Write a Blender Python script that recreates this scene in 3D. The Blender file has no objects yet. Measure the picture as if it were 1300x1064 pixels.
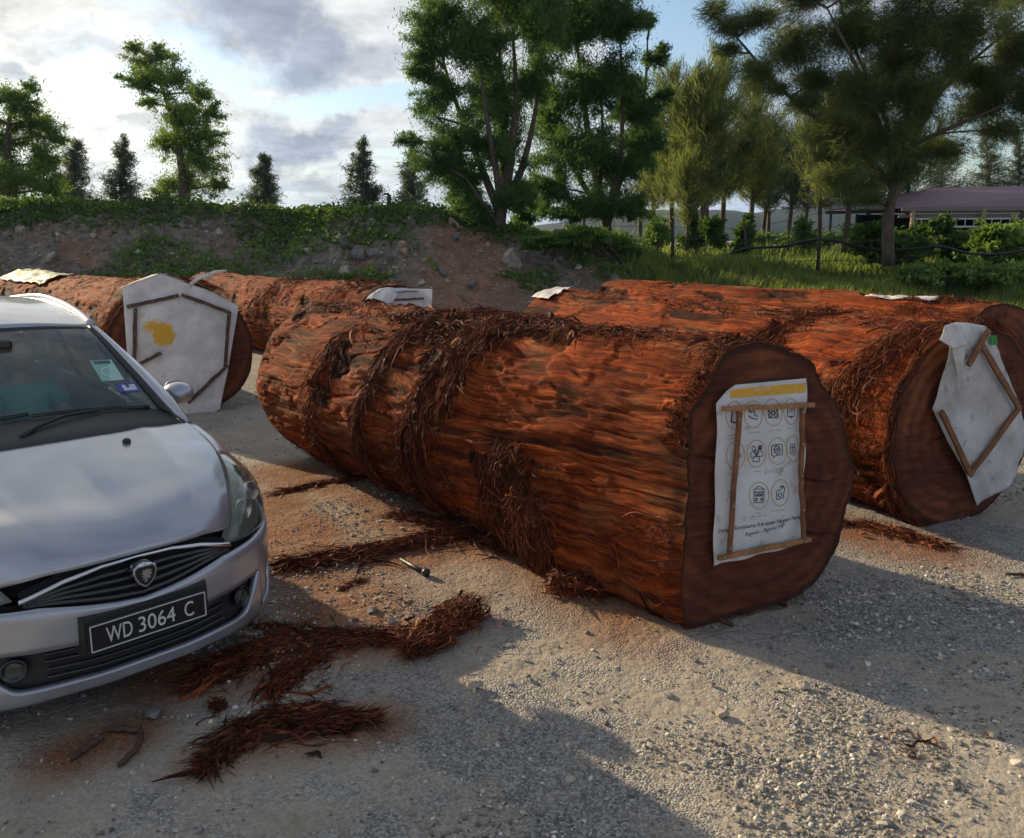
import bpy, math, random
import numpy as np
from mathutils import Vector
random.seed(7); RNG = np.random.default_rng(11)
SC = bpy.context.scene; COL = SC.collection
# ------------------------------------------------------------------ camera numbers (photo pixels 1300x1064)
H = 2.1; TH = math.radians(10.2); FOC = 1040.0; CX, CY = 650.0, 487.0
SI, CO = math.sin(TH), math.cos(TH)
def at(x, y, Y):
    """world point seen at photo pixel (x,y) lying at forward distance Y"""
    v = (y-CY)/FOC; d = Y/(CO - v*SI)
    return Vector(((x-CX)/FOC*d, Y, H - d*(SI+v*CO)))
def onz(x, y, z=0.0):
    v = (y-CY)/FOC; d = (H-z)/(SI+v*CO)
    return Vector(((x-CX)/FOC*d, d*(CO-v*SI), z))
def onplane(x, y, P, n):
    v = (y-CY)/FOC; r = Vector(((x-CX)/FOC, CO-v*SI, -(SI+v*CO))); o = Vector((0,0,H))
    t = (Vector(P)-o).dot(n)/r.dot(n)
    return o + r*t
# ------------------------------------------------------------------ numpy noise
def _h(ix, iy, iz, seed):
    h = (ix.astype(np.int64)*374761393 + iy.astype(np.int64)*668265263 + iz.astype(np.int64)*2147483647 + seed*974634777) & 0xffffffff
    h = ((h ^ (h >> 13))*1274126177) & 0xffffffff
    h = ((h ^ (h >> 16))*2246822519) & 0xffffffff
    return ((h ^ (h >> 15)) & 0xffff)/65535.0
def vn(x, y, z=0.0, seed=0):
    x, y, z = np.broadcast_arrays(np.asarray(x, float), np.asarray(y, float), np.asarray(z, float))
    ix, iy, iz = np.floor(x), np.floor(y), np.floor(z)
    fx, fy, fz = x-ix, y-iy, z-iz
    fx = fx*fx*(3-2*fx); fy = fy*fy*(3-2*fy); fz = fz*fz*(3-2*fz)
    r = 0
    for a in (0, 1):
        for b in (0, 1):
            for c in (0, 1):
                r = r + _h(ix+a, iy+b, iz+c, seed)*(fx if a else 1-fx)*(fy if b else 1-fy)*(fz if c else 1-fz)
    return r*2-1
def fbm(x, y, z=0.0, o=4, seed=0):
    r = 0; a = 1.0; s = 1.0; t = 0
    x, y, z = np.asarray(x, float), np.asarray(y, float), np.asarray(z, float)
    for i in range(o):
        r = r + a*vn(x*s+17*i, y*s-9*i, z*s+5*i, seed+i); t += a; a *= .5; s *= 2.03
    return r/t
def sstep(a, b, x):
    t = np.clip((x-a)/(b-a), 0, 1); return t*t*(3-2*t)
# ------------------------------------------------------------------ mesh helpers
def link(o, parent=None):
    COL.objects.link(o)
    if parent is not None: o.parent = parent
    return o
def nm(name, V, F, mat, parent=None, smooth=True, tone=None, uv=None, loc=None):
    """fast mesh from numpy arrays; F is (n,3) or (n,4) or list of both kinds"""
    me = bpy.data.meshes.new(name)
    V = np.asarray(V, np.float32)
    if loc is not None: V = V - np.asarray(loc, np.float32)
    if isinstance(F, np.ndarray): Fs = [F]
    else: Fs = [np.asarray(f) for f in F if len(f)]
    nl = sum(f.size for f in Fs); nf = sum(len(f) for f in Fs)
    me.vertices.add(len(V)); me.vertices.foreach_set('co', V.ravel())
    me.loops.add(nl); me.polygons.add(nf)
    me.loops.foreach_set('vertex_index', np.concatenate([f.ravel() for f in Fs]).astype(np.int32))
    st = []; tot = []; k = 0
    for f in Fs:
        n = f.shape[1]; st.append(k+np.arange(len(f))*n); tot.append(np.full(len(f), n)); k += f.size
    me.polygons.foreach_set('loop_start', np.concatenate(st).astype(np.int32))
    me.polygons.foreach_set('loop_total', np.concatenate(tot).astype(np.int32))
    me.update(calc_edges=True); me.validate()
    me.polygons.foreach_set('use_smooth', np.full(len(me.polygons), smooth))
    if tone is not None:
        dom = 'FACE' if len(tone) == nf and len(tone) != len(V) else 'POINT'
        a = me.attributes.new('tone', 'FLOAT', dom); a.data.foreach_set('value', np.asarray(tone, np.float32))
    if uv is not None:
        l = me.uv_layers.new(name='UVMap'); idx = np.concatenate([f.ravel() for f in Fs])
        l.data.foreach_set('uv', np.asarray(uv, np.float32)[idx].ravel())
    for m in (mat if isinstance(mat, (list, tuple)) else [mat]): me.materials.append(m)
    o = bpy.data.objects.new(name, me)
    if loc is not None: o.location = loc
    return link(o, parent)
def nmv(name, V, F, mat, parent=None, smooth=False):
    me = bpy.data.meshes.new(name); me.from_pydata([tuple(v) for v in V], [], [tuple(f) for f in F]); me.materials.append(mat)
    me.polygons.foreach_set('use_smooth', [smooth]*len(me.polygons)); me.update()
    return link(bpy.data.objects.new(name, me), parent)
def grid_faces(nu, nv, wrap=False):
    """nu columns (fast index), nv rows"""
    i = np.arange(nu if wrap else nu-1); j = np.arange(nv-1)
    I, J = np.meshgrid(i, j); I = I.ravel(); J = J.ravel(); I2 = (I+1) % nu
    return np.stack([J*nu+I, J*nu+I2, (J+1)*nu+I2, (J+1)*nu+I], 1)
def tag(o, label=None, cat=None, group=None, kind=None):
    if label: o['label'] = label
    if cat: o['category'] = cat
    if group: o['group'] = group
    if kind: o['kind'] = kind
    return o
def empty(name, loc, label, cat, group=None, rz=0):
    o = bpy.data.objects.new(name, None); o.location = loc; o.rotation_euler = (0, 0, rz); o.empty_display_size = .2
    link(o); return tag(o, label, cat, group)
class MB:
    """collects simple solids into one mesh"""
    def __init__(s): s.V = []; s.F = []
    def add(s, V, F):
        k = len(s.V); s.V += [tuple(v) for v in V]; s.F += [tuple(i+k for i in f) for f in F]
    def box(s, c, sz, R=None):
        P = []
        for z in (-1, 1):
            for y in (-1, 1):
                for x in (-1, 1):
                    p = Vector((x*sz[0]/2, y*sz[1]/2, z*sz[2]/2))
                    if R is not None: p = R @ p
                    P.append(Vector(c)+p)
        s.add(P, [(0,2,3,1),(4,5,7,6),(0,1,5,4),(2,6,7,3),(0,4,6,2),(1,3,7,5)])
    def bar(s, a, b, w, h, up=(0,0,1)):
        a, b = Vector(a), Vector(b); d = (b-a).normalized(); u = Vector(up); x = d.cross(u)
        if x.length < 1e-4: x = Vector((1,0,0))
        x.normalize(); y = x.cross(d)
        P = [p + x*sx*w/2 + y*sy*h/2 for p in (a, b) for sx, sy in ((-1,-1),(1,-1),(1,1),(-1,1))]
        s.add(P, [(0,3,2,1),(4,5,6,7),(0,1,5,4),(1,2,6,5),(2,3,7,6),(3,0,4,7)])
    def tube(s, pts, r, n=8, cap=True):
        pts = [Vector(p) for p in pts]; m = len(pts)
        rs = r if isinstance(r, (list, tuple, np.ndarray)) else [r]*m
        k = len(s.V); ref = Vector((0,0,1)); X = None
        for i, p in enumerate(pts):
            d = (pts[min(i+1, m-1)] - pts[max(i-1, 0)]).normalized()
            if X is None:
                X = d.cross(ref)
                if X.length < .05: X = d.cross(Vector((1,0,0)))
            X = (X - d*X.dot(d)).normalized(); Y = d.cross(X)
            for j in range(n):
                a = 2*math.pi*j/n; s.V.append(tuple(p + (X*math.cos(a)+Y*math.sin(a))*rs[i]))
        for i in range(m-1):
            for j in range(n):
                a = k+i*n+j; b = k+i*n+(j+1) % n; s.F.append((a, b, b+n, a+n))
        if cap:
            s.F.append(tuple(k+j for j in reversed(range(n)))); s.F.append(tuple(k+(m-1)*n+j for j in range(n)))
    def lathe(s, c, prof, axis=(0,0,1), n=24):
        ax = Vector(axis).normalized(); X = ax.orthogonal().normalized(); Y = ax.cross(X); k = len(s.V); m = len(prof)
        for r, h in prof:
            for j in range(n):
                a = 2*math.pi*j/n; s.V.append(tuple(Vector(c)+ax*h+(X*math.cos(a)+Y*math.sin(a))*max(r, 1e-4)))
        for i in range(m-1):
            for j in range(n):
                a = k+i*n+j; b = k+i*n+(j+1) % n; s.F.append((a, b, b+n, a+n))
        s.F.append(tuple(k+j for j in reversed(range(n)))); s.F.append(tuple(k+(m-1)*n+j for j in range(n)))
    def build(s, name, mat, parent=None, smooth=False, bevel=0):
        o = nmv(name, s.V, s.F, mat, parent, smooth)
        if bevel:
            m = o.modifiers.new('b', 'BEVEL'); m.width = bevel; m.segments = 2; m.limit_method = 'ANGLE'
        return o
def cr(pts, n):
    """Catmull-Rom resample of a list of vectors to n points"""
    P = np.array([list(p) for p in pts], float); m = len(P)
    d = np.r_[0, np.cumsum(np.maximum(np.linalg.norm(np.diff(P, axis=0), axis=1), 1e-6))]; t = np.linspace(0, d[-1], n)
    out = np.zeros((n, P.shape[1])); Q = np.vstack([2*P[0]-P[1], P, 2*P[-1]-P[-2]])
    T = np.zeros_like(P)
    for i in range(m):
        T[i] = (P[min(i+1, m-1)]-P[max(i-1, 0)])/max(d[min(i+1, m-1)]-d[max(i-1, 0)], 1e-6)
    for k in range(n):
        i = min(max(np.searchsorted(d, t[k])-1, 0), m-2); h = d[i+1]-d[i]; s = (t[k]-d[i])/h
        out[k] = (2*s**3-3*s**2+1)*P[i]+(s**3-2*s**2+s)*h*T[i]+(-2*s**3+3*s**2)*P[i+1]+(s**3-s**2)*h*T[i+1]
    return out
def lin(pts, n):
    P = np.array([list(p) for p in pts], float)
    d = np.r_[0, np.cumsum(np.linalg.norm(np.diff(P, axis=0), axis=1))]; t = np.linspace(0, d[-1], n)
    return np.stack([np.interp(t, d, P[:, i]) for i in range(P.shape[1])], 1)
def coons(T, B, L, R):
    """T,B: n points left->right; L,R: m points top->bottom. returns (m,n,3)"""
    n, m = len(T), len(L); s = np.linspace(0, 1, n)[None, :, None]; t = np.linspace(0, 1, m)[:, None, None]
    T, B, L, R = [np.asarray(a) for a in (T, B, L, R)]
    return (1-t)*T[None]+t*B[None]+(1-s)*L[:, None]+s*R[:, None]-((1-s)*(1-t)*T[0]+s*(1-t)*T[-1]+(1-s)*t*B[0]+s*t*B[-1])
# ------------------------------------------------------------------ materials
def mat(name):
    m = bpy.data.materials.new(name); m.use_nodes = True; nt = m.node_tree; b = nt.nodes['Principled BSDF']; return m, nt, b
def nd(nt, t, **k):
    n = nt.nodes.new(t)
    for a, v in k.items():
        if a in n.inputs.keys() if isinstance(a, str) else False: n.inputs[a].default_value = v
        else: setattr(n, a, v)
    return n
def ramp(nt, fac, stops):
    r = nt.nodes.new('ShaderNodeValToRGB'); e = r.color_ramp.elements
    while len(e) > 1: e.remove(e[-1])
    e[0].position = stops[0][0]; e[0].color = (*stops[0][1], 1)
    for p, c in stops[1:]:
        x = e.new(p); x.color = (*c, 1)
    nt.links.new(fac, r.inputs['Fac']); return r.outputs['Color']
def noise(nt, vec, scale, detail=4, rough=.6, dim='3D'):
    n = nt.nodes.new('ShaderNodeTexNoise'); n.inputs['Scale'].default_value = scale; n.inputs['Detail'].default_value = detail
    n.inputs['Roughness'].default_value = rough
    if vec is not None: nt.links.new(vec, n.inputs['Vector'])
    return n.outputs['Fac']
def mapping(nt, vec, sc=(1,1,1), rot=(0,0,0), loc=(0,0,0)):
    n = nt.nodes.new('ShaderNodeMapping'); n.inputs['Scale'].default_value = sc; n.inputs['Rotation'].default_value = rot; n.inputs['Location'].default_value = loc
    nt.links.new(vec, n.inputs['Vector']); return n.outputs['Vector']
def mixc(nt, fac, a, b, mode='MIX'):
    n = nt.nodes.new('ShaderNodeMix'); n.data_type = 'RGBA'; n.blend_type = mode
    for s, v in ((n.inputs[0], fac), (n.inputs[6], a), (n.inputs[7], b)):
        if hasattr(v, 'links') or hasattr(v, 'is_linked'): nt.links.new(v, s)
        elif isinstance(v, (int, float)): s.default_value = v
        else: s.default_value = (*v, 1)
    return n.outputs[2]
def mth(nt, op, a, b=0.0, c=None, clamp=False):
    n = nt.nodes.new('ShaderNodeMath'); n.operation = op; n.use_clamp = clamp
    for s, v in zip(n.inputs, (a, b, c)):
        if v is None: continue
        if hasattr(v, 'is_linked'): nt.links.new(v, s)
        else: s.default_value = v
    return n.outputs[0]
def maprange(nt, v, a, b, c=0, d=1):
    n = nt.nodes.new('ShaderNodeMapRange'); nt.links.new(v, n.inputs[0])
    for i, x in enumerate((a, b, c, d)): n.inputs[i+1].default_value = x
    return n.outputs[0]
def bump(nt, b, height, strength, dist=.01):
    n = nt.nodes.new('ShaderNodeBump'); n.inputs['Strength'].default_value = strength; n.inputs['Distance'].default_value = dist
    nt.links.new(height, n.inputs['Height']); nt.links.new(n.outputs[0], b.inputs['Normal']); return n
def attr(nt, name='tone'):
    n = nt.nodes.new('ShaderNodeAttribute'); n.attribute_name = name; return n.outputs['Fac']
def obj_co(nt):
    return nt.nodes.new('ShaderNodeTexCoord').outputs['Object']
def uv_co(nt):
    return nt.nodes.new('ShaderNodeTexCoord').outputs['UV']
def simple(name, col, rough=.6, metal=0, var=.0, scale=20, bumpd=0, coat=0, spec=.5):
    m, nt, b = mat(name); b.inputs['Roughness'].default_value = rough; b.inputs['Metallic'].default_value = metal
    b.inputs['Coat Weight'].default_value = coat; b.inputs['Specular IOR Level'].default_value = spec
    oc = obj_co(nt); f = noise(nt, oc, scale, 5)
    c = ramp(nt, f, [(.25, tuple(x*(1-var) for x in col)), (.75, tuple(min(1, x*(1+var)) for x in col))])
    nt.links.new(c, b.inputs['Base Color'])
    if bumpd: bump(nt, b, noise(nt, oc, scale*4, 4), .5, bumpd)
    return m
def ramp_f(nt, v, a, b):
    n = nt.nodes.new('ShaderNodeMapRange'); n.clamp = True; nt.links.new(v, n.inputs[0]); n.inputs[1].default_value = a; n.inputs[2].default_value = b; return n.outputs[0]
M = {}
def leafmat(name, c0, c1, trans=.35, sat=None):
    m, nt, b = mat(name); t = attr(nt); c = ramp(nt, t, [(0, c0), (1, c1)])
    nt.links.new(c, b.inputs['Base Color']); b.inputs['Roughness'].default_value = .55; b.inputs['Specular IOR Level'].default_value = .25
    tr = nt.nodes.new('ShaderNodeBsdfTranslucent'); c2 = mixc(nt, .5, c, (c1[0]*1.6, c1[1]*1.8, c1[2]*.8)); nt.links.new(c2, tr.inputs['Color'])
    mx = nt.nodes.new('ShaderNodeMixShader'); mx.inputs[0].default_value = trans
    nt.links.new(b.outputs[0], mx.inputs[1]); nt.links.new(tr.outputs[0], mx.inputs[2])
    nt.links.new(mx.outputs[0], nt.nodes['Material Output'].inputs['Surface']); return m
M['leaf_green'] = leafmat('leaf_green', (.05,.10,.022), (.22,.32,.08))
M['leaf_deep'] = leafmat('leaf_deep', (.032,.075,.022), (.14,.24,.07), .45)
M['needle'] = leafmat('needle', (.048,.075,.030), (.19,.215,.085), .55)
M['needle_dark'] = leafmat('needle_dark', (.034,.050,.036), (.11,.135,.09), .35)
M['creeper'] = leafmat('creeper', (.025,.05,.012), (.11,.19,.035), .3)
M['grass'] = leafmat('grass', (.06,.10,.025), (.26,.31,.09), .4)
M['drygrass'] = leafmat('drygrass', (.10,.08,.045), (.2,.17,.09), .2)
def treebark():
    m, nt, b = mat('tree_bark'); oc = obj_co(nt); f = noise(nt, mapping(nt, oc, (9, 9, 2)), 2, 6, .7)
    nt.links.new(ramp(nt, f, [(.3, (.045,.033,.024)), (.7, (.17,.13,.10))]), b.inputs['Base Color']); b.inputs['Roughness'].default_value = .9
    bump(nt, b, f, .8, .04); return m
M['tree_bark'] = treebark()
# ---- log bark
def barkmat(name, k=1.0, grey=.5):
    m, nt, b = mat(name); uv = uv_co(nt)
    warp = nt.nodes.new('ShaderNodeTexNoise'); warp.inputs['Scale'].default_value = 1.3; warp.inputs['Detail'].default_value = 3; nt.links.new(uv, warp.inputs['Vector'])
    vadd = nt.nodes.new('ShaderNodeVectorMath'); vadd.operation = 'MULTIPLY_ADD'; nt.links.new(warp.outputs['Color'], vadd.inputs[0]); vadd.inputs[1].default_value = (.25,.35,0); nt.links.new(uv, vadd.inputs[2])
    w = vadd.outputs[0]
    f1 = noise(nt, mapping(nt, w, (1.0, 30, 1)), 1, 12, .78)          # grain
    f2 = noise(nt, mapping(nt, w, (5, 150, 1)), 1, 5, .7)            # fine fibres
    f3 = noise(nt, mapping(nt, uv, (.9, 1.6, 1), loc=(3, 5, 0)), 1.6, 6, .62)  # patches
    f4 = noise(nt, mapping(nt, w, (1.6, 6, 1), loc=(9, 2, 0)), 1.7, 10, .75)
    base = ramp(nt, f1, [(.34, (.036,.009,.004)), (.44, (.16,.030,.009)), (.56, (.43,.088,.018)), (.73, (.74,.25,.058))])
    tan = ramp(nt, f1, [(.3, (.07,.045,.025)), (.55, (.30,.18,.085)), (.75, (.50,.33,.17))])
    dark = ramp(nt, f2, [(.35, (.014,.0065,.004)), (.7, (.12,.036,.014))])
    c = mixc(nt, ramp(nt, f3, [(.50, (0,0,0)), (.66, (grey,grey,grey))]), base, tan)
    c = mixc(nt, ramp(nt, f4, [(.34, (.85,.85,.85)), (.45, (0,0,0))]), c, dark)
    fine = ramp(nt, f2, [(.3, (.5,.5,.5)), (.55, (1,1,1))])
    c = mixc(nt, 1.0, c, fine, 'MULTIPLY')
    f5 = noise(nt, mapping(nt, w, (1.5, 2.0, 1), loc=(4, 7, 0)), 1.5, 8, .68)
    c = mixc(nt, 1.0, c, ramp(nt, f5, [(.34, (.32,.24,.22)), (.46, (.80,.74,.72)), (.56, (1,1,1))]), 'MULTIPLY')
    cav = attr(nt)                                                   # low tone, in hollows of the relief, darkens the colour itself
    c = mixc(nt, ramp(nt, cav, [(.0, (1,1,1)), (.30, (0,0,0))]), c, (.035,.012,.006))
    nt.links.new(c, b.inputs['Base Color']); b.inputs['Roughness'].default_value = .85; b.inputs['Specular IOR Level'].default_value = .12
    h = mth(nt, 'ADD', mth(nt, 'MULTIPLY', f1, .7), mth(nt, 'MULTIPLY', f2, .35))
    bump(nt, b, mth(nt, 'ADD', h, mth(nt, 'MULTIPLY', f4, .5)), .85, .022)
    return m
M['bark'] = barkmat('log_bark')
def fibremat():
    m, nt, b = mat('bark_fibre'); t = attr(nt)
    f = noise(nt, obj_co(nt), 30, 3)
    c = ramp(nt, t, [(0, (.035,.011,.006)), (.35, (.13,.032,.013)), (.7, (.32,.085,.026)), (.93, (.48,.17,.06)), (1, (.55,.34,.16))])
    nt.links.new(mixc(nt, 1, c, ramp(nt, f, [(.3, (.6,.6,.6)), (.7, (1,1,1))]), 'MULTIPLY'), b.inputs['Base Color'])
    b.inputs['Roughness'].default_value = .7; b.inputs['Specular IOR Level'].default_value = .25; return m
M['fibre'] = fibremat()
def endgrain():
    m, nt, b = mat('end_grain'); uv = uv_co(nt)
    sep = nt.nodes.new('ShaderNodeSeparateXYZ'); nt.links.new(uv, sep.inputs[0])
    # uv.x = ring radius (m), uv.y = angle*r ; object noise for saw marks
    oc = obj_co(nt); big = noise(nt, oc, 2.2, 6, .6); saw = noise(nt, mapping(nt, oc, (3, 3, 40), rot=(.5, .2, 0)), 1.2, 4, .6)
    r = mth(nt, 'ADD', mth(nt, 'MULTIPLY', sep.outputs[0], 60), mth(nt, 'MULTIPLY', big, 9)); ring = mth(nt, 'SINE', r)
    c = ramp(nt, big, [(.30, (.045,.013,.008)), (.5, (.11,.030,.014)), (.68, (.22,.070,.026))])
    c = mixc(nt, mth(nt, 'MULTIPLY', maprange(nt, ring, -1, 1), .55), c, (.040,.012,.007))
    c = mixc(nt, ramp(nt, saw, [(.45, (0,0,0)), (.75, (.35,.35,.35))]), c, (.24,.09,.038))
    edge = attr(nt); c = mixc(nt, ramp(nt, edge, [(.945, (0,0,0)), (.975, (1,1,1))]), c, (.045,.016,.009))
    nt.links.new(c, b.inputs['Base Color']); b.inputs['Roughness'].default_value = .8; b.inputs['Specular IOR Level'].default_value = .25
    bump(nt, b, mth(nt, 'ADD', mth(nt, 'MULTIPLY', saw, .5), mth(nt, 'MULTIPLY', ring, .08)), .6, .012); return m
M['endgrain'] = endgrain()
def clothmat(name, c0, c1, stain=None):
    m, nt, b = mat(name); oc = obj_co(nt); f = noise(nt, oc, 3.0, 7, .65); g = noise(nt, oc, 14, 4, .6)
    c = ramp(nt, f, [(.32, c0), (.62, c1)])
    c = mixc(nt, ramp(nt, g, [(.58, (0,0,0)), (.72, (.6,.6,.6))]), c, (.26,.20,.14))
    nt.links.new(c, b.inputs['Base Color']); b.inputs['Roughness'].default_value = .55; b.inputs['Specular IOR Level'].default_value = .35
    w = noise(nt, mapping(nt, oc, (6, 6, 2)), 1.5, 5, .6); bump(nt, b, w, .5, .03)
    tr = nt.nodes.new('ShaderNodeBsdfTranslucent'); nt.links.new(c, tr.inputs['Color']); mx = nt.nodes.new('ShaderNodeMixShader'); mx.inputs[0].default_value = .22
    nt.links.new(b.outputs[0], mx.inputs[1]); nt.links.new(tr.outputs[0], mx.inputs[2]); nt.links.new(mx.outputs[0], nt.nodes['Material Output'].inputs['Surface'])
    return m
M['tarp'] = clothmat('tarp', (.52,.50,.47), (.80,.80,.80))
M['tarp_green'] = clothmat('tarp_green', (.42,.47,.28), (.68,.72,.50))
M['poster'] = clothmat('poster', (.70,.70,.70), (.86,.87,.89))
M['batten'] = simple('batten', (.20,.085,.032), .7, var=.45, scale=9, bumpd=.004)
M['batten_pale'] = simple('batten_pale', (.36,.17,.065), .7, var=.4, scale=9, bumpd=.004)
M['batten_dark'] = simple('batten_dark', (.085,.045,.028), .7, var=.45, scale=9, bumpd=.004)
M['yellow_ink'] = simple('yellow_ink', (.72,.40,.045), .6, var=.12, scale=30)
M['ring_ink'] = simple('ring_ink', (.45,.30,.09), .6)
M['black_ink'] = simple('black_ink', (.022,.024,.035), .6)
M['grey_ink'] = simple('grey_ink', (.25,.25,.27), .6)
M['nail'] = simple('nail', (.35,.34,.33), .35, metal=.9)
# ================================================================== LOGS
def outline_polar(pts, c):
    a = np.array([[math.atan2(p[1]-c[1], p[0]-c[0]), math.hypot(p[0]-c[0], p[1]-c[1])] for p in pts])
    a = a[np.argsort(a[:, 0])]
    return np.r_[a[:, 0]-2*math.pi, a[:, 0], a[:, 0]+2*math.pi], np.r_[a[:, 1], a[:, 1], a[:, 1]]
def rough_circle(r, seed, flat=.04):
    th = np.linspace(-math.pi, math.pi, 73)[:-1]
    rr = r*(1+.05*vn(np.cos(th)*1.3, np.sin(th)*1.3, seed*1.7, seed)+.02*vn(np.cos(th)*5, np.sin(th)*5, seed, seed+3))
    return [(math.cos(t)*q, math.sin(t)*q) for t, q in zip(th, rr)]
class Log:
    def __init__(s, name, label, near, F1, far, F2, out1, out2, group, nu=420, nv=420, amp=1.0, seed=1):
        """near/far: centre points; F1/F2: horizontal unit vectors of the end planes; out1/out2: outlines (a,z) relative to the centre"""
        s.C1, s.C2 = np.array(near, float), np.array(far, float)
        s.F1, s.F2 = np.array((*F1, 0.)), np.array((*F2, 0.)); s.F1 /= np.linalg.norm(s.F1); s.F2 /= np.linalg.norm(s.F2)
        s.o1, s.o2 = outline_polar(out1, (0, 0)), outline_polar(out2, (0, 0)); s.seed = seed; s.amp = amp
        s.ax = s.C2-s.C1; s.len = np.linalg.norm(s.ax); s.ax = s.ax/s.len
        s.e = empty(name, (s.C1[0], s.C1[1], 0), label, 'log', group); s.loc = np.array((s.C1[0], s.C1[1], 0.))
        th = np.linspace(0, 2*math.pi, nu, endpoint=False)-math.pi/2; t = np.linspace(0, 1, nv)
        TT, TH_ = np.meshgrid(t, th, indexing='ij')
        P, cav = s.surf(TT.ravel(), TH_.ravel(), want=True)
        R = .75; uv = np.stack([TT.ravel()*s.len+seed*7.3, (TH_.ravel()+math.pi/2)*R+seed*3.1], 1)
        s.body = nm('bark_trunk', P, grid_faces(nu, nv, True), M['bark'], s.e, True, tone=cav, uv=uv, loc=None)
        s.body.location = -Vector(s.loc)
        for nme, tt, back in (('cut_face', 0., False), ('far_face', 1., True)):
            rings = 46 if not back else 10; rim = s.surf(np.full(nu, tt), th)
            C = (s.C1 if not back else s.C2); k = np.linspace(1, .004, rings)
            V = C[None, None]+(rim[None]-C[None, None])*k[:, None, None]
            inward = (s.ax if not back else -s.ax)
            rad = np.linalg.norm(V-C, axis=2)
            crack = np.zeros_like(rad)
            for a0 in (.4, 2.1, 3.4, 4.9, 5.6):
                a0 = a0+seed*.7; dth = np.angle(np.exp(1j*(th[None]-a0-.12*np.sin(rad*9+seed)))); crack = np.maximum(crack, np.exp(-(dth*rad/.006)**2)*sstep(.1, .3, rad)*.02)
            d = .010*vn(V[..., 0]*14, V[..., 1]*14, V[..., 2]*22, seed+5)+.012*vn(V[..., 0]*4, V[..., 1]*4, V[..., 2]*4, seed+6)+crack
            d = d*np.clip((1-k)[:, None]*14, 0, 1)
            V = V+inward*d[..., None]
            F = grid_faces(nu, rings, True)
            if back: F = F[:, ::-1]
            UV = np.stack([rad.ravel(), np.tile(th, rings)], 1)
            fo = nm(nme, V.reshape(-1, 3), F, M['endgrain'], s.e, True, tone=np.repeat(k, nu), uv=UV); fo.location = -Vector(s.loc)
    def surf(s, t, th, off=0.0, want=False):
        t = np.asarray(t, float); th = np.asarray(th, float)
        thw = np.angle(np.exp(1j*th))
        r1 = np.interp(thw, *s.o1); r2 = np.interp(thw, *s.o2); q = sstep(0, .55, t)
        r = r1*(1-q)+r2*q
        a = thw*.75; L = t*s.len; sd = s.seed*11.3
        cx, sx = np.cos(thw)*.75, np.sin(thw)*.75
        lump = .045*fbm(L*.9+sd, cx*1.6, sx*1.6, 3, s.seed)
        wv = .5*fbm(L*.8, cx*2, sx*2+sd, 2, s.seed+9)
        grain = fbm(L*.9+sd, cx*12+wv*5, sx*12, 4, s.seed+1)
        ridge = 1-np.abs(fbm(L*1.0+sd, cx*6+wv*5, sx*6+wv*3, 3, s.seed+2))*2.6
        slab = sstep(.02, .10, fbm(L*1.1-sd, cx*3.2+wv*2, sx*3.2, 4, s.seed+3))      # raised plates of bark
        slab2 = sstep(.10, .15, fbm(L*2.0+sd*2, cx*4.2, sx*4.2+wv, 4, s.seed+4))
        dg = .5+.5*np.sin((L*2.2+thw*1.2+1.3*wv*2))
        gouge = sstep(.30, .44, fbm(L*1.7+thw*.9, cx*2.3+sd, sx*2.3, 4, s.seed+5))
        fine = fbm(L*6+sd, cx*34+wv*9, sx*34, 3, s.seed+6)
        d = lump*.7+s.amp*(.011*grain+.005*ridge+.012*slab+.009*slab2-.022*gouge+.0075*fine-.014*np.clip(1-np.abs(fbm(L*.8+sd*3, cx*6+wv*3, sx*6, 3, s.seed+8))*14, 0, 1))
        endf = sstep(0, .02, t)*sstep(0, .02, 1-t); d = d*(.35+.65*endf)
        C = s.C1[None]+(s.C2-s.C1)[None]*t.reshape(-1, 1)
        F = s.F1[None]*(1-q).reshape(-1, 1)+s.F2[None]*q.reshape(-1, 1); F = F/np.linalg.norm(F, axis=1, keepdims=True)
        rr = (r+d+off)
        P = C+(F*np.cos(thw).reshape(-1, 1)+np.array([[0, 0, 1.]])*np.sin(thw).reshape(-1, 1))*rr.reshape(-1, 1)
        P[:, 2] = np.maximum(P[:, 2], -.02+.0*P[:, 2])
        if want:
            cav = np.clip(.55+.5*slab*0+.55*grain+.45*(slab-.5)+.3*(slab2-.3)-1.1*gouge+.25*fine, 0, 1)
            return P, cav
        return P
def ribbons(paths, widths, tones, name, parent, loc, normal_jit=.6, mat_=None, seed=0):
    """paths (n,k,3): each becomes a tapered ribbon with random twist"""
    paths = np.asarray(paths); n, k, _ = paths.shape; rg = np.random.default_rng(seed)
    amp = rg.uniform(.002, .012, (n, 1, 2)); fr = rg.uniform(2, 9, (n, 1, 1)); ph = rg.uniform(0, 6.28, (n, 1, 1)); uu = np.linspace(0, 1, k)[None, :, None]
    paths = paths+np.concatenate([amp*np.sin(fr*uu+ph+np.array([[[0, 1.7]]])), .5*amp[..., :1]*np.cos(fr*uu*1.3+ph)], 2)*uu
    d = np.gradient(paths, axis=1); d /= np.linalg.norm(d, axis=2, keepdims=True)+1e-9
    ref = rg.normal(size=(n, 1, 3)); side = np.cross(d, ref); side /= np.linalg.norm(side, axis=2, keepdims=True)+1e-9
    w = np.asarray(widths)[:, None, None]*(np.sin(np.linspace(.25, math.pi-.05, k))**.6)[None, :, None]
    A = paths-side*w/2; B = paths+side*w/2
    V = np.stack([A, B], 2).reshape(-1, 3)
    base = (np.arange(n)*k*2)[:, None]; j = np.arange(k-1)[None]
    F = np.stack([base+2*j, base+2*j+1, base+2*j+3, base+2*j+2], 2).reshape(-1, 4)
    tone = np.repeat(np.asarray(tones), k-1)
    return nm(name, V-np.asarray(loc), F, mat_ or M['fibre'], parent, False, tone=tone)
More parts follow.
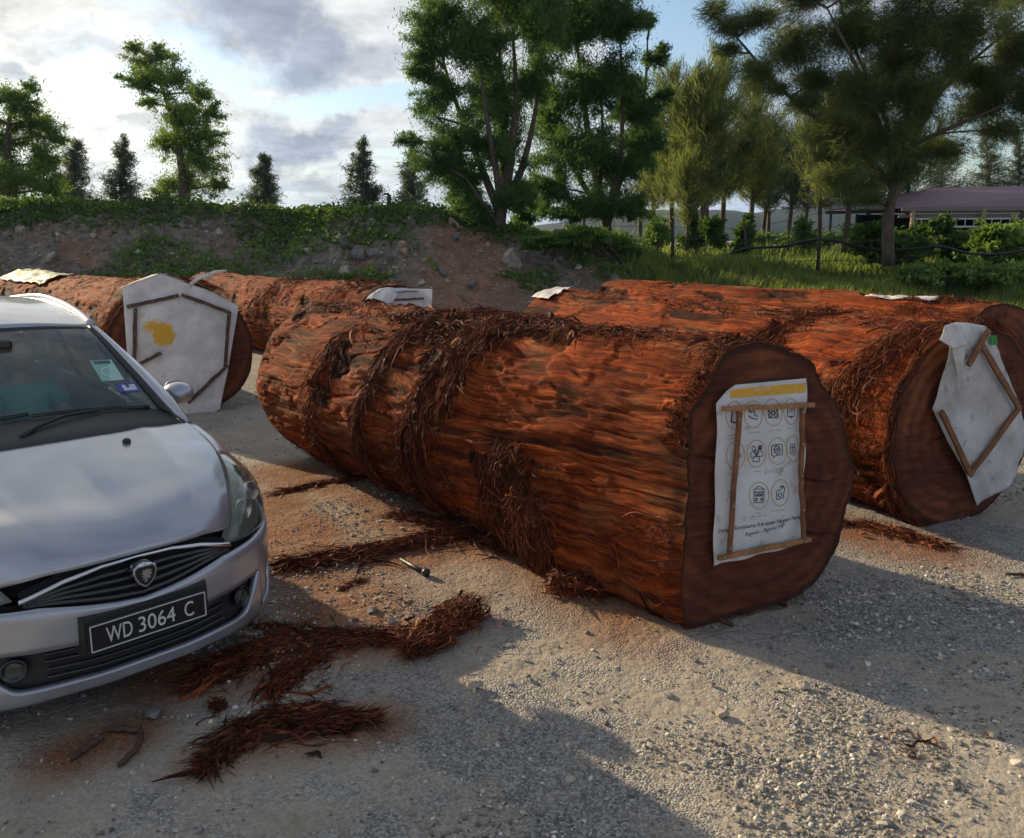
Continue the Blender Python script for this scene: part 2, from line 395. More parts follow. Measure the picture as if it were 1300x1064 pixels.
def log_fibres(L, n, seed, thr=(-2.9, 1.9), cent=None, tband=None, hang=.5, wid=(.0016,.0055), ln=(.08,.42), name='loose_fibres', lift=(.0,.026), tone0=.0):
    rg = np.random.default_rng(seed); K = 9
    t0 = rg.uniform(.01, .98, n) if tband is None else rg.normal(tband[0], tband[1], n)
    th0 = rg.uniform(thr[0], thr[1], n)
    if tband is None:   # gather in clumps
        dens = fbm(t0*L.len*1.4, th0*1.6, seed, 3, seed); keep = dens > rg.uniform(-.30, .36, n); t0, th0 = t0[keep], th0[keep]; n = len(t0)
    elif len(tband) > 2: t0 = t0+tband[2]*(th0+.5)
    ln_ = rg.uniform(*ln, n)*(.4+rg.random(n)); dirl = rg.choice([-1, 1], n)*rg.uniform(.15, 1, n)*(1 if tband is None else rg.uniform(.1, 1, n)); hg = rg.uniform(0, hang, n)
    u = np.linspace(0, 1, K)[None]
    t = t0[:, None]+dirl[:, None]*ln_[:, None]*u/L.len*(1-hg[:, None]*.6)
    sgn = np.where(np.cos(th0) < 0, 1, -1)[:, None]
    th = th0[:, None]+sgn*ln_[:, None]*hg[:, None]*u/.75+.12*np.sin(u*rg.uniform(2, 7, (n, 1))+rg.uniform(0, 6, (n, 1)))*ln_[:, None]
    lf = rg.uniform(*lift, n)[:, None]*np.sin(u*math.pi*rg.uniform(.35, 1.1, (n, 1)))+.006+.0*u
    t = np.clip(t, 0.0, .999)
    P = L.surf(t.ravel(), th.ravel(), lf.ravel()).reshape(n, K, 3)
    P[..., 2] = np.maximum(P[..., 2], .004)
    tn = np.clip(rg.beta(1.6, 2.2, n)+tone0, 0, 1)
    W_ = rg.uniform(*wid, n)*np.where(rg.random(n) < .06, rg.uniform(3, 7, n), 1)
    o = ribbons(P, W_, tn, name, L.e, L.loc, seed=seed+1)
    tag(o, kind='stuff'); return o
GL = 'felled logs lying side by side on the gravel'
# --- log A : the near one, irregular face taken on its own plane
pA = Vector((.939, 4.13, 0)); FA = Vector((.914, .405, 0)).normalized(); nA = Vector((FA.y, -FA.x, 0))
pxA = [(964,437),(934,442),(921,450),(911,467),(900,487),(890,507),(878,520),(876,544),(872,630),(868,721),(865,758),(868,790),(881,799),(911,788),(934,781),(983,768),(1020,751),(1043,732),(1060,700),(1070,672),(1071,655),(1079,630),(1080,597),(1077,563),(1066,521),(1043,488),(1034,461),(1024,456),(1007,446),(990,441)]
oA = []
for p in pxA:
    w = onplane(p[0], p[1], pA, nA)-pA; oA.append((w.dot(FA), max(w.z, 0)))
cA = (sum(p[0] for p in oA)/len(oA), sum(p[1] for p in oA)/len(oA)); cA = (cA[0], .76)
oA = [(a-cA[0], z-cA[1]) for a, z in oA]
# densify outline with small chips
def densify(o, n=360, amp=.012, seed=3):
    P = lin([*o, o[0]], n+1)[:-1]; th = np.arctan2(P[:, 1], P[:, 0]); k = 1+amp*fbm(np.cos(th)*9, np.sin(th)*9, seed, 3, seed)/np.hypot(P[:, 0], P[:, 1])
    return [tuple(p*q) for p, q in zip(P, k)]
nearA = pA+FA*cA[0]; nearA.z = cA[1]
farA = Vector((-2.323, 7.381, 0))+Vector((.75, .66, 0))*.76
logA = Log('felled_log', 'nearest and largest rust-red log, with the printed poster on its cut end', nearA, FA[:2], (farA.x, farA.y, .74), (.75,.66), densify(oA, amp=.02), rough_circle(.75, 2), GL, 560, 620, 1.15, 1)
# --- log B
nB = Vector((3.338, 5.866, .72)); logB = Log('felled_log', 'rust-red log at right whose round end is half covered by a torn white tarp', nB+Vector((0,0,.01)), (.92,.39), (.55, 10.35, .70), (.82,.57), rough_circle(.73, 4), rough_circle(.72, 5), GL, 420, 460, 1.1, 2)
logC = Log('felled_log', 'log behind the white-tarped one, its dark bare end at the right photo edge', (5.25, 8.75, .70), (.9,.43), (1.65, 13.5, .70), (.8,.6), rough_circle(.71, 6), rough_circle(.68, 7), GL, 300, 340, 1.1, 3)
logD = Log('felled_log', 'log seen over the far half of the nearest one, folded white notice at its end', (-1.70, 12.0, .69), (.9,.43), (-6.5, 17.5, .68), (.75,.66), rough_circle(.70, 8), rough_circle(.66, 9), GL, 300, 380, 1.2, 4)
logE = Log('felled_log', 'log behind the silver car, its end hung with a yellow-stained white tarp', (-3.95, 9.72, .78), (.95,.31), (-9.0, 15.2, .72), (.75,.66), rough_circle(.81, 10), rough_circle(.73, 11), GL, 340, 400, 1.2, 5)
for L, n, sd in ((logA, 34000, 1), (logB, 14000, 2), (logC, 3500, 3), (logD, 3500, 4), (logE, 4500, 5)):
    log_fibres(L, n, sd*10)
# torn rope-like bands of bark on the near log
def band(L, tc, spread, slope, n, sd, thr=(-4.2, -1.7), hang=1.0, tone0=0., name='torn_bark_strip', wid=(.0016,.0060), ln=(.12,.50), lift=(.0,.075)):
    return log_fibres(L, n, sd, thr, None, (tc, spread, slope), hang, wid, ln, name, lift, tone0)
band(logA, .76, .008, .05, 1500, 71, (-4.9, -2.2), tone0=-.08)
band(logA, .615, .013, .05, 3600, 72, (-4.9, -2.0), tone0=-.06)
band(logA, .52, .014, .03, 1800, 73, (-5.0, -3.5), tone0=-.02)
band(logA, .20, .010, -.02, 2600, 74, (-2.9, -1.75), tone0=.10, lift=(.01,.12), ln=(.15,.5))
band(logA, .225, .02, -.02, 900, 84, (-3.3, -2.2), tone0=-.02)
band(logA, .38, .03, .04, 1500, 75, (-3.2, -1.8), tone0=-.05)
band(logA, .86, .015, .03, 700, 76, (-4.2, -2.2), tone0=-.1)
log_fibres(logA, 2200, 88, (-4.52, -4.28), None, (.46, .13), .05, (.0018,.006), (.2,.6), 'torn_bark_rope', (.0,.05), -.12)
log_fibres(logA, 1500, 89, (-4.25, -4.05), None, (.52, .05), .3, (.0018,.006), (.1,.4), 'torn_bark_rope', (.0,.04), -.12)
band(logB, .10, .02, .05, 1400, 77, (-4.0, -2.0)); band(logB, .26, .02, .06, 1400, 78, (-5, -3.0)); band(logB, .5, .02, .06, 900, 79, (-5.2, -3.4))
band(logC, .3, .03, .05, 500, 80, (-5.2, -3.4)); band(logD, .3, .04, .05, 700, 81, (-5.2, -3.2)); band(logE, .12, .03, .05, 700, 82, (-5.2, -3.2)); band(logD, .6, .04, .05, 700, 83, (-5.2, -3.2))
# fringe of torn bark along the cut edge of the near log
log_fibres(logA, 900, 85, (-4.9, -3.6), None, (.012, .008), .3, (.0016,.005), (.04,.16), 'torn_bark_edge', (.0,.03), -.1)
# ================================================================== bark litter on the ground
def litter(name, label, cat, pts, half, n, seed, hgt=.05, ln=(.15,.5), wid=(.0018,.0065), spread=.30, tone0=-.02, group='torn bark fallen on the gravel', thick=1.0, up=0.):
    """bundle of fibres lying along a ground path; pts photo pixels on the ground"""
    n = int(n*.85); ln = (ln[0]*.5, ln[1]*.7); hgt = hgt*(1 if up else .45); rg = np.random.default_rng(seed); W = [onz(*p[:2]) for p in pts]; K = 6; hgt = hgt*.75
    C = cr(W, 80); hw = np.interp(np.linspace(0, 1, 80), np.linspace(0, 1, len(half)), half)
    loc = np.array(W[0]); T = np.gradient(C, axis=0); T /= np.linalg.norm(T, axis=1, keepdims=True)
    Nn = np.stack([-T[:, 1], T[:, 0], 0*T[:, 0]], 1)
    i = rg.integers(0, 80, n); a = np.clip(rg.normal(0, .5, n), -1.15, 1.15)
    hh = hgt*np.sqrt(np.clip(1-(a/1.2)**2, 0, 1)); edge = 1+.55*fbm(i/9., np.sign(a)*3, seed, 3, seed); a = np.where(rg.random(n) < .10, a*rg.uniform(1.5, 3.2, n), a); thin = rg.random(n) < .55+.9*fbm(i/5., a*2.2, seed+4, 3, seed+1); i, a, edge = i[thin], a[thin], edge[thin]; n = len(i); hh = hh[thin]; base = C[i]+Nn[i]*(a*hw[i]*edge)[:, None]
    base[:, 2] = rg.random(n)*hh*thick+.004
    ang = rg.normal(0, spread, n); dv = T[i]*np.cos(ang)[:, None]+Nn[i]*np.sin(ang)[:, None]; l = rg.uniform(*ln, n)*rg.uniform(.4, 1, n)
    u = np.linspace(-.5, .5, K)[None, :, None]
    P = base[:, None]+dv[:, None]*u*l[:, None, None]
    cv = rg.normal(0, .22, n)[:, None, None]*l[:, None, None]; P = P+Nn[i][:, None]*cv*(u*u*4)+rg.normal(0, .006, (n, K, 3))
    P[..., 2] += (up*rg.random(n)[:, None]*(u[..., 0]+.5)**2)*l[:, None]*1.2
    P[..., 2] = np.maximum(P[..., 2], .004+.004*rg.random((n, 1)))
    m_ = 90; CC = cr(W, m_); hh_ = np.interp(np.linspace(0, 1, m_), np.linspace(0, 1, len(half)), half); TT = np.gradient(CC, axis=0); TT /= np.linalg.norm(TT, axis=1, keepdims=True); NN = np.stack([-TT[:, 1], TT[:, 0], 0*TT[:, 0]], 1)
    ac = np.linspace(-1, 1, 13); rag = .62+.45*fbm(np.arange(m_)[:, None]/6., np.sign(ac)[None]*2., seed, 4, seed+7); endt = np.clip(np.minimum(np.arange(m_), m_-1-np.arange(m_))/8., .05, 1)[:, None]
    SV = CC[:, None]+NN[:, None]*(ac[None]*rag*hh_[:, None]*endt)[..., None]; SV[..., 2] = -.006+(1-np.abs(ac)**3)[None]*(.012+(.10 if up else .30)*hgt)*endt+.010*fbm(SV[..., 0]*14, SV[..., 1]*14, seed, 4, seed)+.006*vn(ac[None]*7, np.arange(m_)[:, None]/9., seed, seed)
    s_uv = np.stack(np.broadcast_arrays(np.arange(m_)[:, None]*.02+seed, ac[None]*hh_[:, None]*1.4), 2).reshape(-1, 2)
    W_ = rg.uniform(*wid, n)*np.where(rg.random(n) < .10, rg.uniform(2, 6 if n > 300 else 2.2, n), 1)
    o = ribbons(P, W_, np.clip(rg.beta(1.5, 2.4, n)+tone0, 0, 1), name, None, loc, seed=seed)
    o.location = loc; tag(o, label, cat, group)
    if n > 150: nm('bark_slab', SV.reshape(-1, 3)-loc, grid_faces(13, m_)[:, ::-1], M['bark'], o, True, tone=np.full(m_*13, .13)+.12*rg.random(m_*13), uv=s_uv)
    return o
litter('bark_strip', 'long flat dark red bark strip reaching from the nearest log towards the car', 'bark', [(366,722),(420,712),(480,700),(540,688),(600,676),(640,672)], (.07,.11,.10,.09,.08,.05), 6500, 101, .12, (.2,.7))
litter('bark_strip', 'stiff bark splinter at the far foot of the nearest log, beside the headlight', 'bark', [(350,628),(380,622),(415,614),(450,610)], (.03,.05,.05,.03), 1500, 102, .05, (.15,.5), tone0=.12)
litter('bark_strip', 'tangled dark bark strip running from under the car bumper to the frayed tuft', 'bark', [(250,870),(300,842),(350,820),(410,812),(470,812),(540,806)], (.07,.11,.12,.08,.06,.04), 6500, 103, .035, (.2,.6))
litter('bark_strip', 'thin bark strip pointing from the tangle back beneath the bumper corner', 'bark', [(310,795),(350,797),(395,800)], (.015,.03,.02), 500, 108, .02, (.1,.4))
litter('bark_strip', 'ragged bark piece hanging below the tangled strip, between car and gravel', 'bark', [(430,818),(390,838),(362,860),(345,885)], (.05,.07,.07,.03), 2200, 104, .03, (.15,.4))
litter('bark_tuft', 'upright frayed red-brown bark tuft alone on the gravel', 'bark', [(518,834),(545,815),(570,800),(600,776)], (.05,.10,.12,.12), 4600, 105, .13, (.14,.34), tone0=.08, spread=.30, up=.16)
litter('bark_strip', 'hairy dark bark mat at the bottom of the photo, right of the twigs', 'bark', [(262,975),(300,938),(345,918),(400,917),(462,915)], (.025,.07,.11,.09,.02), 5200, 106, .03, (.15,.5), tone0=-.12)
litter('bark_strip', 'small bark scrap on the sunlit dirt between the long strip and the frayed tuft', 'bark', [(434,752),(450,742),(462,737)], (.03,.03,.02), 350, 107, .03, (.08,.2))
litter('bark_strip', 'bark slab edge leaning on the ground beneath the middle of the nearest log', 'bark', [(500,655),(560,668),(620,690),(700,715)], (.05,.07,.08,.05), 3000, 109, .08, (.2,.6), tone0=0)
litter('bark_strip', 'red bark shreds between the nearest log and the torn-tarp log', 'bark', [(1095,665),(1130,676),(1170,686),(1200,696)], (.05,.09,.08,.04), 1700, 110, .05, (.1,.4), tone0=.05)
litter('bark_tuft', 'drooping bark beard piled at the foot of the nearest log near its cut end', 'bark', [(700,748),(725,752),(752,752),(775,752)], (.06,.09,.09,.05), 2600, 111, .15, (.1,.3), tone0=.08, spread=1.3, up=.15)
litter('bark_strip', 'thin scatter of bark slivers on gravel at the lower right', 'bark', [(1120,936),(1160,950),(1205,962)], (.10,.16,.10), 90, 112, .012, (.05,.22), tone0=-.05, spread=1.0)
litter('bark_strip', 'small dark bark clod beside the tangle, on shaded gravel', 'bark', [(268,900),(285,896)], (.04,.03), 420, 113, .05, (.04,.12), tone0=-.1, spread=1.3)
litter('bark_strip', 'faint bark shred far right on the sunlit gravel strip before the tarped log', 'bark', [(1010,645),(1060,662),(1090,668)], (.05,.05,.03), 700, 114, .03, (.08,.3), tone0=0)
def twig(px, r, label, m='batten_dark', seed=0):
    W = [onz(*p) for p in px]; rg = random.Random(seed); P = lin(W, 14); loc = Vector(P[0]); mb = MB()
    pts = [Vector(p)-loc+Vector((rg.uniform(-1,1)*r*.3, rg.uniform(-1,1)*r*.3, r*.9)) for p in P]
    mb.tube(pts, [r*(.45+.30*math.sin(.4+2.4*i/13)+.22*rg.random()) for i in range(14)], 6); o = mb.build('stick', M[m], None, True); o.location = loc
    return tag(o, label, 'stick', 'dead sticks on the ground')
twig([(90,968),(112,952),(132,938)], .018, 'short dark stick lying aslant at the lower left, bottom of the photo', seed=1)
twig([(134,930),(155,929),(178,931)], .016, 'short dark stick lying crosswise above the slanting one', seed=2)
twig([(152,975),(170,958),(180,940),(178,928)], .015, 'bent dark stick closing the right side of the small stick arch', seed=3)
twig([(1276,731),(1290,731),(1312,732)], .012, 'thin black stick at the right edge on sunlit gravel', seed=4)
twig([(905,786),(918,791),(932,797)], .015, 'stub of dark stick under the front corner of the nearest log', seed=5)
# metal bolt
W0, W1 = onz(509,714), onz(541,732); mb = MB(); L0 = W1-W0
e = empty('metal_bolt', W0, 'black metal bolt with a round head lying on gravel near the long bark strip', 'bolt')
mb.tube([Vector((0,0,.02)), L0*.5+Vector((0,0,.02)), L0+Vector((0,0,.022))], [.012,.014,.014], 10); M['oldmetal'] = simple('oldmetal', (.05,.052,.055), .45, .6, .4, 30); mb.build('shank', M['oldmetal'], e, True)
mb = MB(); mb.lathe(L0+Vector((0,0,.026)), [(.012,-.02),(.026,-.014),(.028,.006),(.018,.018)], L0, 14); mb.build('head', M['oldmetal'], e, True)
# ================================================================== CLOTHS AND POSTER
def sheet_from(name, grid, m, parent, loc, thick=.003, wr=.012, seed=0, freq=5):
    G = np.array(grid); mm, n, _ = G.shape
    du = np.gradient(G, axis=1); dv = np.gradient(G, axis=0); N = np.cross(du, dv); N /= np.linalg.norm(N, axis=2, keepdims=True)+1e-9
    w = wr*(fbm(G[..., 0]*freq+seed, G[..., 1]*freq, G[..., 2]*freq*.7, 4, seed)+.6*(1-2*np.abs(fbm(G[..., 0]*freq*.6+9+seed, G[..., 1]*freq*.6+G[..., 2]*2, G[..., 2]*freq*.3, 2, seed+5))))
    G = G+N*w[..., None]
    o = nm(name, (G-np.array(loc)).reshape(-1, 3), grid_faces(n, mm), m, parent, True)
    s = o.modifiers.new('s', 'SOLIDIFY'); s.thickness = thick; s.offset = 0
    return o
def face_cloth(P, n, off):
    """returns a function px -> world on a plane off metres in front of the plane P,n"""
    Q = Vector(P)+n*off
    return lambda x, y, extra=0.: np.array(onplane(x, y, Q+n*extra, n))
# --- tarp on log E
FE = Vector((.95,.31,0)).normalized(); nE = Vector((FE.y, -FE.x, 0)); PE = logE.C1
fe = face_cloth(PE, nE, .05)
eT = empty('tarp_cover', fe(230, 450), 'large yellow-stained white tarp nailed over the log end behind the car mirror', 'tarp')
eb = fe(230, 450)
top = [fe(155,366), fe(175,357), fe(204,347), fe(222,354), fe(240,361), fe(272,371), fe(303,389)]
right = [fe(303,389), fe(296,430), fe(289,472), fe(281,510), fe(277,529), fe(289,536,.12)]
left = [fe(155,366), fe(158,400), fe(161,445), fe(165,500), fe(168,545,.06)]
bot = [fe(168,545,.06), fe(205,542,.10), fe(243,540,.12), fe(270,539,.12), fe(289,536,.12)]
G = coons(lin(top, 70), lin(bot, 70), lin(left, 80), lin(right, 80))
s_ = np.linspace(0, 1, 70)[None, :]; t_ = np.linspace(0, 1, 80)[:, None]
fold = .025*np.sin(s_*9+t_*3)*sstep(.7, 1, t_)+.02*np.sin(s_*5+2)*t_
G = G+np.array(nE)[None, None]*(fold+.0)[..., None]
sheet_from('sheet', G, M['tarp'], eT, eb, wr=.026, seed=2, freq=2.6)
# top overhang lying back over the log
back = Vector(logE.ax)
T1 = lin([np.array(p) for p in top], 40); T2 = T1+np.array(back)*(.18+.1*np.sin(np.linspace(0, 5, 40)))[:, None]; T2[:, 2] -= .03
sheet_from('top_flap', np.stack([T1*(1-k)+T2*k for k in np.linspace(0, 1, 8)]), M['tarp'], eT, eb, wr=.012, seed=8)
st = [fe(241,366,.02), fe(252,356,.02), fe(274,347,.0), fe(288,345,-.1)]
C_ = lin(st, 24); dn = np.array([0, 0, .055])
sheet_from('tie_strap', np.stack([C_, C_+dn*np.linspace(1.2, .45, 24)[:, None]]), M['tarp'], eT, eb, wr=.006, seed=9)
def batten(px, f, n, w, m, parent, loc, h=.02, nails=2):
    a, b = Vector(f(*px[0])), Vector(f(*px[1])); a += n*(.035); b += n*(.035); mb = MB(); l = Vector(loc); N = 8
    pts = [a.lerp(b, i/N)-l for i in range(N+1)]; d = (b-a).normalized(); x = d.cross(n).normalized(); rg = random.Random(int(px[0][0]*7+px[1][1]))
    V = []; F = []
    for i, p in enumerate(pts):
        p = p+x*rg.uniform(-.004, .004)+n*rg.uniform(-.002, .003); ww = w*(1+rg.uniform(-.10, .10))
        V += [p-x*ww/2-n*h/2, p+x*ww/2-n*h/2, p+x*ww/2+n*h/2, p-x*ww/2+n*h/2]
    for i in range(N):
        k = 4*i; F += [(k,k+1,k+5,k+4), (k+1,k+2,k+6,k+5), (k+2,k+3,k+7,k+6), (k+3,k,k+4,k+7)]
    F += [(3,2,1,0), (4*N,4*N+1,4*N+2,4*N+3)]; mb.add(V, F); o = mb.build('batten', m, parent, bevel=.002)
    for q in np.linspace(.06, .94, nails):
        mb = MB(); mb.lathe(a.lerp(b, q)-l+n*(h/2), [(.006, -.002), (.0065, .002), (.003, .0035)], n, 8); mb.build('nail', M['nail'], o)
    return o
for px in [((161.7,389.6),(227,375)), ((231,374),(291,396)), ((291,395),(286,465)), ((289,463),(239,511)), ((172.5,391),(171,458)), ((177,462),(205,447.5))]:
    batten(px, fe, nE, .042, M['batten_dark'], eT, eb, nails=3)
# paint stain on the tarp : small irregular film
def blob(name, f, cx, cy, rx, ry, m, parent, loc, seed, extra=.012, n=90):
    th = np.linspace(0, 2*math.pi, n, endpoint=False); r = 1+.45*fbm(np.cos(th)*1.6, np.sin(th)*1.6, seed, 4, seed)
    V = [f(cx, cy, extra)]+[f(cx+rx*q*math.cos(t), cy+ry*q*math.sin(t), extra) for t, q in zip(th, r)]
    return nmv(name, [Vector(v)-Vector(loc) for v in V], [(0, i+1, (i+1) % n+1) for i in range(n)], m, parent)
# the stain is part of the cloth pattern: its own cloth material with an object-space yellow patch
def stainmat():
    m, nt, b = mat('tarp_stained'); oc = obj_co(nt); f = noise(nt, oc, 3.0, 7, .65)
    c = ramp(nt, f, [(.32, (.52,.50,.47)), (.62, (.80,.80,.80))])
    g = noise(nt, oc, 14, 4, .6); c = mixc(nt, ramp(nt, g, [(.63, (0,0,0)), (.78, (.55,.55,.55))]), c, (.22,.18,.13))
    def near(cx, cy, rad):
        p = Vector(fe(cx, cy))-Vector(eb); s = nt.nodes.new('ShaderNodeVectorMath'); s.operation = 'DISTANCE'
        nt.links.new(oc, s.inputs[0]); s.inputs[1].default_value = p
        return mth(nt, 'SUBTRACT', 1.0, mth(nt, 'DIVIDE', s.outputs['Value'], rad), clamp=True)
    n5 = noise(nt, oc, 9, 6, .7)
    a = mth(nt, 'MAXIMUM', mth(nt, 'MULTIPLY', near(207, 425, .20), 1.6), mth(nt, 'MAXIMUM', mth(nt, 'MULTIPLY', near(192, 415, .20), 1.0), mth(nt, 'MULTIPLY', near(180, 400, .12), .6)))
    k = mth(nt, 'ADD', a, mth(nt, 'MULTIPLY', mth(nt, 'SUBTRACT', n5, .5), 1.7)); 
    k = mth(nt, 'MULTIPLY', ramp_f(nt, k, .42, .75), ramp_f(nt, a, .02, .2))
    c = mixc(nt, k, c, (.70,.40,.035)); nt.links.new(c, b.inputs['Base Color']); b.inputs['Roughness'].default_value = .55
    w = noise(nt, mapping(nt, oc, (6, 6, 2)), 1.5, 5, .6); bump(nt, b, w, .5, .03); return m
sh = [c for c in eT.children if c.name.startswith('sheet')][0]; sh.data.materials[0] = stainmat()
# --- tarp on log B
FB = Vector((.92,.39,0)).normalized(); nB_ = Vector((FB.y, -FB.x, 0)); fb = face_cloth(logB.C1, nB_, .06)
bb = fb(1240, 520); bT = empty('tarp_cover', bb, 'torn white tarp with a diamond of brown battens on the right-hand log', 'tarp')
top = [fb(1203,413,.03), fb(1213,409), fb(1232,410), fb(1253,414)]; right = [fb(1253,414), fb(1266,440), fb(1283,480), fb(1298,515), fb(1306,560), fb(1302,580)]
left = [fb(1203,413,.03), fb(1206,441,.05), fb(1194,490), fb(1184,519), fb(1205,560), fb(1226,600), fb(1245,644)]; bot = [fb(1245,644), fb(1262,632,.04), fb(1281,612), fb(1296,598,.04), fb(1302,580)]
G = coons(lin(top, 70), lin(bot, 70), lin(left, 80), lin(right, 80)); fold = .04*np.exp(-((s_-.16-.1*t_)/.07)**2)*(1-sstep(.3, .5, t_))+.03*np.sin(s_*8+t_*4)*sstep(.75, 1, t_)
G = G+np.array(nB_)[None, None]*fold[..., None]; sheet_from('sheet', G, M['tarp'], bT, bb, wr=.022, seed=12, freq=5)
fl = coons(lin([fb(1203,413,.06), fb(1212,409,.03), fb(1234,411,.03)], 30), lin([fb(1194,431,.10), fb(1212,443,.12), fb(1229,437,.07)], 30), lin([fb(1203,413,.06), fb(1194,431,.10)], 16), lin([fb(1234,411,.03), fb(1229,437,.07)], 16))
sheet_from('corner_flap', fl, M['tarp'], bT, bb, wr=.02, seed=13, freq=8)
fl = coons(lin([fb(1210,440,.08), fb(1224,438,.07)], 14), lin([fb(1225,509,.04), fb(1227,508,.03)], 14), lin([fb(1210,440,.08), fb(1214,470,.07), fb(1225,509,.04)], 26), lin([fb(1224,438,.07), fb(1222,470,.08), fb(1227,508,.03)], 26))
sheet_from('hanging_fold', fl, M['tarp'], bT, bb, wr=.015, seed=14, freq=8)
for px in [((1250,418),(1223,463)), ((1240,436),(1289,519)), ((1289,516),(1225,602)), ((1189,521),(1226,599))]: batten(px, fb, nB_, .042, M['batten'], bT, bb, nails=3)
M['leafscrap'] = simple('leafscrap', (.05,.28,.06), .6, var=.2)
sc = sheet_from('green_scrap', coons(lin([fb(1257,427,.02), fb(1266,426,.04)], 8), lin([fb(1258,438,.02), fb(1267,437,.03)], 8), lin([fb(1257,427,.02), fb(1258,438,.02)], 8), lin([fb(1266,426,.04), fb(1267,437,.03)], 8)), M['leafscrap'], bT, bb, wr=.015, seed=15, freq=30)
# --- folded notice on log D
FD = Vector((.9,.43,0)).normalized(); nD = Vector((FD.y, -FD.x, 0)); fd = face_cloth(logD.C1, nD, .08)
db = fd(515, 380); dT = empty('folded_notice', db, 'folded white printed notice board sticking up behind the top of the nearest log', 'notice')
G = coons(lin([fd(488,369), fd(505,366), fd(549,367)], 50), lin([fd(492,420), fd(520,420), fd(548,420)], 50), lin([fd(488,369), fd(492,420)], 30), lin([fd(549,367), fd(548,420)], 30))
sheet_from('board', G, M['poster'], dT, db, wr=.008, seed=21)
G = coons(lin([fd(472,371,.1), fd(490,364,.02), fd(519,365,.02)], 40), lin([fd(459,387,.25), fd(472,377,.25), fd(496,387,.12)], 40), lin([fd(472,371,.1), fd(463,379,.2), fd(459,387,.25)], 20), lin([fd(519,365,.02), fd(505,374,.06), fd(496,387,.12)], 20))
sheet_from('folded_corner', G, M['poster'], dT, db, wr=.03, seed=22, freq=9)
batten(((484,381),(537,379)), fd, nD, .03, M['batten_dark'], dT, db); batten(((502,370.5),(530,369.5)), fd, nD, .012, M['batten_dark'], dT, db)
# --- small tarp ends showing over other logs
def topstrip(L, t0, t1, th0, th1, m, label, seed, n=30, name='tarp_scrap'):
    t = np.linspace(t0, t1, n); th = np.linspace(th0, th1, 12); TT, TH_ = np.meshgrid(t, th); P = L.surf(TT.ravel(), TH_.ravel(), np.full(TT.size, .05)).reshape(12, n, 3)
    loc = Vector(P[6, n//2]); o = sheet_from(name, P, m, None, loc, wr=.03, seed=seed, freq=4); o.location = loc
    return tag(o, label, 'tarp')
topstrip(logB, .93, 1.0, -4.2, -4.75, M['tarp'], 'small white tarp corner at the far end of the torn-tarp log', 31)
topstrip(logC, .10, .235, 1.92, 1.76, M['tarp'], 'narrow pale tarp strip lying along the top of the farthest right log', 32)
topstrip(logE, .55, .93, 2.2, 1.55, M['tarp_green'], 'yellowish-green tarp draped over the log behind the car roof', 33)
# --- the poster on the near log
pb = Vector(onplane(965, 600, pA, nA)); pT = empty('poster', pb, 'printed poster with icons in circles, framed by four battens on the nearest log end', 'poster')
fa = face_cloth(pA, nA, .035)
K4 = lambda x, y: (900+x/4.093, 470+y/4.093)
PTL, PTR, PBL, PBR = [np.array(fa(*K4(*q))) for q in ((42,85),(505,42),(22,1018),(486,903))]
def pos(s, t, off=0.):
    P = (PTL*(1-s)+PTR*s)*(1-t)+(PBL*(1-s)+PBR*s)*t
    b = .012*math.sin(s*math.pi)*math.sin(t*math.pi)+.006*math.sin(s*7+t*11)*math.sin(t*9)+.012*max(0, t-.8)*math.sin(s*16+t*9)*4
    wob = .006*math.sin(t*17)*(1 if s > .5 else -1)*abs(2*s-1)**6
    return Vector(P)+nA*(b+off)+FA*wob
NS, NT = 60, 110
V = [pos(i/(NS-1), j/(NT-1))-pb for j in range(NT) for i in range(NS)]
# curl the top-left corner forward
def curl(v, s, t):
    q = .20-(s*1.0+t*2.2)
    if q > 0: v = v+nA*(q*.16)+FA*(q*.45)*.45-Vector((0,0,1))*q*.10
    return v
V = [curl(V[j*NS+i], i/(NS-1), j/(NT-1)) for j in range(NT) for i in range(NS)]
po = nm('paper', np.array([tuple(v) for v in V]), grid_faces(NS, NT), M['poster'], pT, True); s = po.modifiers.new('s', 'SOLIDIFY'); s.thickness = .002; s.offset = 0
def invst(x, y):
    """zoomed photo pixel -> (s,t)"""
    w = np.array(fa(*K4(x, y))); s, t = .5, .5
    for _ in range(25):
        P = (PTL*(1-s)+PTR*s)*(1-t)+(PBL*(1-s)+PBR*s)*t; e_ = w-P
        ds = (PTR-PTL)*(1-t)+(PBR-PBL)*t; dt = (PBL-PTL)*(1-s)+(PBR-PTR)*s
        A = np.stack([ds, dt], 1); q = np.linalg.lstsq(A, e_, rcond=None)[0]; s += q[0]; t += q[1]
    return s, t
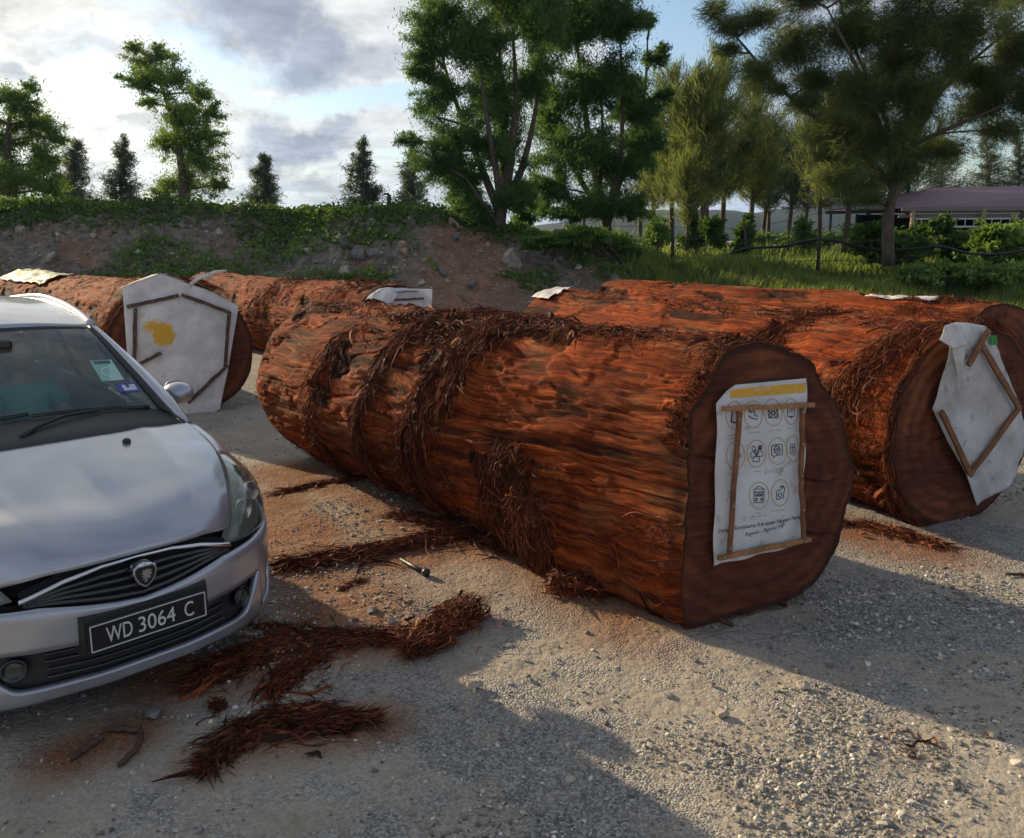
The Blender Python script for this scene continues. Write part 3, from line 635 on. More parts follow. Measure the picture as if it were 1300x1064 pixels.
class Ink:
    def __init__(s, off=.0022): s.V = []; s.F = []; s.off = off
    def poly(s, pts):                 # strip made of quads: list of (a,b) pairs of (s,t)
        k = len(s.V)
        for a, b in pts: s.V += [pos(*a, s.off)-pb, pos(*b, s.off)-pb]
        for i in range(len(pts)-1): s.F.append((k+2*i, k+2*i+1, k+2*i+3, k+2*i+2))
    def stroke(s, pts, w, px=True):
        P = [np.array(invst(*p)) if px else np.array(p) for p in pts]; W = np.array([.46, .84])
        Q = lin([tuple(p*W) for p in P], max(len(P), int(2+np.linalg.norm(np.diff(np.array(P)*W, axis=0), axis=1).sum()/.012)))
        T = np.gradient(Q, axis=0); T /= np.linalg.norm(T, axis=1, keepdims=True)+1e-9; N = np.stack([-T[:, 1], T[:, 0]], 1)*w/2
        s.poly([(tuple((q+n)/W), tuple((q-n)/W)) for q, n in zip(Q, N)])
    def circ(s, cx, cy, rx, ry, w, a0=0, a1=360, n=44, px=True):
        s.stroke([(cx+rx*math.cos(math.radians(a)), cy+ry*math.sin(math.radians(a))) for a in np.linspace(a0, a1, n)], w)
    def build(s, name, m): return nmv(name, s.V, s.F, m, pT)
yb = Ink(.0018); a = [invst(88, 148), invst(490, 116)]; b = [invst(150, 96), invst(490, 66)]
yb.poly([((u, (1-k)*b[0][1]+k*b[1][1]), (max(u-.0, u), (1-k)*a[0][1]+k*a[1][1])) for k, u in [((u-.12)/.85, u) for u in np.linspace(.14, .985, 26)]]); yb.build('yellow_band', M['yellow_ink'])
centers = [(128,232,44,72),(228,228,46,70),(328,218,45,68),(420,213,38,66),(133,443,47,73),(240,431,48,70),(348,417,48,69),(432,406,34,66),(252,648,50,70),(362,633,47,69)]
for c in centers: ring = Ink(.0022); ring.circ(*c, .0035); ring.build('icon_ring', M['ring_ink'])
ic = Ink(.0024); w = .0035
def done():
    global ic
    ic.build('icon', M['black_ink']); ic = Ink(.0024)
def rect(x0, y0, x1, y1): ic.stroke([(x0,y0),(x1,y0)], w); ic.stroke([(x1,y0),(x1,y1)], w); ic.stroke([(x1,y1),(x0,y1)], w); ic.stroke([(x0,y1),(x0,y0)], w)
def person(x, y, k=1.):
    ic.circ(x, y, 10*k, 13*k, w, n=18); ic.stroke([(x-17*k,y+48*k),(x-17*k,y+28*k),(x-8*k,y+18*k),(x+8*k,y+18*k),(x+17*k,y+28*k),(x+17*k,y+48*k),(x-17*k,y+48*k)], w)
ic.stroke([(108,215),(120,205),(135,210),(145,240),(142,270)], w); ic.stroke([(118,215),(112,270),(140,272)], w*2); done()
ic.stroke([(205,212),(222,222),(232,206),(240,212),(234,232),(252,240)], w*1.3); ic.stroke([(205,235),(215,246),(232,252),(250,254)], w*1.4); ic.circ(214, 205, 5, 8, w, n=12); done()
rect(305, 198, 352, 246)
for q in ((316,210),(341,208),(316,234),(341,232),(328,221)): ic.circ(*q, 7, 9, w*1.2, n=12)
done()
rect(400, 195, 436, 238); ic.stroke([(405,205),(430,203)], w); ic.stroke([(405,215),(430,213)], w); ic.stroke([(412,238),(420,248),(430,236)], w*1.3); done()
for q in ((140,410),(148,440),(136,462)): ic.circ(*q, 8, 13, w*1.1, n=14)
done()
person(225, 404, .95); person(258, 400, .95); person(240, 425, 1.0); ic.circ(258, 400, 5, 7, w*1.5, n=10); done()
ic.stroke([(318,388),(374,380),(374,436),(340,440),(326,456),(328,441),(318,442),(318,388)], w*1.2); ic.circ(346, 410, 14, 19, w*1.2, n=20); ic.circ(346, 410, 6, 8, w*1.2, n=12)
for a_ in range(0, 360, 45): ic.stroke([(346+14*math.cos(math.radians(a_)), 410+19*math.sin(math.radians(a_))), (346+21*math.cos(math.radians(a_)), 410+27*math.sin(math.radians(a_)))], w)
done()
ic.stroke([(418,378),(416,430),(428,440),(440,428),(440,376)], w); ic.stroke([(420,400),(438,398)], w); ic.stroke([(428,380),(428,430)], w); done()
rect(226, 614, 276, 684); ic.stroke([(226,630),(276,628)], w*1.5)
for q in ((238,645),(252,644),(265,643),(238,668),(265,667)): ic.circ(*q, 5, 7, w*1.3, n=12)
ic.stroke([(232,614),(240,602),(262,600),(270,612)], w); done()
ic.stroke([(342,630),(350,618),(362,622),(370,610),(386,602),(386,628),(378,640),(384,660),(366,662),(356,670),(342,668),(346,650),(342,630)], w*1.2); ic.circ(362, 645, 9, 12, w, n=14); ic.stroke([(360,604),(380,598)], w*2)
done()
def text_on(s, name, x0, y0, x1, y1, hpx, m, italic=0, bold=0):
    """text running from zoomed pixel (x0,y0) to (x1,y1) (baseline), letter height hpx"""
    cu = bpy.data.curves.new(name, 'FONT'); cu.body = s; cu.size = 1; cu.offset = bold; cu.resolution_u = 3; ob = bpy.data.objects.new(name, cu); COL.objects.link(ob)
    dg = bpy.context.evaluated_depsgraph_get(); me = bpy.data.meshes.new_from_object(ob.evaluated_get(dg)); bpy.data.objects.remove(ob)
    xs = [v.co.x for v in me.vertices]; w_ = max(xs)-min(xs); mx = min(xs)
    V = [v.co.copy() for v in me.vertices]; F = [tuple(p.vertices) for p in me.polygons]; bpy.data.meshes.remove(me)
    out = []
    for v in V:
        q = (v.x-mx)/w_; xx = x0+(x1-x0)*q+v.y*italic; yy = y0+(y1-y0)*q-v.y/.70*hpx; out.append(pos(*invst(xx, yy), .0026)-pb)
    return nmv(name, out, F, m, pT)
text_on('AKTIVITI', 'band_text', 235, 108, 318, 101, 15, M['poster'], bold=.01)
text_on('Dengan Kerjasama Kerajaan Negeri Perak', 'credit_text', 50, 846, 480, 768, 21, M['black_ink'], bold=.004)
text_on('Agensi - Agensi MP', 'agency_text', 186, 862, 384, 812, 20, M['black_ink'], bold=.0)
def worn_line(name, x0, y0, x1, y1, wd, m, sd):
    """print too small and worn to read: a broken line of specks"""
    ink = Ink(.0024); rg = random.Random(sd*31+int(x0)); q = 0.
    while q < 1:
        e = min(1, q+rg.uniform(.03, .10)); ink.stroke([(x0+(x1-x0)*q, y0+(y1-y0)*q+rg.uniform(-1, 1)), (x0+(x1-x0)*e, y0+(y1-y0)*e+rg.uniform(-1, 1))], wd*rg.uniform(.6, 1.3)); q = e+rg.uniform(.01, .04)
    o = ink.build(name, m); return o
worn_line('heading_line', 190, 64, 396, 46, .006, M['black_ink'], 3)
for sd_, x0, y0, x1, y1 in ((12,92,345,160,338),(7,92,362,150,356),(11,200,328,256,322),(10,304,318,366,312),(10,398,306,446,302),(14,92,545,172,538),(5,232,530,262,527),(9,326,514,378,508),(13,322,532,384,526),(5,236,745,264,742),(14,212,765,294,755),(10,318,735,384,726)):
    worn_line('caption_line', x0, y0-4, x1, y1-4, .0028, M['grey_ink'], sd_)
f2 = lambda x, y: fa(*K4(x, y))
batten(((50,196),(520,174)), f2, nA, .026, M['batten_pale'], pT, pb, nails=5)
batten(((133,200),(84,958)), f2, nA, .026, M['batten'], pT, pb, nails=4); batten(((461,186),(455,560)), f2, nA, .024, M['batten'], pT, pb, nails=3)
batten(((455,556),(470,872)), f2, nA, .024, M['batten'], pT, pb, nails=3); batten(((26,966),(502,868)), f2, nA, .026, M['batten_pale'], pT, pb, nails=5)
# ================================================================== GROUND
def axis_lines(a0, a1, step, far, g=1.16):
    L = list(np.arange(a0, a1+1e-6, step)); s = step; x = a1; R = []
    while x < far: s *= g; x += s; R.append(x)
    s = step; x = a0; Lf = []
    while x > -far: s *= g; x -= s; Lf.append(x)
    return np.array(Lf[::-1]+L+R)
gx = axis_lines(-5.0, 6.5, .03, 3200); gy = axis_lines(1.0, 11.5, .03, 3200)
GX, GY = np.meshgrid(gx, gy)
def ground_h(x, y):
    d = np.hypot(x, y-5); k = 1-sstep(12, 30, d)
    return (.022*fbm(x*.8, y*.8, 0, 3, 50)+.007*fbm(x*5, y*5, 0, 3, 51)+.004*vn(x*17, y*17, 0, 52))*k-.004*sstep(20, 200, d)*0
def seg_d(x, y, a, b):
    ax, ay = a; bx, by = b; L2 = (bx-ax)**2+(by-ay)**2; t = np.clip(((x-ax)*(bx-ax)+(y-ay)*(by-ay))/L2, 0, 1)
    return np.hypot(x-ax-t*(bx-ax), y-ay-t*(by-ay))
def dust(x, y):
    """red bark dust lying on the gravel"""
    n = fbm(x*1.6, y*1.6, 3, 4, 60); a = tuple(onz(790,770)[:2]); b = tuple(onz(370,600)[:2]); c = tuple(onz(360,720)[:2])
    d = np.minimum(seg_d(x, y, a, b)*1.1, seg_d(x, y, c, tuple(onz(640,690)[:2]))*1.5)
    d = np.minimum(d, seg_d(x, y, tuple(onz(250,860)[:2]), tuple(onz(500,815)[:2]))*1.6)
    d = np.minimum(d, seg_d(x, y, tuple(onz(270,960)[:2]), tuple(onz(470,915)[:2]))*2.4); d = np.minimum(d, seg_d(x, y, tuple(onz(90,960)[:2]), tuple(onz(180,930)[:2]))*2.6)
    d = np.minimum(d, seg_d(x, y, tuple(onz(1010,650)[:2]), tuple(onz(1200,700)[:2]))*1.5)
    d = np.minimum(d, seg_d(x, y, tuple(onz(360,640)[:2]), tuple(onz(420,790)[:2]))*1.0)
    return np.clip(sstep(.75, .05, d+.35*n), 0, 1)
Z = ground_h(GX, GY)
nearm = (np.abs(GX) < 12) & (GY > -2) & (GY < 16)
DU = np.where(nearm, dust(GX, GY), 0)
def groundmat():
    m, nt, b = mat('gravel_ground'); oc = obj_co(nt); d = attr(nt)
    n1 = noise(nt, oc, .55, 5, .6); n2 = noise(nt, oc, 3.1, 6, .65); n3 = noise(nt, oc, 60, 3, .7)
    v = nt.nodes.new('ShaderNodeTexVoronoi'); v.inputs['Scale'].default_value = 95; nt.links.new(oc, v.inputs['Vector'])
    v2 = nt.nodes.new('ShaderNodeTexVoronoi'); v2.inputs['Scale'].default_value = 27; nt.links.new(oc, v2.inputs['Vector'])
    sand = ramp(nt, n2, [(.3, (.32,.275,.205)), (.7, (.57,.505,.395))]); grey = ramp(nt, n2, [(.3, (.19,.188,.18)), (.7, (.42,.41,.39))])
    peb = nt.nodes.new('ShaderNodeSeparateColor'); nt.links.new(v.outputs['Color'], peb.inputs[0]); pebc = ramp(nt, peb.outputs[0], [(0, (.10,.098,.092)), (.5, (.28,.265,.24)), (1, (.55,.53,.49))])
    gmask = ramp(nt, mth(nt, 'ADD', mth(nt, 'MULTIPLY', n1, .6), mth(nt, 'MULTIPLY', n2, .4)), [(.45, (0,0,0)), (.54, (1,1,1))])
    c = mixc(nt, gmask, sand, mixc(nt, .7, grey, pebc)); c = mixc(nt, .22, c, pebc)
    c = mixc(nt, mth(nt, 'MULTIPLY', n3, .25), c, (.12,.11,.10))
    dm = mth(nt, 'MULTIPLY', d, mth(nt, 'ADD', .55, mth(nt, 'MULTIPLY', n2, .7)), clamp=True)
    red = ramp(nt, n3, [(.3, (.10,.040,.020)), (.7, (.36,.165,.075))]); c = mixc(nt, dm, c, red)
    nt.links.new(c, b.inputs['Base Color']); b.inputs['Roughness'].default_value = .92; b.inputs['Specular IOR Level'].default_value = .25
    h = mth(nt, 'ADD', mth(nt, 'MULTIPLY', mth(nt, 'SUBTRACT', 1.0, v.outputs['Distance']), mth(nt, 'ADD', .06, mth(nt, 'MULTIPLY', gmask, 1.0))), mth(nt, 'ADD', mth(nt, 'MULTIPLY', n3, .5), mth(nt, 'MULTIPLY', v2.outputs['Distance'], -.5)))
    bump(nt, b, h, .9, .012); return m
g = nm('ground', np.stack([GX, GY, Z], 2).reshape(-1, 3), grid_faces(len(gx), len(gy)), groundmat(), None, True, tone=DU.ravel()); tag(g, 'pale dusty gravel yard with rust-red bark dust between the logs', None, None, 'structure'); g['kind'] = 'structure'
# --- loose gravel
def pebbles(n, seed, xr, yr, size, name, parent=None, ico=None, dens=None, z0=None):
    rg = np.random.default_rng(seed)
    y = rg.uniform(*yr, n*3); x = rg.uniform(-.72, .72, n*3)*y
    p = dens(x, y) if dens else np.ones_like(x); k = rg.random(n*3) < p; x, y = x[k][:n], y[k][:n]; n = len(x)
    s = size[0]+(size[1]-size[0])*rg.beta(1.1, 5, n)
    P0 = np.array([(1,0,0),(-1,0,0),(0,1,0),(0,-1,0),(0,0,1),(0,0,-1)], float); P0 = np.vstack([P0, np.array([(a, b, c) for a in (-1,1) for b in (-1,1) for c in (-1,1)])*.62])
    # rhombic-like stone: 14 verts, 24 tris
    F0 = []
    ax_ = {(0,1):0,(0,-1):1,(1,1):2,(1,-1):3,(2,1):4,(2,-1):5}
    cv = {tuple(int(q) for q in np.sign(P0[6+i])):6+i for i in range(8)}
    for axn in range(3):
        for sg in (1, -1):
            o1, o2 = [q for q in range(3) if q != axn]; ring_ = []
            for a_, b_ in ((1,1),(-1,1),(-1,-1),(1,-1)):
                t = [0,0,0]; t[axn] = sg; t[o1] = a_; t[o2] = b_; ring_.append(cv[tuple(t)])
            flip = (sg == 1) != (axn == 1)
            for i in range(4):
                f = (ax_[(axn, sg)], ring_[i], ring_[(i+1) % 4]); F0.append(f if flip else f[::-1])
    F0 = np.array(F0)
    rot = rg.uniform(0, 2*math.pi, n); c, s_ = np.cos(rot), np.sin(rot)
    V = P0[None]*(1+rg.uniform(-.28, .28, (n, 14, 1)))*np.stack([rg.uniform(.7, 1.3, n), rg.uniform(.6, 1.1, n), rg.uniform(.35, .8, n)], 1)[:, None]*s[:, None, None]
    tl = rg.normal(0, .3, n)[:, None]; V[..., 2] = V[..., 2]+V[..., 0]*tl
    X = V[..., 0]*c[:, None]-V[..., 1]*s_[:, None]+x[:, None]; Y = V[..., 0]*s_[:, None]+V[..., 1]*c[:, None]+y[:, None]
    Zz = V[..., 2]+(ground_h(x, y)+s*.22)[:, None]
    F = (F0[None]+(np.arange(n)*14)[:, None, None]).reshape(-1, 3)
    return nm(name, np.stack([X, Y, Zz], 2).reshape(-1, 3), F, M['pebble'], parent, False, tone=np.repeat(rg.random(n), 24))
def pebmat():
    m, nt, b = mat('pebble'); t = attr(nt); c = ramp(nt, t, [(0, (.09,.088,.082)), (.3, (.20,.19,.175)), (.6, (.33,.31,.27)), (.85, (.52,.48,.39)), (1, (.78,.74,.66))])
    c = mixc(nt, ramp(nt, noise(nt, obj_co(nt), 60, 3), [(.4, (0,0,0)), (.8, (.5,.5,.5))]), c, (.22,.17,.11)); nt.links.new(c, b.inputs['Base Color']); b.inputs['Roughness'].default_value = .85; return m
M['pebble'] = pebmat()
def rut(x, y):
    a = tuple(onz(420,1000)[:2]); b = tuple(onz(900,880)[:2]); d1 = seg_d(x, y, a, b); d2 = seg_d(x, y, tuple(onz(860,860)[:2]), tuple(onz(1330,820)[:2])); d3 = seg_d(x, y, tuple(onz(350,930)[:2]), tuple(onz(620,870)[:2]))
    return np.clip(sstep(.10, .34, np.minimum(d1, np.minimum(d2, d3))+.12*fbm(x*3, y*3, 0, 3, 71)), .06, 1)
def pdens(x, y):
    q = sstep(-.12, .22, fbm(x*.9+4, y*.9, 0, 4, 70)); return (.05+.95*q*rut(x, y))*(1-.75*dust(x, y))
o = pebbles(42000, 5, None, (2.0, 9.5), (.004, .017), 'gravel', dens=pdens); tag(o, 'loose grey and cream pebbles scattered over the yard', 'gravel', None, 'stuff')
o = pebbles(3500, 6, None, (2.3, 11), (.010, .030), 'coarse_gravel', dens=pdens); tag(o, 'coarser broken stones among the finer gravel', 'gravel', None, 'stuff')
def stonemat():
    m, nt, b = mat('pale_stone'); f = noise(nt, obj_co(nt), 6, 6, .7); nt.links.new(ramp(nt, f, [(.3, (.22,.19,.145)), (.7, (.52,.46,.38))]), b.inputs['Base Color']); b.inputs['Roughness'].default_value = .9; bump(nt, b, f, .8, .05); return m
M['stone'] = stonemat(); 
def stonemat2(name, a, b_):
    m, nt, b = mat(name); f = noise(nt, obj_co(nt), 5, 6, .7); nt.links.new(ramp(nt, f, [(.3, a), (.7, b_)]), b.inputs['Base Color']); b.inputs['Roughness'].default_value = .9; bump(nt, b, f, .8, .05); return m
M['rock_grey'] = stonemat2('rock_grey', (.09,.085,.078), (.25,.235,.215)); M['rock_tan'] = stonemat2('rock_tan', (.22,.15,.09), (.46,.34,.23))
def rock(name, loc, s, m, label, cat, group, seed, squash=(1, .8, .65), mesh=None):
    rg = np.random.default_rng(seed); nu, nv = 22, 15; th = np.linspace(0, 2*math.pi, nu, endpoint=False); ph = np.linspace(.02, math.pi-.02, nv)
    PH, T_ = np.meshgrid(ph, th, indexing='ij'); D = np.stack([np.sin(PH)*np.cos(T_), np.sin(PH)*np.sin(T_), np.cos(PH)], 2)
    r = np.full(PH.shape, 1.)
    for _ in range(9):                      # cut by random planes: angular facets
        n = rg.normal(size=3); n /= np.linalg.norm(n); dd = D@n; h = rg.uniform(.45, .80); r = np.where(dd > .05, np.minimum(r, h/np.maximum(dd, .05)), r)
    r = r*(1+.05*vn(D[..., 0]*4, D[..., 1]*4, D[..., 2]*4, seed)); V = D*r[..., None]*np.array(squash)*s
    a = rg.uniform(0, 6.28); V = np.stack([V[..., 0]*math.cos(a)-V[..., 1]*math.sin(a), V[..., 0]*math.sin(a)+V[..., 1]*math.cos(a), V[..., 2]], 2)
    F = grid_faces(nu, nv, True)[:, ::-1]; o = nm(name, V.reshape(-1, 3), F, m, None, False); o.location = loc; return tag(o, label, cat, group)
for x, y, s, lab in [(603,871,.042,'tan stone on the gravel below the frayed bark tuft'), (917,909,.038,'pale yellow stone standing alone on the lower sunlit gravel'), (1018,873,.035,'flat cream stone at the tip of the shadow edge by the nearest log'), (1258,932,.045,'buff stone at the right end of the shadow edge'), (497,790,.03,'pinkish pale stone above the tangled bark strip'), (474,778,.045,'flat grey stone above the tangled bark strip'), (196,910,.05,'smooth grey stone on the shaded ground in front of the bumper'), (670,860,.02,'small dark stone right of the tan stone'), (1009,852,.03,'dark stone in the shade below the poster'), (905,870,.02,'little grey stone near the shade edge')]:
    p = onz(x, y); rock('stone', (p.x, p.y, s*.35), s, M['stone'] if 'dark' not in lab and 'grey' not in lab else M['rock_grey'], lab, 'stone', 'stones on the gravel', int(x))
# ================================================================== EARTH BANK
cr_x = np.array([-30,-24,-16,-11,-7,-5.0,-3.3,-1.9,-1.1,0.0,1.2,2.0,2.9,3.8,4.8,6.0])
cr_z = np.array([3.1,3.0,3.02,2.86,2.72,2.74,2.70,2.64,2.2,2.12,2.05,1.95,1.75,1.25,.6,.0])
def bank_h(x, y):
    top = np.interp(x, cr_x, cr_z)*(1+.0*x); foot = 18.2+.6*fbm(x*.25, 0, 0, 3, 80); run = 4.0
    k = np.clip((y-foot)/run, 0, 1); prof = k**.8*(1-.0)+.0; n = fbm(x*.7, y*.7, 0, 4, 81)
    lump = .35*n*np.clip(k*3, 0, 1)*(1-k*.6)+.16*fbm(x*3, y*3, 0, 4, 82)*np.clip(k*4, 0, 1)+.06*fbm(x*9, y*9, 0, 3, 84)*np.clip(k*4, 0, 1)+.12*np.abs(fbm(x*1.7+.4*y, y*.9, 0, 3, 83))*np.sin(np.clip(k, 0, 1)*math.pi)
    back = sstep(26, 40, y); h = top*(prof)+lump*np.clip(top, 0, 1)
    h = h*(1-back)+back*(np.minimum(top, 1.6))
    return np.where(y < foot-.05, -.12, h)
bx = np.r_[np.linspace(-60, -17, 60), np.arange(-16.9, 6.6, .09)]; by = np.r_[np.arange(17.4, 24, .09), np.linspace(24.2, 45, 40)]
BX, BY = np.meshgrid(bx, by); BZ = bank_h(BX, BY)
def bankmat():
    m, nt, b = mat('bank_earth'); oc = obj_co(nt); n1 = noise(nt, oc, .5, 6, .65); n2 = noise(nt, oc, 4, 6, .7); v = nt.nodes.new('ShaderNodeTexVoronoi'); v.inputs['Scale'].default_value = 6; nt.links.new(oc, v.inputs['Vector'])
    c = ramp(nt, n2, [(.3, (.075,.062,.048)), (.5, (.18,.15,.115)), (.7, (.36,.31,.245))])
    c = mixc(nt, ramp(nt, n1, [(.50, (0,0,0)), (.62, (1,1,1))]), c, ramp(nt, n2, [(.3, (.13,.075,.048)), (.7, (.32,.20,.13))]))
    s = nt.nodes.new('ShaderNodeSeparateXYZ'); nt.links.new(oc, s.inputs[0])
    dx = mth(nt, 'ABSOLUTE', mth(nt, 'SUBTRACT', s.outputs[0], -1.1)); k = ramp_f(nt, mth(nt, 'ADD', dx, mth(nt, 'MULTIPLY', n2, 1.2)), 2.0, 1.1); c = mixc(nt, k, c, ramp(nt, n2, [(.3, (.20,.10,.06)), (.7, (.42,.24,.15))]))
    k2 = ramp_f(nt, mth(nt, 'ADD', s.outputs[0], mth(nt, 'MULTIPLY', n2, 1.0)), 2.6, 3.2); c = mixc(nt, k2, c, ramp(nt, n2, [(.3, (.13,.075,.045)), (.7, (.27,.16,.10))]))
    nt.links.new(c, b.inputs['Base Color']); b.inputs['Roughness'].default_value = .95; bump(nt, b, mth(nt, 'ADD', n2, mth(nt, 'MULTIPLY', v.outputs['Distance'], .4)), 1, .12); return m
o = nm('earth_bank', np.stack([BX, BY, BZ], 2).reshape(-1, 3), grid_faces(len(bx), len(by)), bankmat(), None, True); tag(o, 'bank of bare earth and rubble behind the logs', None, None, 'structure')
# field on the right
def field_h(x, y):
    k = sstep(13.5, 23, y+.5*fbm(x*.3, y*.3, 0, 3, 90)); return np.where(y < 13.2, -.1, 1.05*k*sstep(1.2, 6, x+0*y)+.10*fbm(x*.6, y*.6, 0, 3, 91)*k)
fx = np.r_[np.arange(.5, 24, .25), np.linspace(24.5, 90, 40)]; fy = np.r_[np.arange(13.3, 30, .25), np.linspace(31, 110, 40)]
FX, FY = np.meshgrid(fx, fy); M['soil'] = simple('soil', (.10,.085,.05), .95, var=.35, scale=2)
o = nm('field', np.stack([FX, FY, field_h(FX, FY)], 2).reshape(-1, 3), grid_faces(len(fx), len(fy)), M['soil'], None, True); tag(o, 'rising rough ground under the tall grass on the right', None, None, 'structure')
# rocks in the bank
bankrocks = [(597,284,.36,'stone'),(650,329,.42,'stone'),(690,295,.30,'stone'),(722,287,.16,'stone'),(574,285,.3,'rock_tan'),(433,309,.3,'rock_grey'),(456,321,.3,'rock_grey'),(478,321,.26,'rock_grey'),(440,348,.3,'stone'),(512,312,.22,'rock_tan'),(514,320,.18,'rock_tan'),(66,326,.25,'stone'),(500,345,.2,'stone'),(560,346,.2,'rock_grey'),(600,360,.2,'rock_grey'),(710,330,.16,'rock_grey'),(755,318,.2,'rock_grey'),(735,340,.16,'stone'),(690,352,.16,'rock_grey'),(780,355,.18,'rock_grey'),(30,292,.2,'stone'),(95,344,.22,'rock_grey'),(175,320,.14,'stone'),(250,318,.15,'rock_grey'),(280,295,.14,'stone'),(330,300,.13,'rock_grey'),(390,318,.16,'stone'),(540,330,.15,'stone'),(620,312,.13,'stone'),(665,315,.15,'rock_grey'),(800,362,.15,'stone'),(355,330,.15,'rock_grey'),(120,300,.12,'stone'),(205,300,.12,'rock_grey'),(577,262+40,.2,'rock_grey'),(535,360,.16,'stone'),(640,350,.13,'stone'),(820,358,.12,'rock_grey')]
def bank_hit(x, y):
    for Y in np.arange(17.6, 24, .03):
        p = at(x, y, Y)
        if p.z <= float(bank_h(np.array(p.x), np.array(p.y))): return p
    return None
spec = {0:'tall pale rock lodged at the middle of the red earth scar', 1:'broad flat pale rock at the foot of the red earth scar, the widest one', 2:'big pale rock right of the red earth scar', 4:'rust-tan rock left of the red earth scar'}
for i, (x, y, s, mm) in enumerate(bankrocks):
    p = bank_hit(x, y)
    if p is None: continue
    rock('rock', (p.x, p.y-.05, p.z), s*.95, M[mm], spec.get(i, 'one of the smaller angular rocks half buried in the earth bank'), 'rock', 'rocks in the earth bank', 300+i, (1, .7, .75))
# rubble on the bank
def bank_pebbles(n, seed):
    rg = np.random.default_rng(seed); x = rg.uniform(-17, 4.5, n); y = rg.uniform(18.3, 22.3, n); z = bank_h(x, y)
    s = .02+.11*rg.beta(1, 5, n); P0 = np.array([(1,0,0),(-1,0,0),(0,1,0),(0,-1,0),(0,0,1),(0,0,-1)], float)
    V = P0[None]*(1+rg.uniform(-.4, .4, (n, 6, 1)))*s[:, None, None]*np.array((1, .8, .7)); a = rg.uniform(0, 6.28, n); c, q = np.cos(a)[:, None], np.sin(a)[:, None]
    X = V[..., 0]*c-V[..., 1]*q+x[:, None]; Y = V[..., 0]*q+V[..., 1]*c+y[:, None]; Zz = V[..., 2]+z[:, None]
    F0 = np.array([(0,2,4),(2,1,4),(1,3,4),(3,0,4),(2,0,5),(1,2,5),(3,1,5),(0,3,5)]); F = (F0[None]+(np.arange(n)*6)[:, None, None]).reshape(-1, 3)
    return nm('rubble', np.stack([X, Y, Zz], 2).reshape(-1, 3), F, M['pebble'], None, False, tone=np.repeat(rg.random(n)*.85, 8))
tag(bank_pebbles(3000, 9), 'small stones and rubble strewn over the earth bank', 'rubble', None, 'stuff')
# ================================================================== FOLIAGE HELPERS
def leaves(C, size, aspect, seed, droop=.5, tone=None, spread=1.0):
    """kite-shaped leaves at centres C (n,3). returns V,F,tone"""
    rg = np.random.default_rng(seed); n = len(C); d = rg.normal(size=(n, 3)); d[:, 2] = d[:, 2]*spread-droop; d /= np.linalg.norm(d, axis=1, keepdims=True)
    r = rg.normal(size=(n, 3)); sd = np.cross(d, r); sd /= np.linalg.norm(sd, axis=1, keepdims=True)+1e-9; nn = np.cross(d, sd)
    l = (size*rg.uniform(.6, 1.3, n))[:, None]; w = l*aspect
    V = np.stack([C-d*l/2, C+sd*w/2+nn*w*.15, C+d*l/2, C-sd*w/2+nn*w*.15], 1).reshape(-1, 3)
    F = np.arange(n*4).reshape(-1, 4); t = rg.random(n) if tone is None else np.clip(tone+rg.normal(0, .16, n), 0, 1)
    return V, F, t
def limb(mb, a, b, r0, r1, rg, sag=.0, n=7, wob=.06):
    a, b = Vector(a), Vector(b); L = (b-a).length; pts = []; o1 = Vector([rg.uniform(-1, 1) for _ in range(3)])*wob*L
    for i in range(n):
        t = i/(n-1); p = a.lerp(b, t)+o1*math.sin(t*math.pi)+Vector((0, 0, -sag*L*math.sin(t*math.pi))); pts.append(p)
    mb.tube(pts, [r0*(1-i/(n-1))+r1*i/(n-1) for i in range(n)], 6, cap=False); return pts
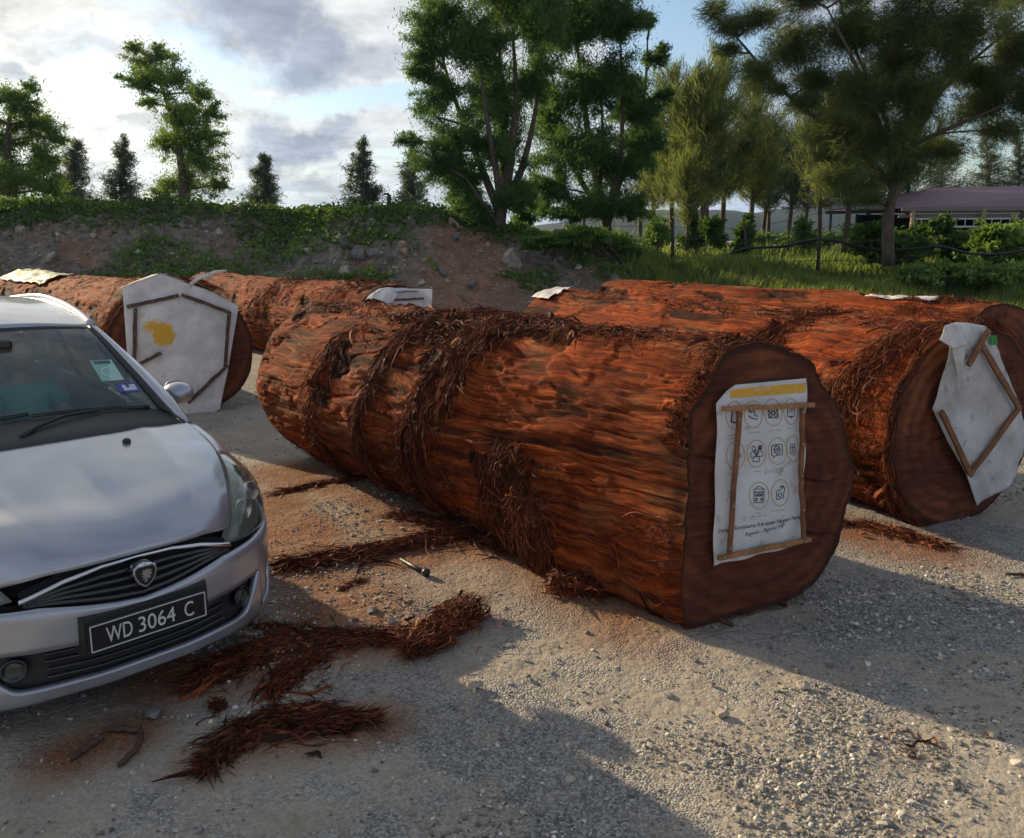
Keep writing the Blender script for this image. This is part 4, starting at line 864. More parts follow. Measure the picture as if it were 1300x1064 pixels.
def tree(label, base_px, Y, blobs, group, kind='broad', trunk=None, r0=.2, nleaf=9000, lsize=.2, asp=.25, lm='leaf_green', seed=1, z0=None, name='tree', limbs=None, depth=.8, droop=.6, sub=9, fork=.35):
    rg = random.Random(seed); ng = np.random.default_rng(seed); b0 = at(*base_px, Y)
    if z0 is not None: b0 = Vector((b0.x, Y, z0))
    e = empty(name, b0, label, 'tree', group); mb = MB()
    Bl = []
    for (x, y, rx, ry) in blobs:
        dy = rg.uniform(-1, 1)*depth*max(rx, 20)/FOC*Y; c = at(x, y, Y+dy); k = Y/FOC; Bl.append((c, rx*k, max(rx, ry)*.8*k, ry*k))
    tr = [at(*p, Y) for p in trunk] if trunk else [b0, b0.lerp(Bl[0][0], .5)+Vector((rg.uniform(-.2, .2), 0, 0)), Bl[0][0]]
    tr[0] = b0.copy(); tp = cr(tr, 14); mb.tube([Vector(p)-b0 for p in tp], [r0*(1.15-.95*i/13) for i in range(14)], 9)
    if limbs:
        for pts, r in limbs:
            q = [at(*p, Y+dy2) for p, dy2 in pts]; qq = cr(q, 14); mb.tube([Vector(p)-b0 for p in qq], [r*(1-.8*i/13) for i in range(14)], 7); tp = np.vstack([tp, qq])
    cen = []; tn = []
    if kind == 'broad':
        vol = np.array([b[1]*b[3] for b in Bl]); vol /= vol.sum()
        for (c, rx, ry, rz), fv in zip(Bl, vol):
            low = [p for p in tp if p[2] < c.z-.15*abs(rz)] or [tp[0]]
            st = min(low, key=lambda p: (Vector(p)-c).length+(.0 if p[2] > b0.z+1 else 2)); st = Vector(st)
            limb(mb, st-b0, c-b0, r0*.28, r0*.08, rg, n=6)
            n = int(nleaf*fv); ns = max(9, int(sub*2.2)); tw = []; T_s = []
            for _ in range(ns):
                d = Vector(ng.normal(size=3)).normalized()*rg.uniform(.45, 1.18); t_ = Vector((c.x+d.x*rx, c.y+d.y*ry, c.z+d.z*rz)); tw.append(tuple(t_))
                s = c.lerp(st, rg.uniform(0, .4)); T_s.append(tuple(s)); limb(mb, s-b0, t_-b0, r0*.075, r0*.02, rg, n=5)
            tw = np.array(tw); T_s = np.array(T_s); pick = ng.integers(0, ns, n); al = ng.beta(2.3, 1.0, n)[:, None]
            P = T_s[pick]+(tw[pick]-T_s[pick])*(al*1.06)+ng.normal(size=(n, 3))*np.array([rx, ry, rz]).mean()*ng.choice([.07, .14, .25], n)[:, None]*np.array([1, 1, .8])
            P[:, 2] -= np.abs(ng.normal(0, .06, n))*rz
            cen.append(P); tn.append(ng.normal(.5, .24, ns)[pick])
        C = np.vstack(cen); T = np.concatenate(tn); V, F, t = leaves(C, lsize, asp, seed, droop, T)
    else:
        # feathery branches: every limb end carries many thin wisps
        vol = np.array([b[1]*b[3] for b in Bl]); vol /= vol.sum(); D = []
        for (c, rx, ry, rz), fv in zip(Bl, vol):
            low = [p for p in tp if p[2] < c.z-.05*abs(rz)] or [tp[0]]
            st = min(low, key=lambda p: (Vector(p)-c).length+(.0 if p[2] > b0.z+1 else 2)); st = Vector(st); limb(mb, st-b0, c-b0, r0*.22, r0*.05, rg, n=5)
            n = int(nleaf*fv); ns = max(8, int(sub*1.6))
            for _ in range(ns):
                d = Vector(ng.normal(size=3)).normalized()*rg.uniform(.5, 1.2); t_ = Vector((c.x+d.x*rx, c.y+d.y*ry, c.z+d.z*rz)); s = c.lerp(st, rg.uniform(0, .5)); limb(mb, s-b0, t_-b0, r0*.06, r0*.015, rg, n=4)
                m_ = max(4, int(n/ns)); al = ng.beta(1.5, 1, m_)[:, None]; ax = np.array(tuple(t_-s)); q = np.array(tuple(s))+ax*al+ng.normal(size=(m_, 3))*np.array([.17, .17, .12])*min(rx, 1.0)
                axn = ax/(np.linalg.norm(ax)+1e-9); dr = axn[None]*.9+ng.normal(size=(m_, 3))*.55+np.array([0, 0, -droop]); cen.append(q); D.append(dr); tn.append(np.full(m_, rg.gauss(.5, .25)))
        C = np.repeat(np.vstack(cen), 3, axis=0); D = np.repeat(np.vstack(D), 3, axis=0); n = len(C); C = C+ng.normal(size=(n, 3))*lsize*.25; D = D+ng.normal(size=(n, 3))*.25; D /= np.linalg.norm(D, axis=1, keepdims=True)
        sd = np.cross(D, ng.normal(size=(n, 3))); sd /= np.linalg.norm(sd, axis=1, keepdims=True)+1e-9; l = (lsize*ng.uniform(.6, 1.4, n))[:, None]
        V = np.stack([C-D*l/2, C+sd*l*asp/2, C+D*l/2, C-sd*l*asp/2], 1).reshape(-1, 3); F = np.arange(n*4).reshape(-1, 4); t = np.clip(np.repeat(np.concatenate(tn), 3)+ng.normal(0, .15, n), 0, 1)
    mb.build('trunk', M['tree_bark'], e, True)
    nm('crown', V-np.array(tuple(b0)), F, M[lm], e, False, tone=t); return e
# ================================================================== TREES
GT = 'trees beyond the earth bank'
tree('bushy broadleaf tree cut off by the left edge of the photo', (18,268), 27, [(15,125,34,26),(50,155,30,26),(0,180,40,32),(58,200,26,24),(25,225,50,26),(75,172,14,12),(-10,230,35,30),(40,108,12,8),(-25,140,30,35),(70,235,20,15)], GT, r0=.16, nleaf=42000, lsize=.13, seed=21, lm='leaf_green')
tree('tall open broadleaf tree with a forked top, alone over the left bank', (233,272), 29, [(190,78,30,20),(215,98,34,22),(178,103,24,16),(255,118,20,16),(235,150,42,24),(270,145,17,16),(210,180,28,22),(258,195,34,28),(235,228,46,28),(205,248,20,14),(284,232,14,14),(150,98,6,5),(168,60,12,9),(200,62,12,8),(268,172,20,14),(188,130,14,12)], GT, r0=.15, nleaf=48000, lsize=.125, seed=22, trunk=[(233,272),(231,220),(222,160),(205,110),(195,75)])
def whorl(label, x, yt, yb, w, Y, seed, group, n, ls, lm, name, up=.25, droop=.15, tr=.10, cb=1.0, nb=90, asp=.07, prof=None, lean=0):
    """conical crown: branches leave the trunk all the way up, longest low down"""
    rg = random.Random(seed); ng = np.random.default_rng(seed); b0 = at(x, yb, Y); tp = at(x+lean, yt, Y); Hh = tp.z-b0.z; Wm = w/FOC*Y*.5
    e = empty(name, b0, label, 'tree', group); mb = MB(); P = [Vector((0, 0, 0)), Vector((rg.uniform(-.1, .1), 0, Hh*.4)), tp-b0]; tc_ = cr(P, 12); mb.tube([Vector(p) for p in tc_], [tr*(1.1-1.0*i/11) for i in range(12)], 8)
    prof = prof or (lambda f: .10+.95*f*(1.12-.28*f)); C = []; D = []; T = []
    for k in range(nb):
        f = ((k+rg.random())/nb)**.8*cb; z = Hh*(1-f*.97); c = np.array([np.interp(z, tc_[:, 2], tc_[:, i]) for i in (0, 1)]+[z]); a = rg.uniform(0, 6.283); L = Wm*prof(f/cb)*rg.uniform(.55, 1.18)
        u_ = up*rg.uniform(.4, 1.5)+.9*(1-f)**3; tip = c+np.array([math.cos(a)*L, math.sin(a)*L, L*u_]); mid = (c+tip)/2-np.array([0, 0, L*.10]); mb.tube([Vector(c), Vector(mid), Vector(tip)], [tr*.20, tr*.13, tr*.04], 5, cap=False)
        m_ = max(6, int(n/nb*(.35+1.1*L/Wm))); al = ng.beta(1.6, 1.0, m_)[:, None]; q = (1-al)**2*c+2*al*(1-al)*mid+al**2*tip+ng.normal(size=(m_, 3))*np.array([.13, .13, .09])*max(L, .25)*(.5+al)
        ax = (tip-c)/(L+1e-6); D.append(ax[None]*.7+ng.normal(size=(m_, 3))*.6+np.array([0, 0, .35 if up > .6 else -droop])); C.append(q); T.append(np.full(m_, rg.gauss(.5, .24)))
    C = np.repeat(np.vstack(C), 2, axis=0); D = np.repeat(np.vstack(D), 2, axis=0); n = len(C); C = C+ng.normal(size=(n, 3))*ls*.25; D = D+ng.normal(size=(n, 3))*.25; D /= np.linalg.norm(D, axis=1, keepdims=True)
    sd = np.cross(D, ng.normal(size=(n, 3))); sd /= np.linalg.norm(sd, axis=1, keepdims=True)+1e-9; l = (ls*ng.uniform(.6, 1.4, n))[:, None]
    V = np.stack([C-D*l/2, C+sd*l*asp/2, C+D*l/2, C-sd*l*asp/2], 1).reshape(-1, 3); F = np.arange(n*4).reshape(-1, 4); t = np.clip(np.repeat(np.concatenate(T), 2)+ng.normal(0, .15, n), 0, 1)
    mb.build('trunk', M['tree_bark'], e, True); nm('crown', V, F, M[lm], e, False, tone=t); return e
def conifer(label, x, yt, yb, w, Y, seed, group='slender conifers far behind the bank', n=5200, ls=.34, lm='needle_dark', name='conifer'):
    return whorl(label, x, yt-3, yb+6, w*1.12, Y, seed, group, n, ls, lm, name, nb=80, asp=.11, tr=.12)
conifer('faint slender conifer between the left-edge tree and its darker neighbour', 98, 184, 264, 64, 52, 31)
conifer('dark slender conifer just left of the tall forked broadleaf tree', 158, 179, 266, 54, 48, 32, n=3600)
conifer('small pale conifer standing alone right of the tall forked broadleaf tree', 336, 201, 270, 52, 50, 33)
conifer('upright conifer in the open sky gap, left of the short wooden post', 461, 181, 272, 58, 46, 34, n=3800)
conifer('conifer tucked against the left side of the big leafy tree', 524, 190, 278, 58, 46, 35, n=3600)
conifer('small dark conifer behind the pink roof, left of its two neighbours', 1192, 150, 262, 64, 58, 36, n=3200); conifer('middle conifer rising behind the pink roof ridge', 1250, 166, 250, 54, 60, 37, n=3000); conifer('conifer behind the roof at the right photo edge', 1290, 170, 250, 52, 60, 38, n=3000)
tree('big multi-stemmed leafy tree in the middle, tallest in the photo', (634,303), 22.8, [(560,18,42,32),(540,60,28,26),(602,48,50,40),(645,5,60,44),(558,112,32,28),(620,118,50,40),(530,92,20,14),(575,168,42,32),(516,176,18,11),(640,188,42,38),(590,224,42,30),(600,268,34,20),(680,85,30,44),(552,205,32,24),(660,250,28,26),(600,-40,70,40),(534,138,14,10),(690,20,34,40),(545,30,16,14),(620,285,18,10)], 'big leafy trees in the middle', r0=.15, nleaf=200000, lsize=.115, sub=14, asp=.2, lm='leaf_deep', seed=41, trunk=[(634,303),(636,270),(643,235),(650,190),(655,120),(650,30)],
     limbs=[([((636,275),0),((620,235),.2),((598,180),.4),((572,110),.5),((556,50),.5)],.13), ([((637,270),0),((630,220),-.3),((618,150),-.5),((606,60),-.6)],.12), ([((638,268),0),((640,220),.3),((640,140),.5),((630,30),.6)],.12), ([((640,262),0),((662,215),.2),((680,140),.4),((690,60),.6)],.12), ([((633,285),0),((612,255),-.3),((590,225),-.4)],.08)])
tree('dark spreading leafy tree leaning right, next to the tallest one', (775,318), 25, [(720,38,48,42),(790,28,36,30),(822,24,14,11),(760,98,52,40),(832,72,18,11),(705,130,38,38),(802,138,36,36),(730,190,52,36),(790,208,42,32),(700,238,34,24),(762,258,44,24),(820,185,26,28),(808,262,26,20),(740,-20,60,40),(845,120,12,9),(720,272,24,14),(842,60,10,7)], 'big leafy trees in the middle', r0=.14, nleaf=200000, lsize=.12, sub=14, asp=.2, lm='leaf_deep', seed=42, trunk=[(775,318),(770,285),(760,240),(748,180),(738,100),(728,20)],
     limbs=[([((771,285),0),((782,245),.2),((800,190),.4),((818,120),.4),((822,50),.3)],.12), ([((768,275),0),((785,220),-.3),((790,150),-.4),((788,50),-.4)],.12), ([((765,270),0),((735,225),-.2),((712,160),-.3),((700,90),-.3)],.10), ([((760,250),0),((765,180),.3),((762,100),.4)],.09)])
tree('slim young leafy tree beneath the right side of the tallest tree', (665,300), 26, [(662,268,22,18),(672,245,18,18),(655,285,18,10),(690,262,14,14)], GT, r0=.06, nleaf=2600, lsize=.2, seed=43, lm='leaf_deep')
tree('low leafy sapling clump left of the tallest tree trunk', (598,296), 24, [(592,262,26,16),(604,280,26,12),(585,284,16,10)], GT, r0=.05, nleaf=3400, lsize=.2, seed=44)
# casuarinas
GC = 'casuarina trees behind the wire fence'
def casu(label, x, yt, yb, w, Y, seed, cb=.72, lm='needle', n=9000, lean=0, tr=.13, ls=.34):
    return whorl(label, x, yt, yb, w*1.05, Y, seed, GC, int(n*.62), .36, lm, 'casuarina_tree', up=.9, droop=-.3, tr=tr*.85, cb=cb+.06, nb=84, asp=.055, prof=lambda f: .12+.88*math.sin(min(1, f*1.15+.05)*math.pi*.66), lean=lean)
casu('casuarina half hidden by the dark spreading leafy tree', 852, 92, 312, 66, 31, 51, n=7000)
casu('brown-green casuarina with the broadest crown left of the sky gap', 888, 98, 312, 84, 30, 52, n=11000)
casu('tallest narrow casuarina of the middle row, its tip against the sky', 915, 74, 314, 84, 32, 53, n=11000)
casu('casuarina with a leaning crown on the right side of the middle row', 950, 92, 314, 70, 33, 54, n=8000, lean=6)
casu('thin casuarina behind, filling the gap under the leafy tree', 830, 150, 305, 60, 38, 55, n=4500)
casu('dark low-crowned casuarina in the gap between both casuarina groups', 1000, 178, 300, 84, 40, 56, n=6500, lm='needle_dark', cb=.7)
casu('grey casuarina right of the dark low-crowned one', 1040, 150, 300, 76, 37, 57, n=6500)
casu('casuarina whose drooping crown hangs left of the big right-hand trunk', 1072, 120, 322, 100, 27, 58, n=10000, cb=.66)
casu('small casuarina standing behind the left end of the building', 1150, 165, 300, 90, 42, 59, n=6000, lm='needle_dark')
casu('distant casuarina just left of the dark low-crowned one', 975, 190, 300, 60, 46, 60, n=3500, lm='needle_dark')
casu('slender dark casuarina in the back row, left part', 812, 170, 300, 60, 44, 101, n=5200, lm='needle_dark')
casu('back-row casuarina between the two tallest middle ones', 897, 150, 300, 70, 43, 102, n=6000, lm='needle_dark')
casu('back-row casuarina right of the leaning crown', 968, 160, 300, 66, 42, 103, n=6000, lm='needle_dark')
casu('back-row casuarina just left of the grey one', 1020, 170, 302, 70, 44, 104, n=6000, lm='needle_dark')
casu('back-row casuarina behind the crown that hangs left of the big trunk', 1098, 170, 302, 80, 41, 105, n=6500, lm='needle_dark')
casu('thin casuarina nearest to the black pipe start', 872, 200, 318, 40, 29, 61, n=2200, tr=.08)
tree('huge feathery casuarina filling the upper right corner', (1128,338), 19.5, [(930,28,30,18),(905,12,18,12),(958,88,34,16),(925,62,20,9),(1010,58,44,30),(1080,38,54,40),(1152,28,60,46),(1230,38,54,46),(1292,60,38,56),(1100,118,54,34),(1172,118,52,36),(1250,128,46,34),(1118,178,58,26),(1190,192,44,20),(1062,165,38,22),(1020,130,30,14),(1062,225,36,13),(1100,250,26,9),(1286,165,34,16),(1020,-10,50,30),(1100,-30,60,30),(1200,-30,60,30),(1290,-20,50,30),(985,112,20,9),(1235,90,40,30),(1140,80,50,34),(1040,100,36,22),(1320,120,40,40),(970,20,26,16),(1150,215,34,12)], 'casuarinas in front of the fence', kind='needle', r0=.13, nleaf=52000, lsize=.25, asp=.045, lm='needle', seed=71, name='casuarina_tree', trunk=[(1128,338),(1127,300),(1129,262),(1136,240),(1140,220),(1148,170),(1160,90),(1168,0)], droop=.3, sub=16,
     limbs=[([((1134,240),0),((1115,215),.1),((1075,180),.3),((1030,146),.4),((985,106),.5),((930,42),.5),((897,14),.5)],.075), ([((1138,225),0),((1118,165),-.3),((1092,95),-.5),((1050,10),-.6)],.09), ([((1142,215),0),((1120,140),.3),((1085,60),.5),((1060,-20),.6)],.07), ([((1144,200),0),((1180,140),.3),((1215,60),.5),((1235,-20),.5)],.08), ([((1146,190),0),((1200,165),-.2),((1260,140),-.3),((1320,110),-.4)],.07), ([((1150,170),0),((1210,100),.2),((1280,40),.4),((1330,10),.5)],.07), ([((1136,235),0),((1100,222),.2),((1050,222),.4),((1015,230),.5)],.035)])
# shrubs around the fence and the building
def shrub(label, px, Y, blobs, seed, n=3000, ls=.16, lm='creeper', name='shrub', asp=.6):
    b0 = at(*px, Y); e = empty(name, b0, label, 'shrub', 'green shrubs along the fence'); mb = MB(); rg = random.Random(seed); ng = np.random.default_rng(seed); cs = []; ts = []
    for x, y, rx, ry in blobs:
        k = Y/FOC; c = at(x, y, Y+rg.uniform(-.5, .5)); nn = int(n*rx*ry/sum(b[2]*b[3] for b in blobs)); 
        for _ in range(5): limb(mb, Vector((rg.uniform(-.2, .2), 0, -.3)), c-b0+Vector((rg.uniform(-rx, rx)*k*.7, 0, rg.uniform(0, ry)*k*.8)), .02, .006, rg, n=5)
        d = ng.normal(size=(nn, 3)); d /= np.linalg.norm(d, axis=1, keepdims=True); r = ng.uniform(.1, 1.25, nn)[:, None]**.6; q = 1+.75*vn(d[:, 0]*2.5, d[:, 1]*2.5, d[:, 2]*2.5+seed, seed)[:, None]
        P = np.array(tuple(c))+d*r*q*np.array([rx*k, rx*k*.8, ry*k]); cs.append(P); ts.append(.5+.35*vn(P[:, 0]*2, P[:, 1]*2, P[:, 2]*2, seed))
    V, F, t = leaves(np.vstack(cs), ls, asp, seed, .1, np.concatenate(ts)); mb.build('stems', M['tree_bark'], e, True); nm('foliage', V-np.array(tuple(b0)), F, M[lm], e, False, tone=t); return e
shrub('creeper-covered shrub around the big casuarina trunk foot', (1110,318), 21, [(1108,300,26,15),(1098,312,20,10),(1150,312,26,15),(1128,322,30,12)], 81, 5200)
shrub('leafy mound climbing the first shed post, right of the trunk', (1165,320), 24, [(1165,305,20,16),(1185,312,20,14),(1150,318,16,10)], 82, 4200)
shrub('tall round leafy shrub hiding the shed railing', (1198,318), 23, [(1197,298,14,17),(1205,312,20,12),(1190,286,8,8)], 83, 4200)
shrub('yellow-green leafy shrub left of the pale wooden shed post', (1222,322), 23, [(1216,308,16,10),(1222,322,22,12)], 84, 3200)
shrub('broad bush under the right end of the shed railing', (1270,325), 22, [(1262,300,22,14),(1285,312,26,18),(1255,318,22,14),(1305,300,20,18)], 85, 6800, lm='leaf_green')
shrub('leafy sapling between the fence posts, left', (835,318), 27, [(835,292,12,16),(828,306,14,10),(842,300,8,12)], 120, 2200, lm='leaf_green', ls=.12)
shrub('leafy sapling under the grey casuarina', (1022,318), 28, [(1020,290,10,12),(1026,304,14,12),(1012,308,12,9)], 121, 2200, lm='leaf_green', ls=.12)
shrub('hanging vine thicket among the middle casuarina trunks', (885,316), 29, [(880,285,7,16),(888,302,12,12),(872,306,14,8)], 122, 2400, lm='creeper', ls=.12)
shrub('dark thicket along the back of the grass, below the hill', (980,312), 31, [(965,304,26,8),(1005,305,26,8),(1045,304,24,9),(1085,302,20,12)], 123, 5200, lm='leaf_deep', ls=.13)
shrub('dark bush patch in front of the shed, lower right', (1230,350), 19, [(1200,345,26,12),(1245,348,30,14),(1290,350,30,14),(1165,350,22,12)], 86, 7500, lm='leaf_green', ls=.14)
shrub('thin vine shrub climbing a fence post among the casuarinas', (945,320), 25.5, [(945,300,10,14),(940,315,12,8),(950,280,6,7)], 87, 1500)
shrub('leafy vine clump hanging below the broad casuarina', (908,300), 27, [(905,290,10,12),(912,305,10,8)], 88, 1300)
shrub('green bush on the bank end under the dark leafy tree', (790,322), 21.5, [(745,298,24,9),(770,304,26,10),(720,302,20,7),(800,318,14,8)], 89, 4200, lm='leaf_green')
shrub('green bush at the right of the tallest tree foot on the bank', (700,308), 20.8, [(690,308,22,6),(715,306,16,6)], 90, 2200)
# ---------- creepers on the bank
def creep(n, seed, lab, xr, dens, ls, lm, name, hgt=.12, yr=(18.3, 25)):
    rg = np.random.default_rng(seed); x = rg.uniform(*xr, n*4); y = rg.uniform(*yr, n*4); p = dens(x, y); k = rg.random(n*4) < p; x, y = x[k][:n], y[k][:n]
    z = bank_h(x, y)+rg.random(len(x))**1.5*hgt*(1+1.2*np.clip(fbm(x*1.2, y*1.2, 0, 3, seed), 0, 1)*2); C = np.stack([x, y, z], 1)
    tn = .45+.5*fbm(x*.8, y*.8, z, 3, seed+2); V, F, t = leaves(C, ls, .75, seed, -.1, tn); o = nm(name, V, F, M[lm], None, False, tone=t); return tag(o, lab, 'creepers', None, 'stuff')
def topd(x, y):
    top = np.interp(x, cr_x, cr_z); k = bank_h(x, y)/np.maximum(top, .3); n = fbm(x*.8, y*.8, 2, 3, 95); bare = np.exp(-((x+1.1)/.9)**2)+sstep(1.6, 2.6, x)*.6
    return np.clip(sstep(.62, .95, k+.25*n)-bare*sstep(1.02, .85, k), .0, 1)
creep(42000, 91, 'dense green creepers spilling over the crest of the earth bank', (-17, 5), topd, .10, 'creeper', 'creepers', .13, (20.3, 25.5))
creep(24000, 92, 'patchy weeds and vines rooted on the slope of the earth bank', (-17, 4.6), lambda x, y: sstep(.02, .28, fbm(x*.55, y*.9, 7, 4, 96)+.22*sstep(19.2, 18.3, y)-.5*np.exp(-((x+1.0)/.9)**2)), .10, 'leaf_green', 'weeds', .12)
# ---------- grass on the right
def grass(n, seed, lab, f, hr, lm='grass', xr=(.5, 26), yr=(13.6, 27), name='grass'):
    rg = np.random.default_rng(seed); y = yr[0]+(yr[1]-yr[0])*rg.random(n*3)**1.3; x = rg.uniform(.06, .72, n*3)*y; k = rg.random(n*3) < f(x, y); x, y = x[k][:n], y[k][:n]; n = len(x)
    z = np.maximum(field_h(x, y), np.where(x < 4.5, np.where(y > 18, bank_h(x, y), -1), -1)); h = rg.uniform(*hr, n)*(.6+.8*np.clip(.5+fbm(x*.5, y*.5, 0, 3, seed), 0, 1)); a = rg.uniform(0, 6.28, n); ln = rg.uniform(.1, .6, n)*h; w = rg.uniform(.012, .028, n)*(1+y/30)
    dx, dy = np.cos(a), np.sin(a); px, py = -dy*w, dx*w
    V = np.stack([np.stack([x-px, y-py, z-.02], 1), np.stack([x+px, y+py, z-.02], 1), np.stack([x+dx*ln*.35+px*.7, y+dy*ln*.35+py*.7, z+h*.6], 1), np.stack([x+dx*ln*.35-px*.7, y+dy*ln*.35-py*.7, z+h*.6], 1), np.stack([x+dx*ln, y+dy*ln, z+h], 1)], 1).reshape(-1, 3)
    b = (np.arange(n)*5)[:, None]; F4 = b+np.array([[0, 1, 2, 3]]); F3 = b+np.array([[3, 2, 4]]); t = np.clip(.5+.6*fbm(x*.4, y*.4, 0, 3, seed+3)+rg.normal(0, .15, n), 0, 1)
    o = nm(name, V, [F4, F3], M[lm], None, False, tone=np.concatenate([t, t])); return tag(o, lab, 'grass', None, 'stuff')
grass(90000, 93, 'tall bright green grass on the rising field right of the bank', lambda x, y: sstep(2.6, 4.2, x)*(.3+.7*sstep(-.2, .2, fbm(x*.5, y*.5, 5, 3, 97))), (.16, .50))
grass(9000, 94, 'brown dry grass mixed in behind the farthest log', lambda x, y: sstep(2.4, 4, x)*sstep(.05, .3, fbm(x*.5+5, y*.5, 5, 3, 98)), (.15, .4), 'drygrass', name='dry_grass', yr=(13.8, 20))
grass(9000, 95, 'far grass around the casuarina trunks', lambda x, y: x*0+.8, (.35, .8), 'grass', yr=(26, 42), name='far_grass')
# ================================================================== FENCE, PIPE, POSTS
M['post'] = simple('old_post', (.055,.048,.04), .85, var=.4, scale=8, bumpd=.01); M['wire'] = simple('wire', (.10,.10,.10), .5, .8); M['rubber'] = simple('rubber', (.012,.012,.013), .5)
e0 = at(853, 338, 24.0); fence = empty('wire_fence', e0, 'thin wire fence with leaning grey posts in the grass below the casuarinas', 'fence')
posts = [(853,336,854,283,23.5),(946,340,946,284,22.5),(1038,343,1041,262,21),(1078,312,1078,292,26),(1000,318,1000,290,26)]; tops = []
for i, (xb, yb, xt, yt, Y) in enumerate(posts):
    a, b = at(xb, yb, Y), at(xt, yt, Y); mb = MB(); mb.tube([a-e0, a.lerp(b, .5)-e0+Vector((.02, 0, 0)), b-e0], [.05 if i < 3 else .03, .045 if i < 3 else .03, .035 if i < 3 else .025], 8); mb.build('post', M['post'], fence, True); tops.append((a, b))
for h in (.15, .4, .65, .9):
    mb = MB(); P = [tops[i][0].lerp(tops[i][1], h)-e0 for i in (0, 1, 2)]; P = [P[0]-(P[1]-P[0])*.9]+P+[P[2]+(P[2]-P[1])*1.2]; mb.tube([Vector(p) for p in cr(P, 24)], .006, 4); mb.build('wire', M['wire'], fence, True)
mb = MB(); P = [at(x, y, Y) for x, y, Y in ((898,333,22.8),(920,325,22.7),(946,316,22.4),(975,314,22),(1000,312,21.6),(1020,307,21.3),(1040,304,21),(1060,306,20.8),(1090,313,20.6),(1125,318,20.4),(1160,316,20.2),(1195,313,20),(1220,320,20),(1245,323,20),(1275,322,20),(1310,316,20),(1360,306,20))]; o0 = P[0].copy()
mb.tube([Vector(p)-o0 for p in cr(P, 70)], .035, 8); o = mb.build('water_pipe', M['rubber'], None, True); o.location = o0; tag(o, 'black plastic pipe sagging along the fence through the grass', 'pipe')
def wpost(label, xb, yb, xt, yt, Y, r, m='post', cap=None):
    a, b = at(xb, yb, Y), at(xt, yt, Y); mb = MB(); mb.tube([Vector((0,0,-.3)), (b-a)*.5, b-a], [r*1.1, r, r*.9], 9)
    if cap: mb.box((b-a)+Vector((cap*.5, 0, .02)), (abs(cap), .06, .05))
    o = mb.build('wooden_post', M[m], None, True); o.location = a; return tag(o, label, 'post', 'single posts')
wpost('short dark post with a crosspiece on the bank between two conifers', 494, 272, 494, 247, 23, .06, cap=-.14)
wpost('tiny post stub on the bank crest right of the small pale conifer', 365.5, 274, 365.5, 264, 23, .04)
wpost('slim grey post on the bank beside the dark leafy tree', 741, 305, 741, 278, 22.5, .05)
# ================================================================== BUILDING with pink roof
M['roof'] = simple('pink_roof', (.13,.062,.085), .55, var=.12, scale=3); M['gutter'] = simple('gutter', (.22,.20,.19), .6, var=.2); M['white_rail'] = simple('white_rail', (.62,.62,.60), .5, var=.1); M['wood_post'] = simple('wood_post', (.30,.23,.13), .75, var=.25, scale=6); M['dark_wall'] = simple('dark_wall', (.022,.020,.020), .8); M['steel_dark'] = simple('steel_dark', (.06,.055,.05), .6)
YB = 34.; bo = at(1150, 300, YB); bd = empty('open_shed', bo, 'open raised shed with a pink roof and white railing at the far right', 'building')
def A(x, y, dy=0.): return at(x, y, YB+dy)-bo
z_e = A(1149, 264).z; xl = A(1147, 264).x; xr_ = xl+16; dpt = 9
V = [(xl, 0, z_e), (xr_, -4, z_e+.0), (xr_, dpt-4, z_e), (xl, dpt, z_e), (xl+3.3, dpt*.5, z_e+1.05), (xr_-3, dpt*.5-4, z_e+1.05)]
mb = MB(); mb.add([Vector(v) for v in V], [(0,1,5,4), (1,2,5), (2,3,4,5), (3,0,4), (3,2,1,0)]); mb.build('roof', M['roof'], bd)
mb = MB(); q0, q1 = Vector((xl-.1, -.06, z_e-.05)), Vector((xr_, -4.06, z_e-.05)); mb.bar(q0, q1, .12, .16); mb.bar(q0+Vector((0,.25,-.28)), q1+Vector((0,.25,-.28)), .1, .12); mb.build('gutter', M['gutter'], bd)
dirb = (q1-q0).normalized()
zt, zb = A(1159, 278).z, A(1159, 288).z; r0_, r1_ = q0+dirb*.5, q1
mb = MB()
for zz in (zt, zb): mb.bar(Vector((r0_.x, r0_.y+.1, zz)), Vector((r1_.x, r1_.y+.1, zz)), .06, .07)
L_ = (r1_-r0_).length; N_ = int(L_/.32)
for i in range(N_+1):
    p = r0_.lerp(r1_, i/N_); mb.bar(Vector((p.x, p.y+.1, zb)), Vector((p.x, p.y+.1, zt)), .03, .03)
mb.build('railing', M['white_rail'], bd)
for k, (xp, m_) in enumerate(((1156,'wood_post'), (1196,'steel_dark'), (1234,'wood_post'), (1276,'steel_dark'))):
    u = (A(xp, 280).x-q0.x)/dirb.x; p = q0+dirb*u; mb = MB(); mb.tube([Vector((p.x, p.y, -1.6)), Vector((p.x+.0, p.y, z_e-.1))], .10 if m_ == 'wood_post' else .06, 10); mb.build('column', M[m_], bd, True)
mb = MB(); c = (q0+q1)/2+Vector((-.3, 4.2, 0)); 
mb.bar(q0+Vector((.3, 5, -1.6)), q1+Vector((0, 5, -1.6)), .2, 3.0); mb.build('back_wall', M['dark_wall'], bd)
mb = MB(); mb.add([q0+Vector((.3,.3,zb-z_e-.1)), q1+Vector((0,.3,zb-z_e-.1)), q1+Vector((0,5,zb-z_e-.1)), q0+Vector((.3,5,zb-z_e-.1)), q0+Vector((.3,.3,zb-z_e-.3)), q1+Vector((0,.3,zb-z_e-.3)), q1+Vector((0,5,zb-z_e-.3)), q0+Vector((.3,5,zb-z_e-.3))], [(0,1,2,3),(7,6,5,4),(0,4,5,1),(1,5,6,2),(2,6,7,3),(3,7,4,0)]); mb.build('floor_slab', M['gutter'], bd)
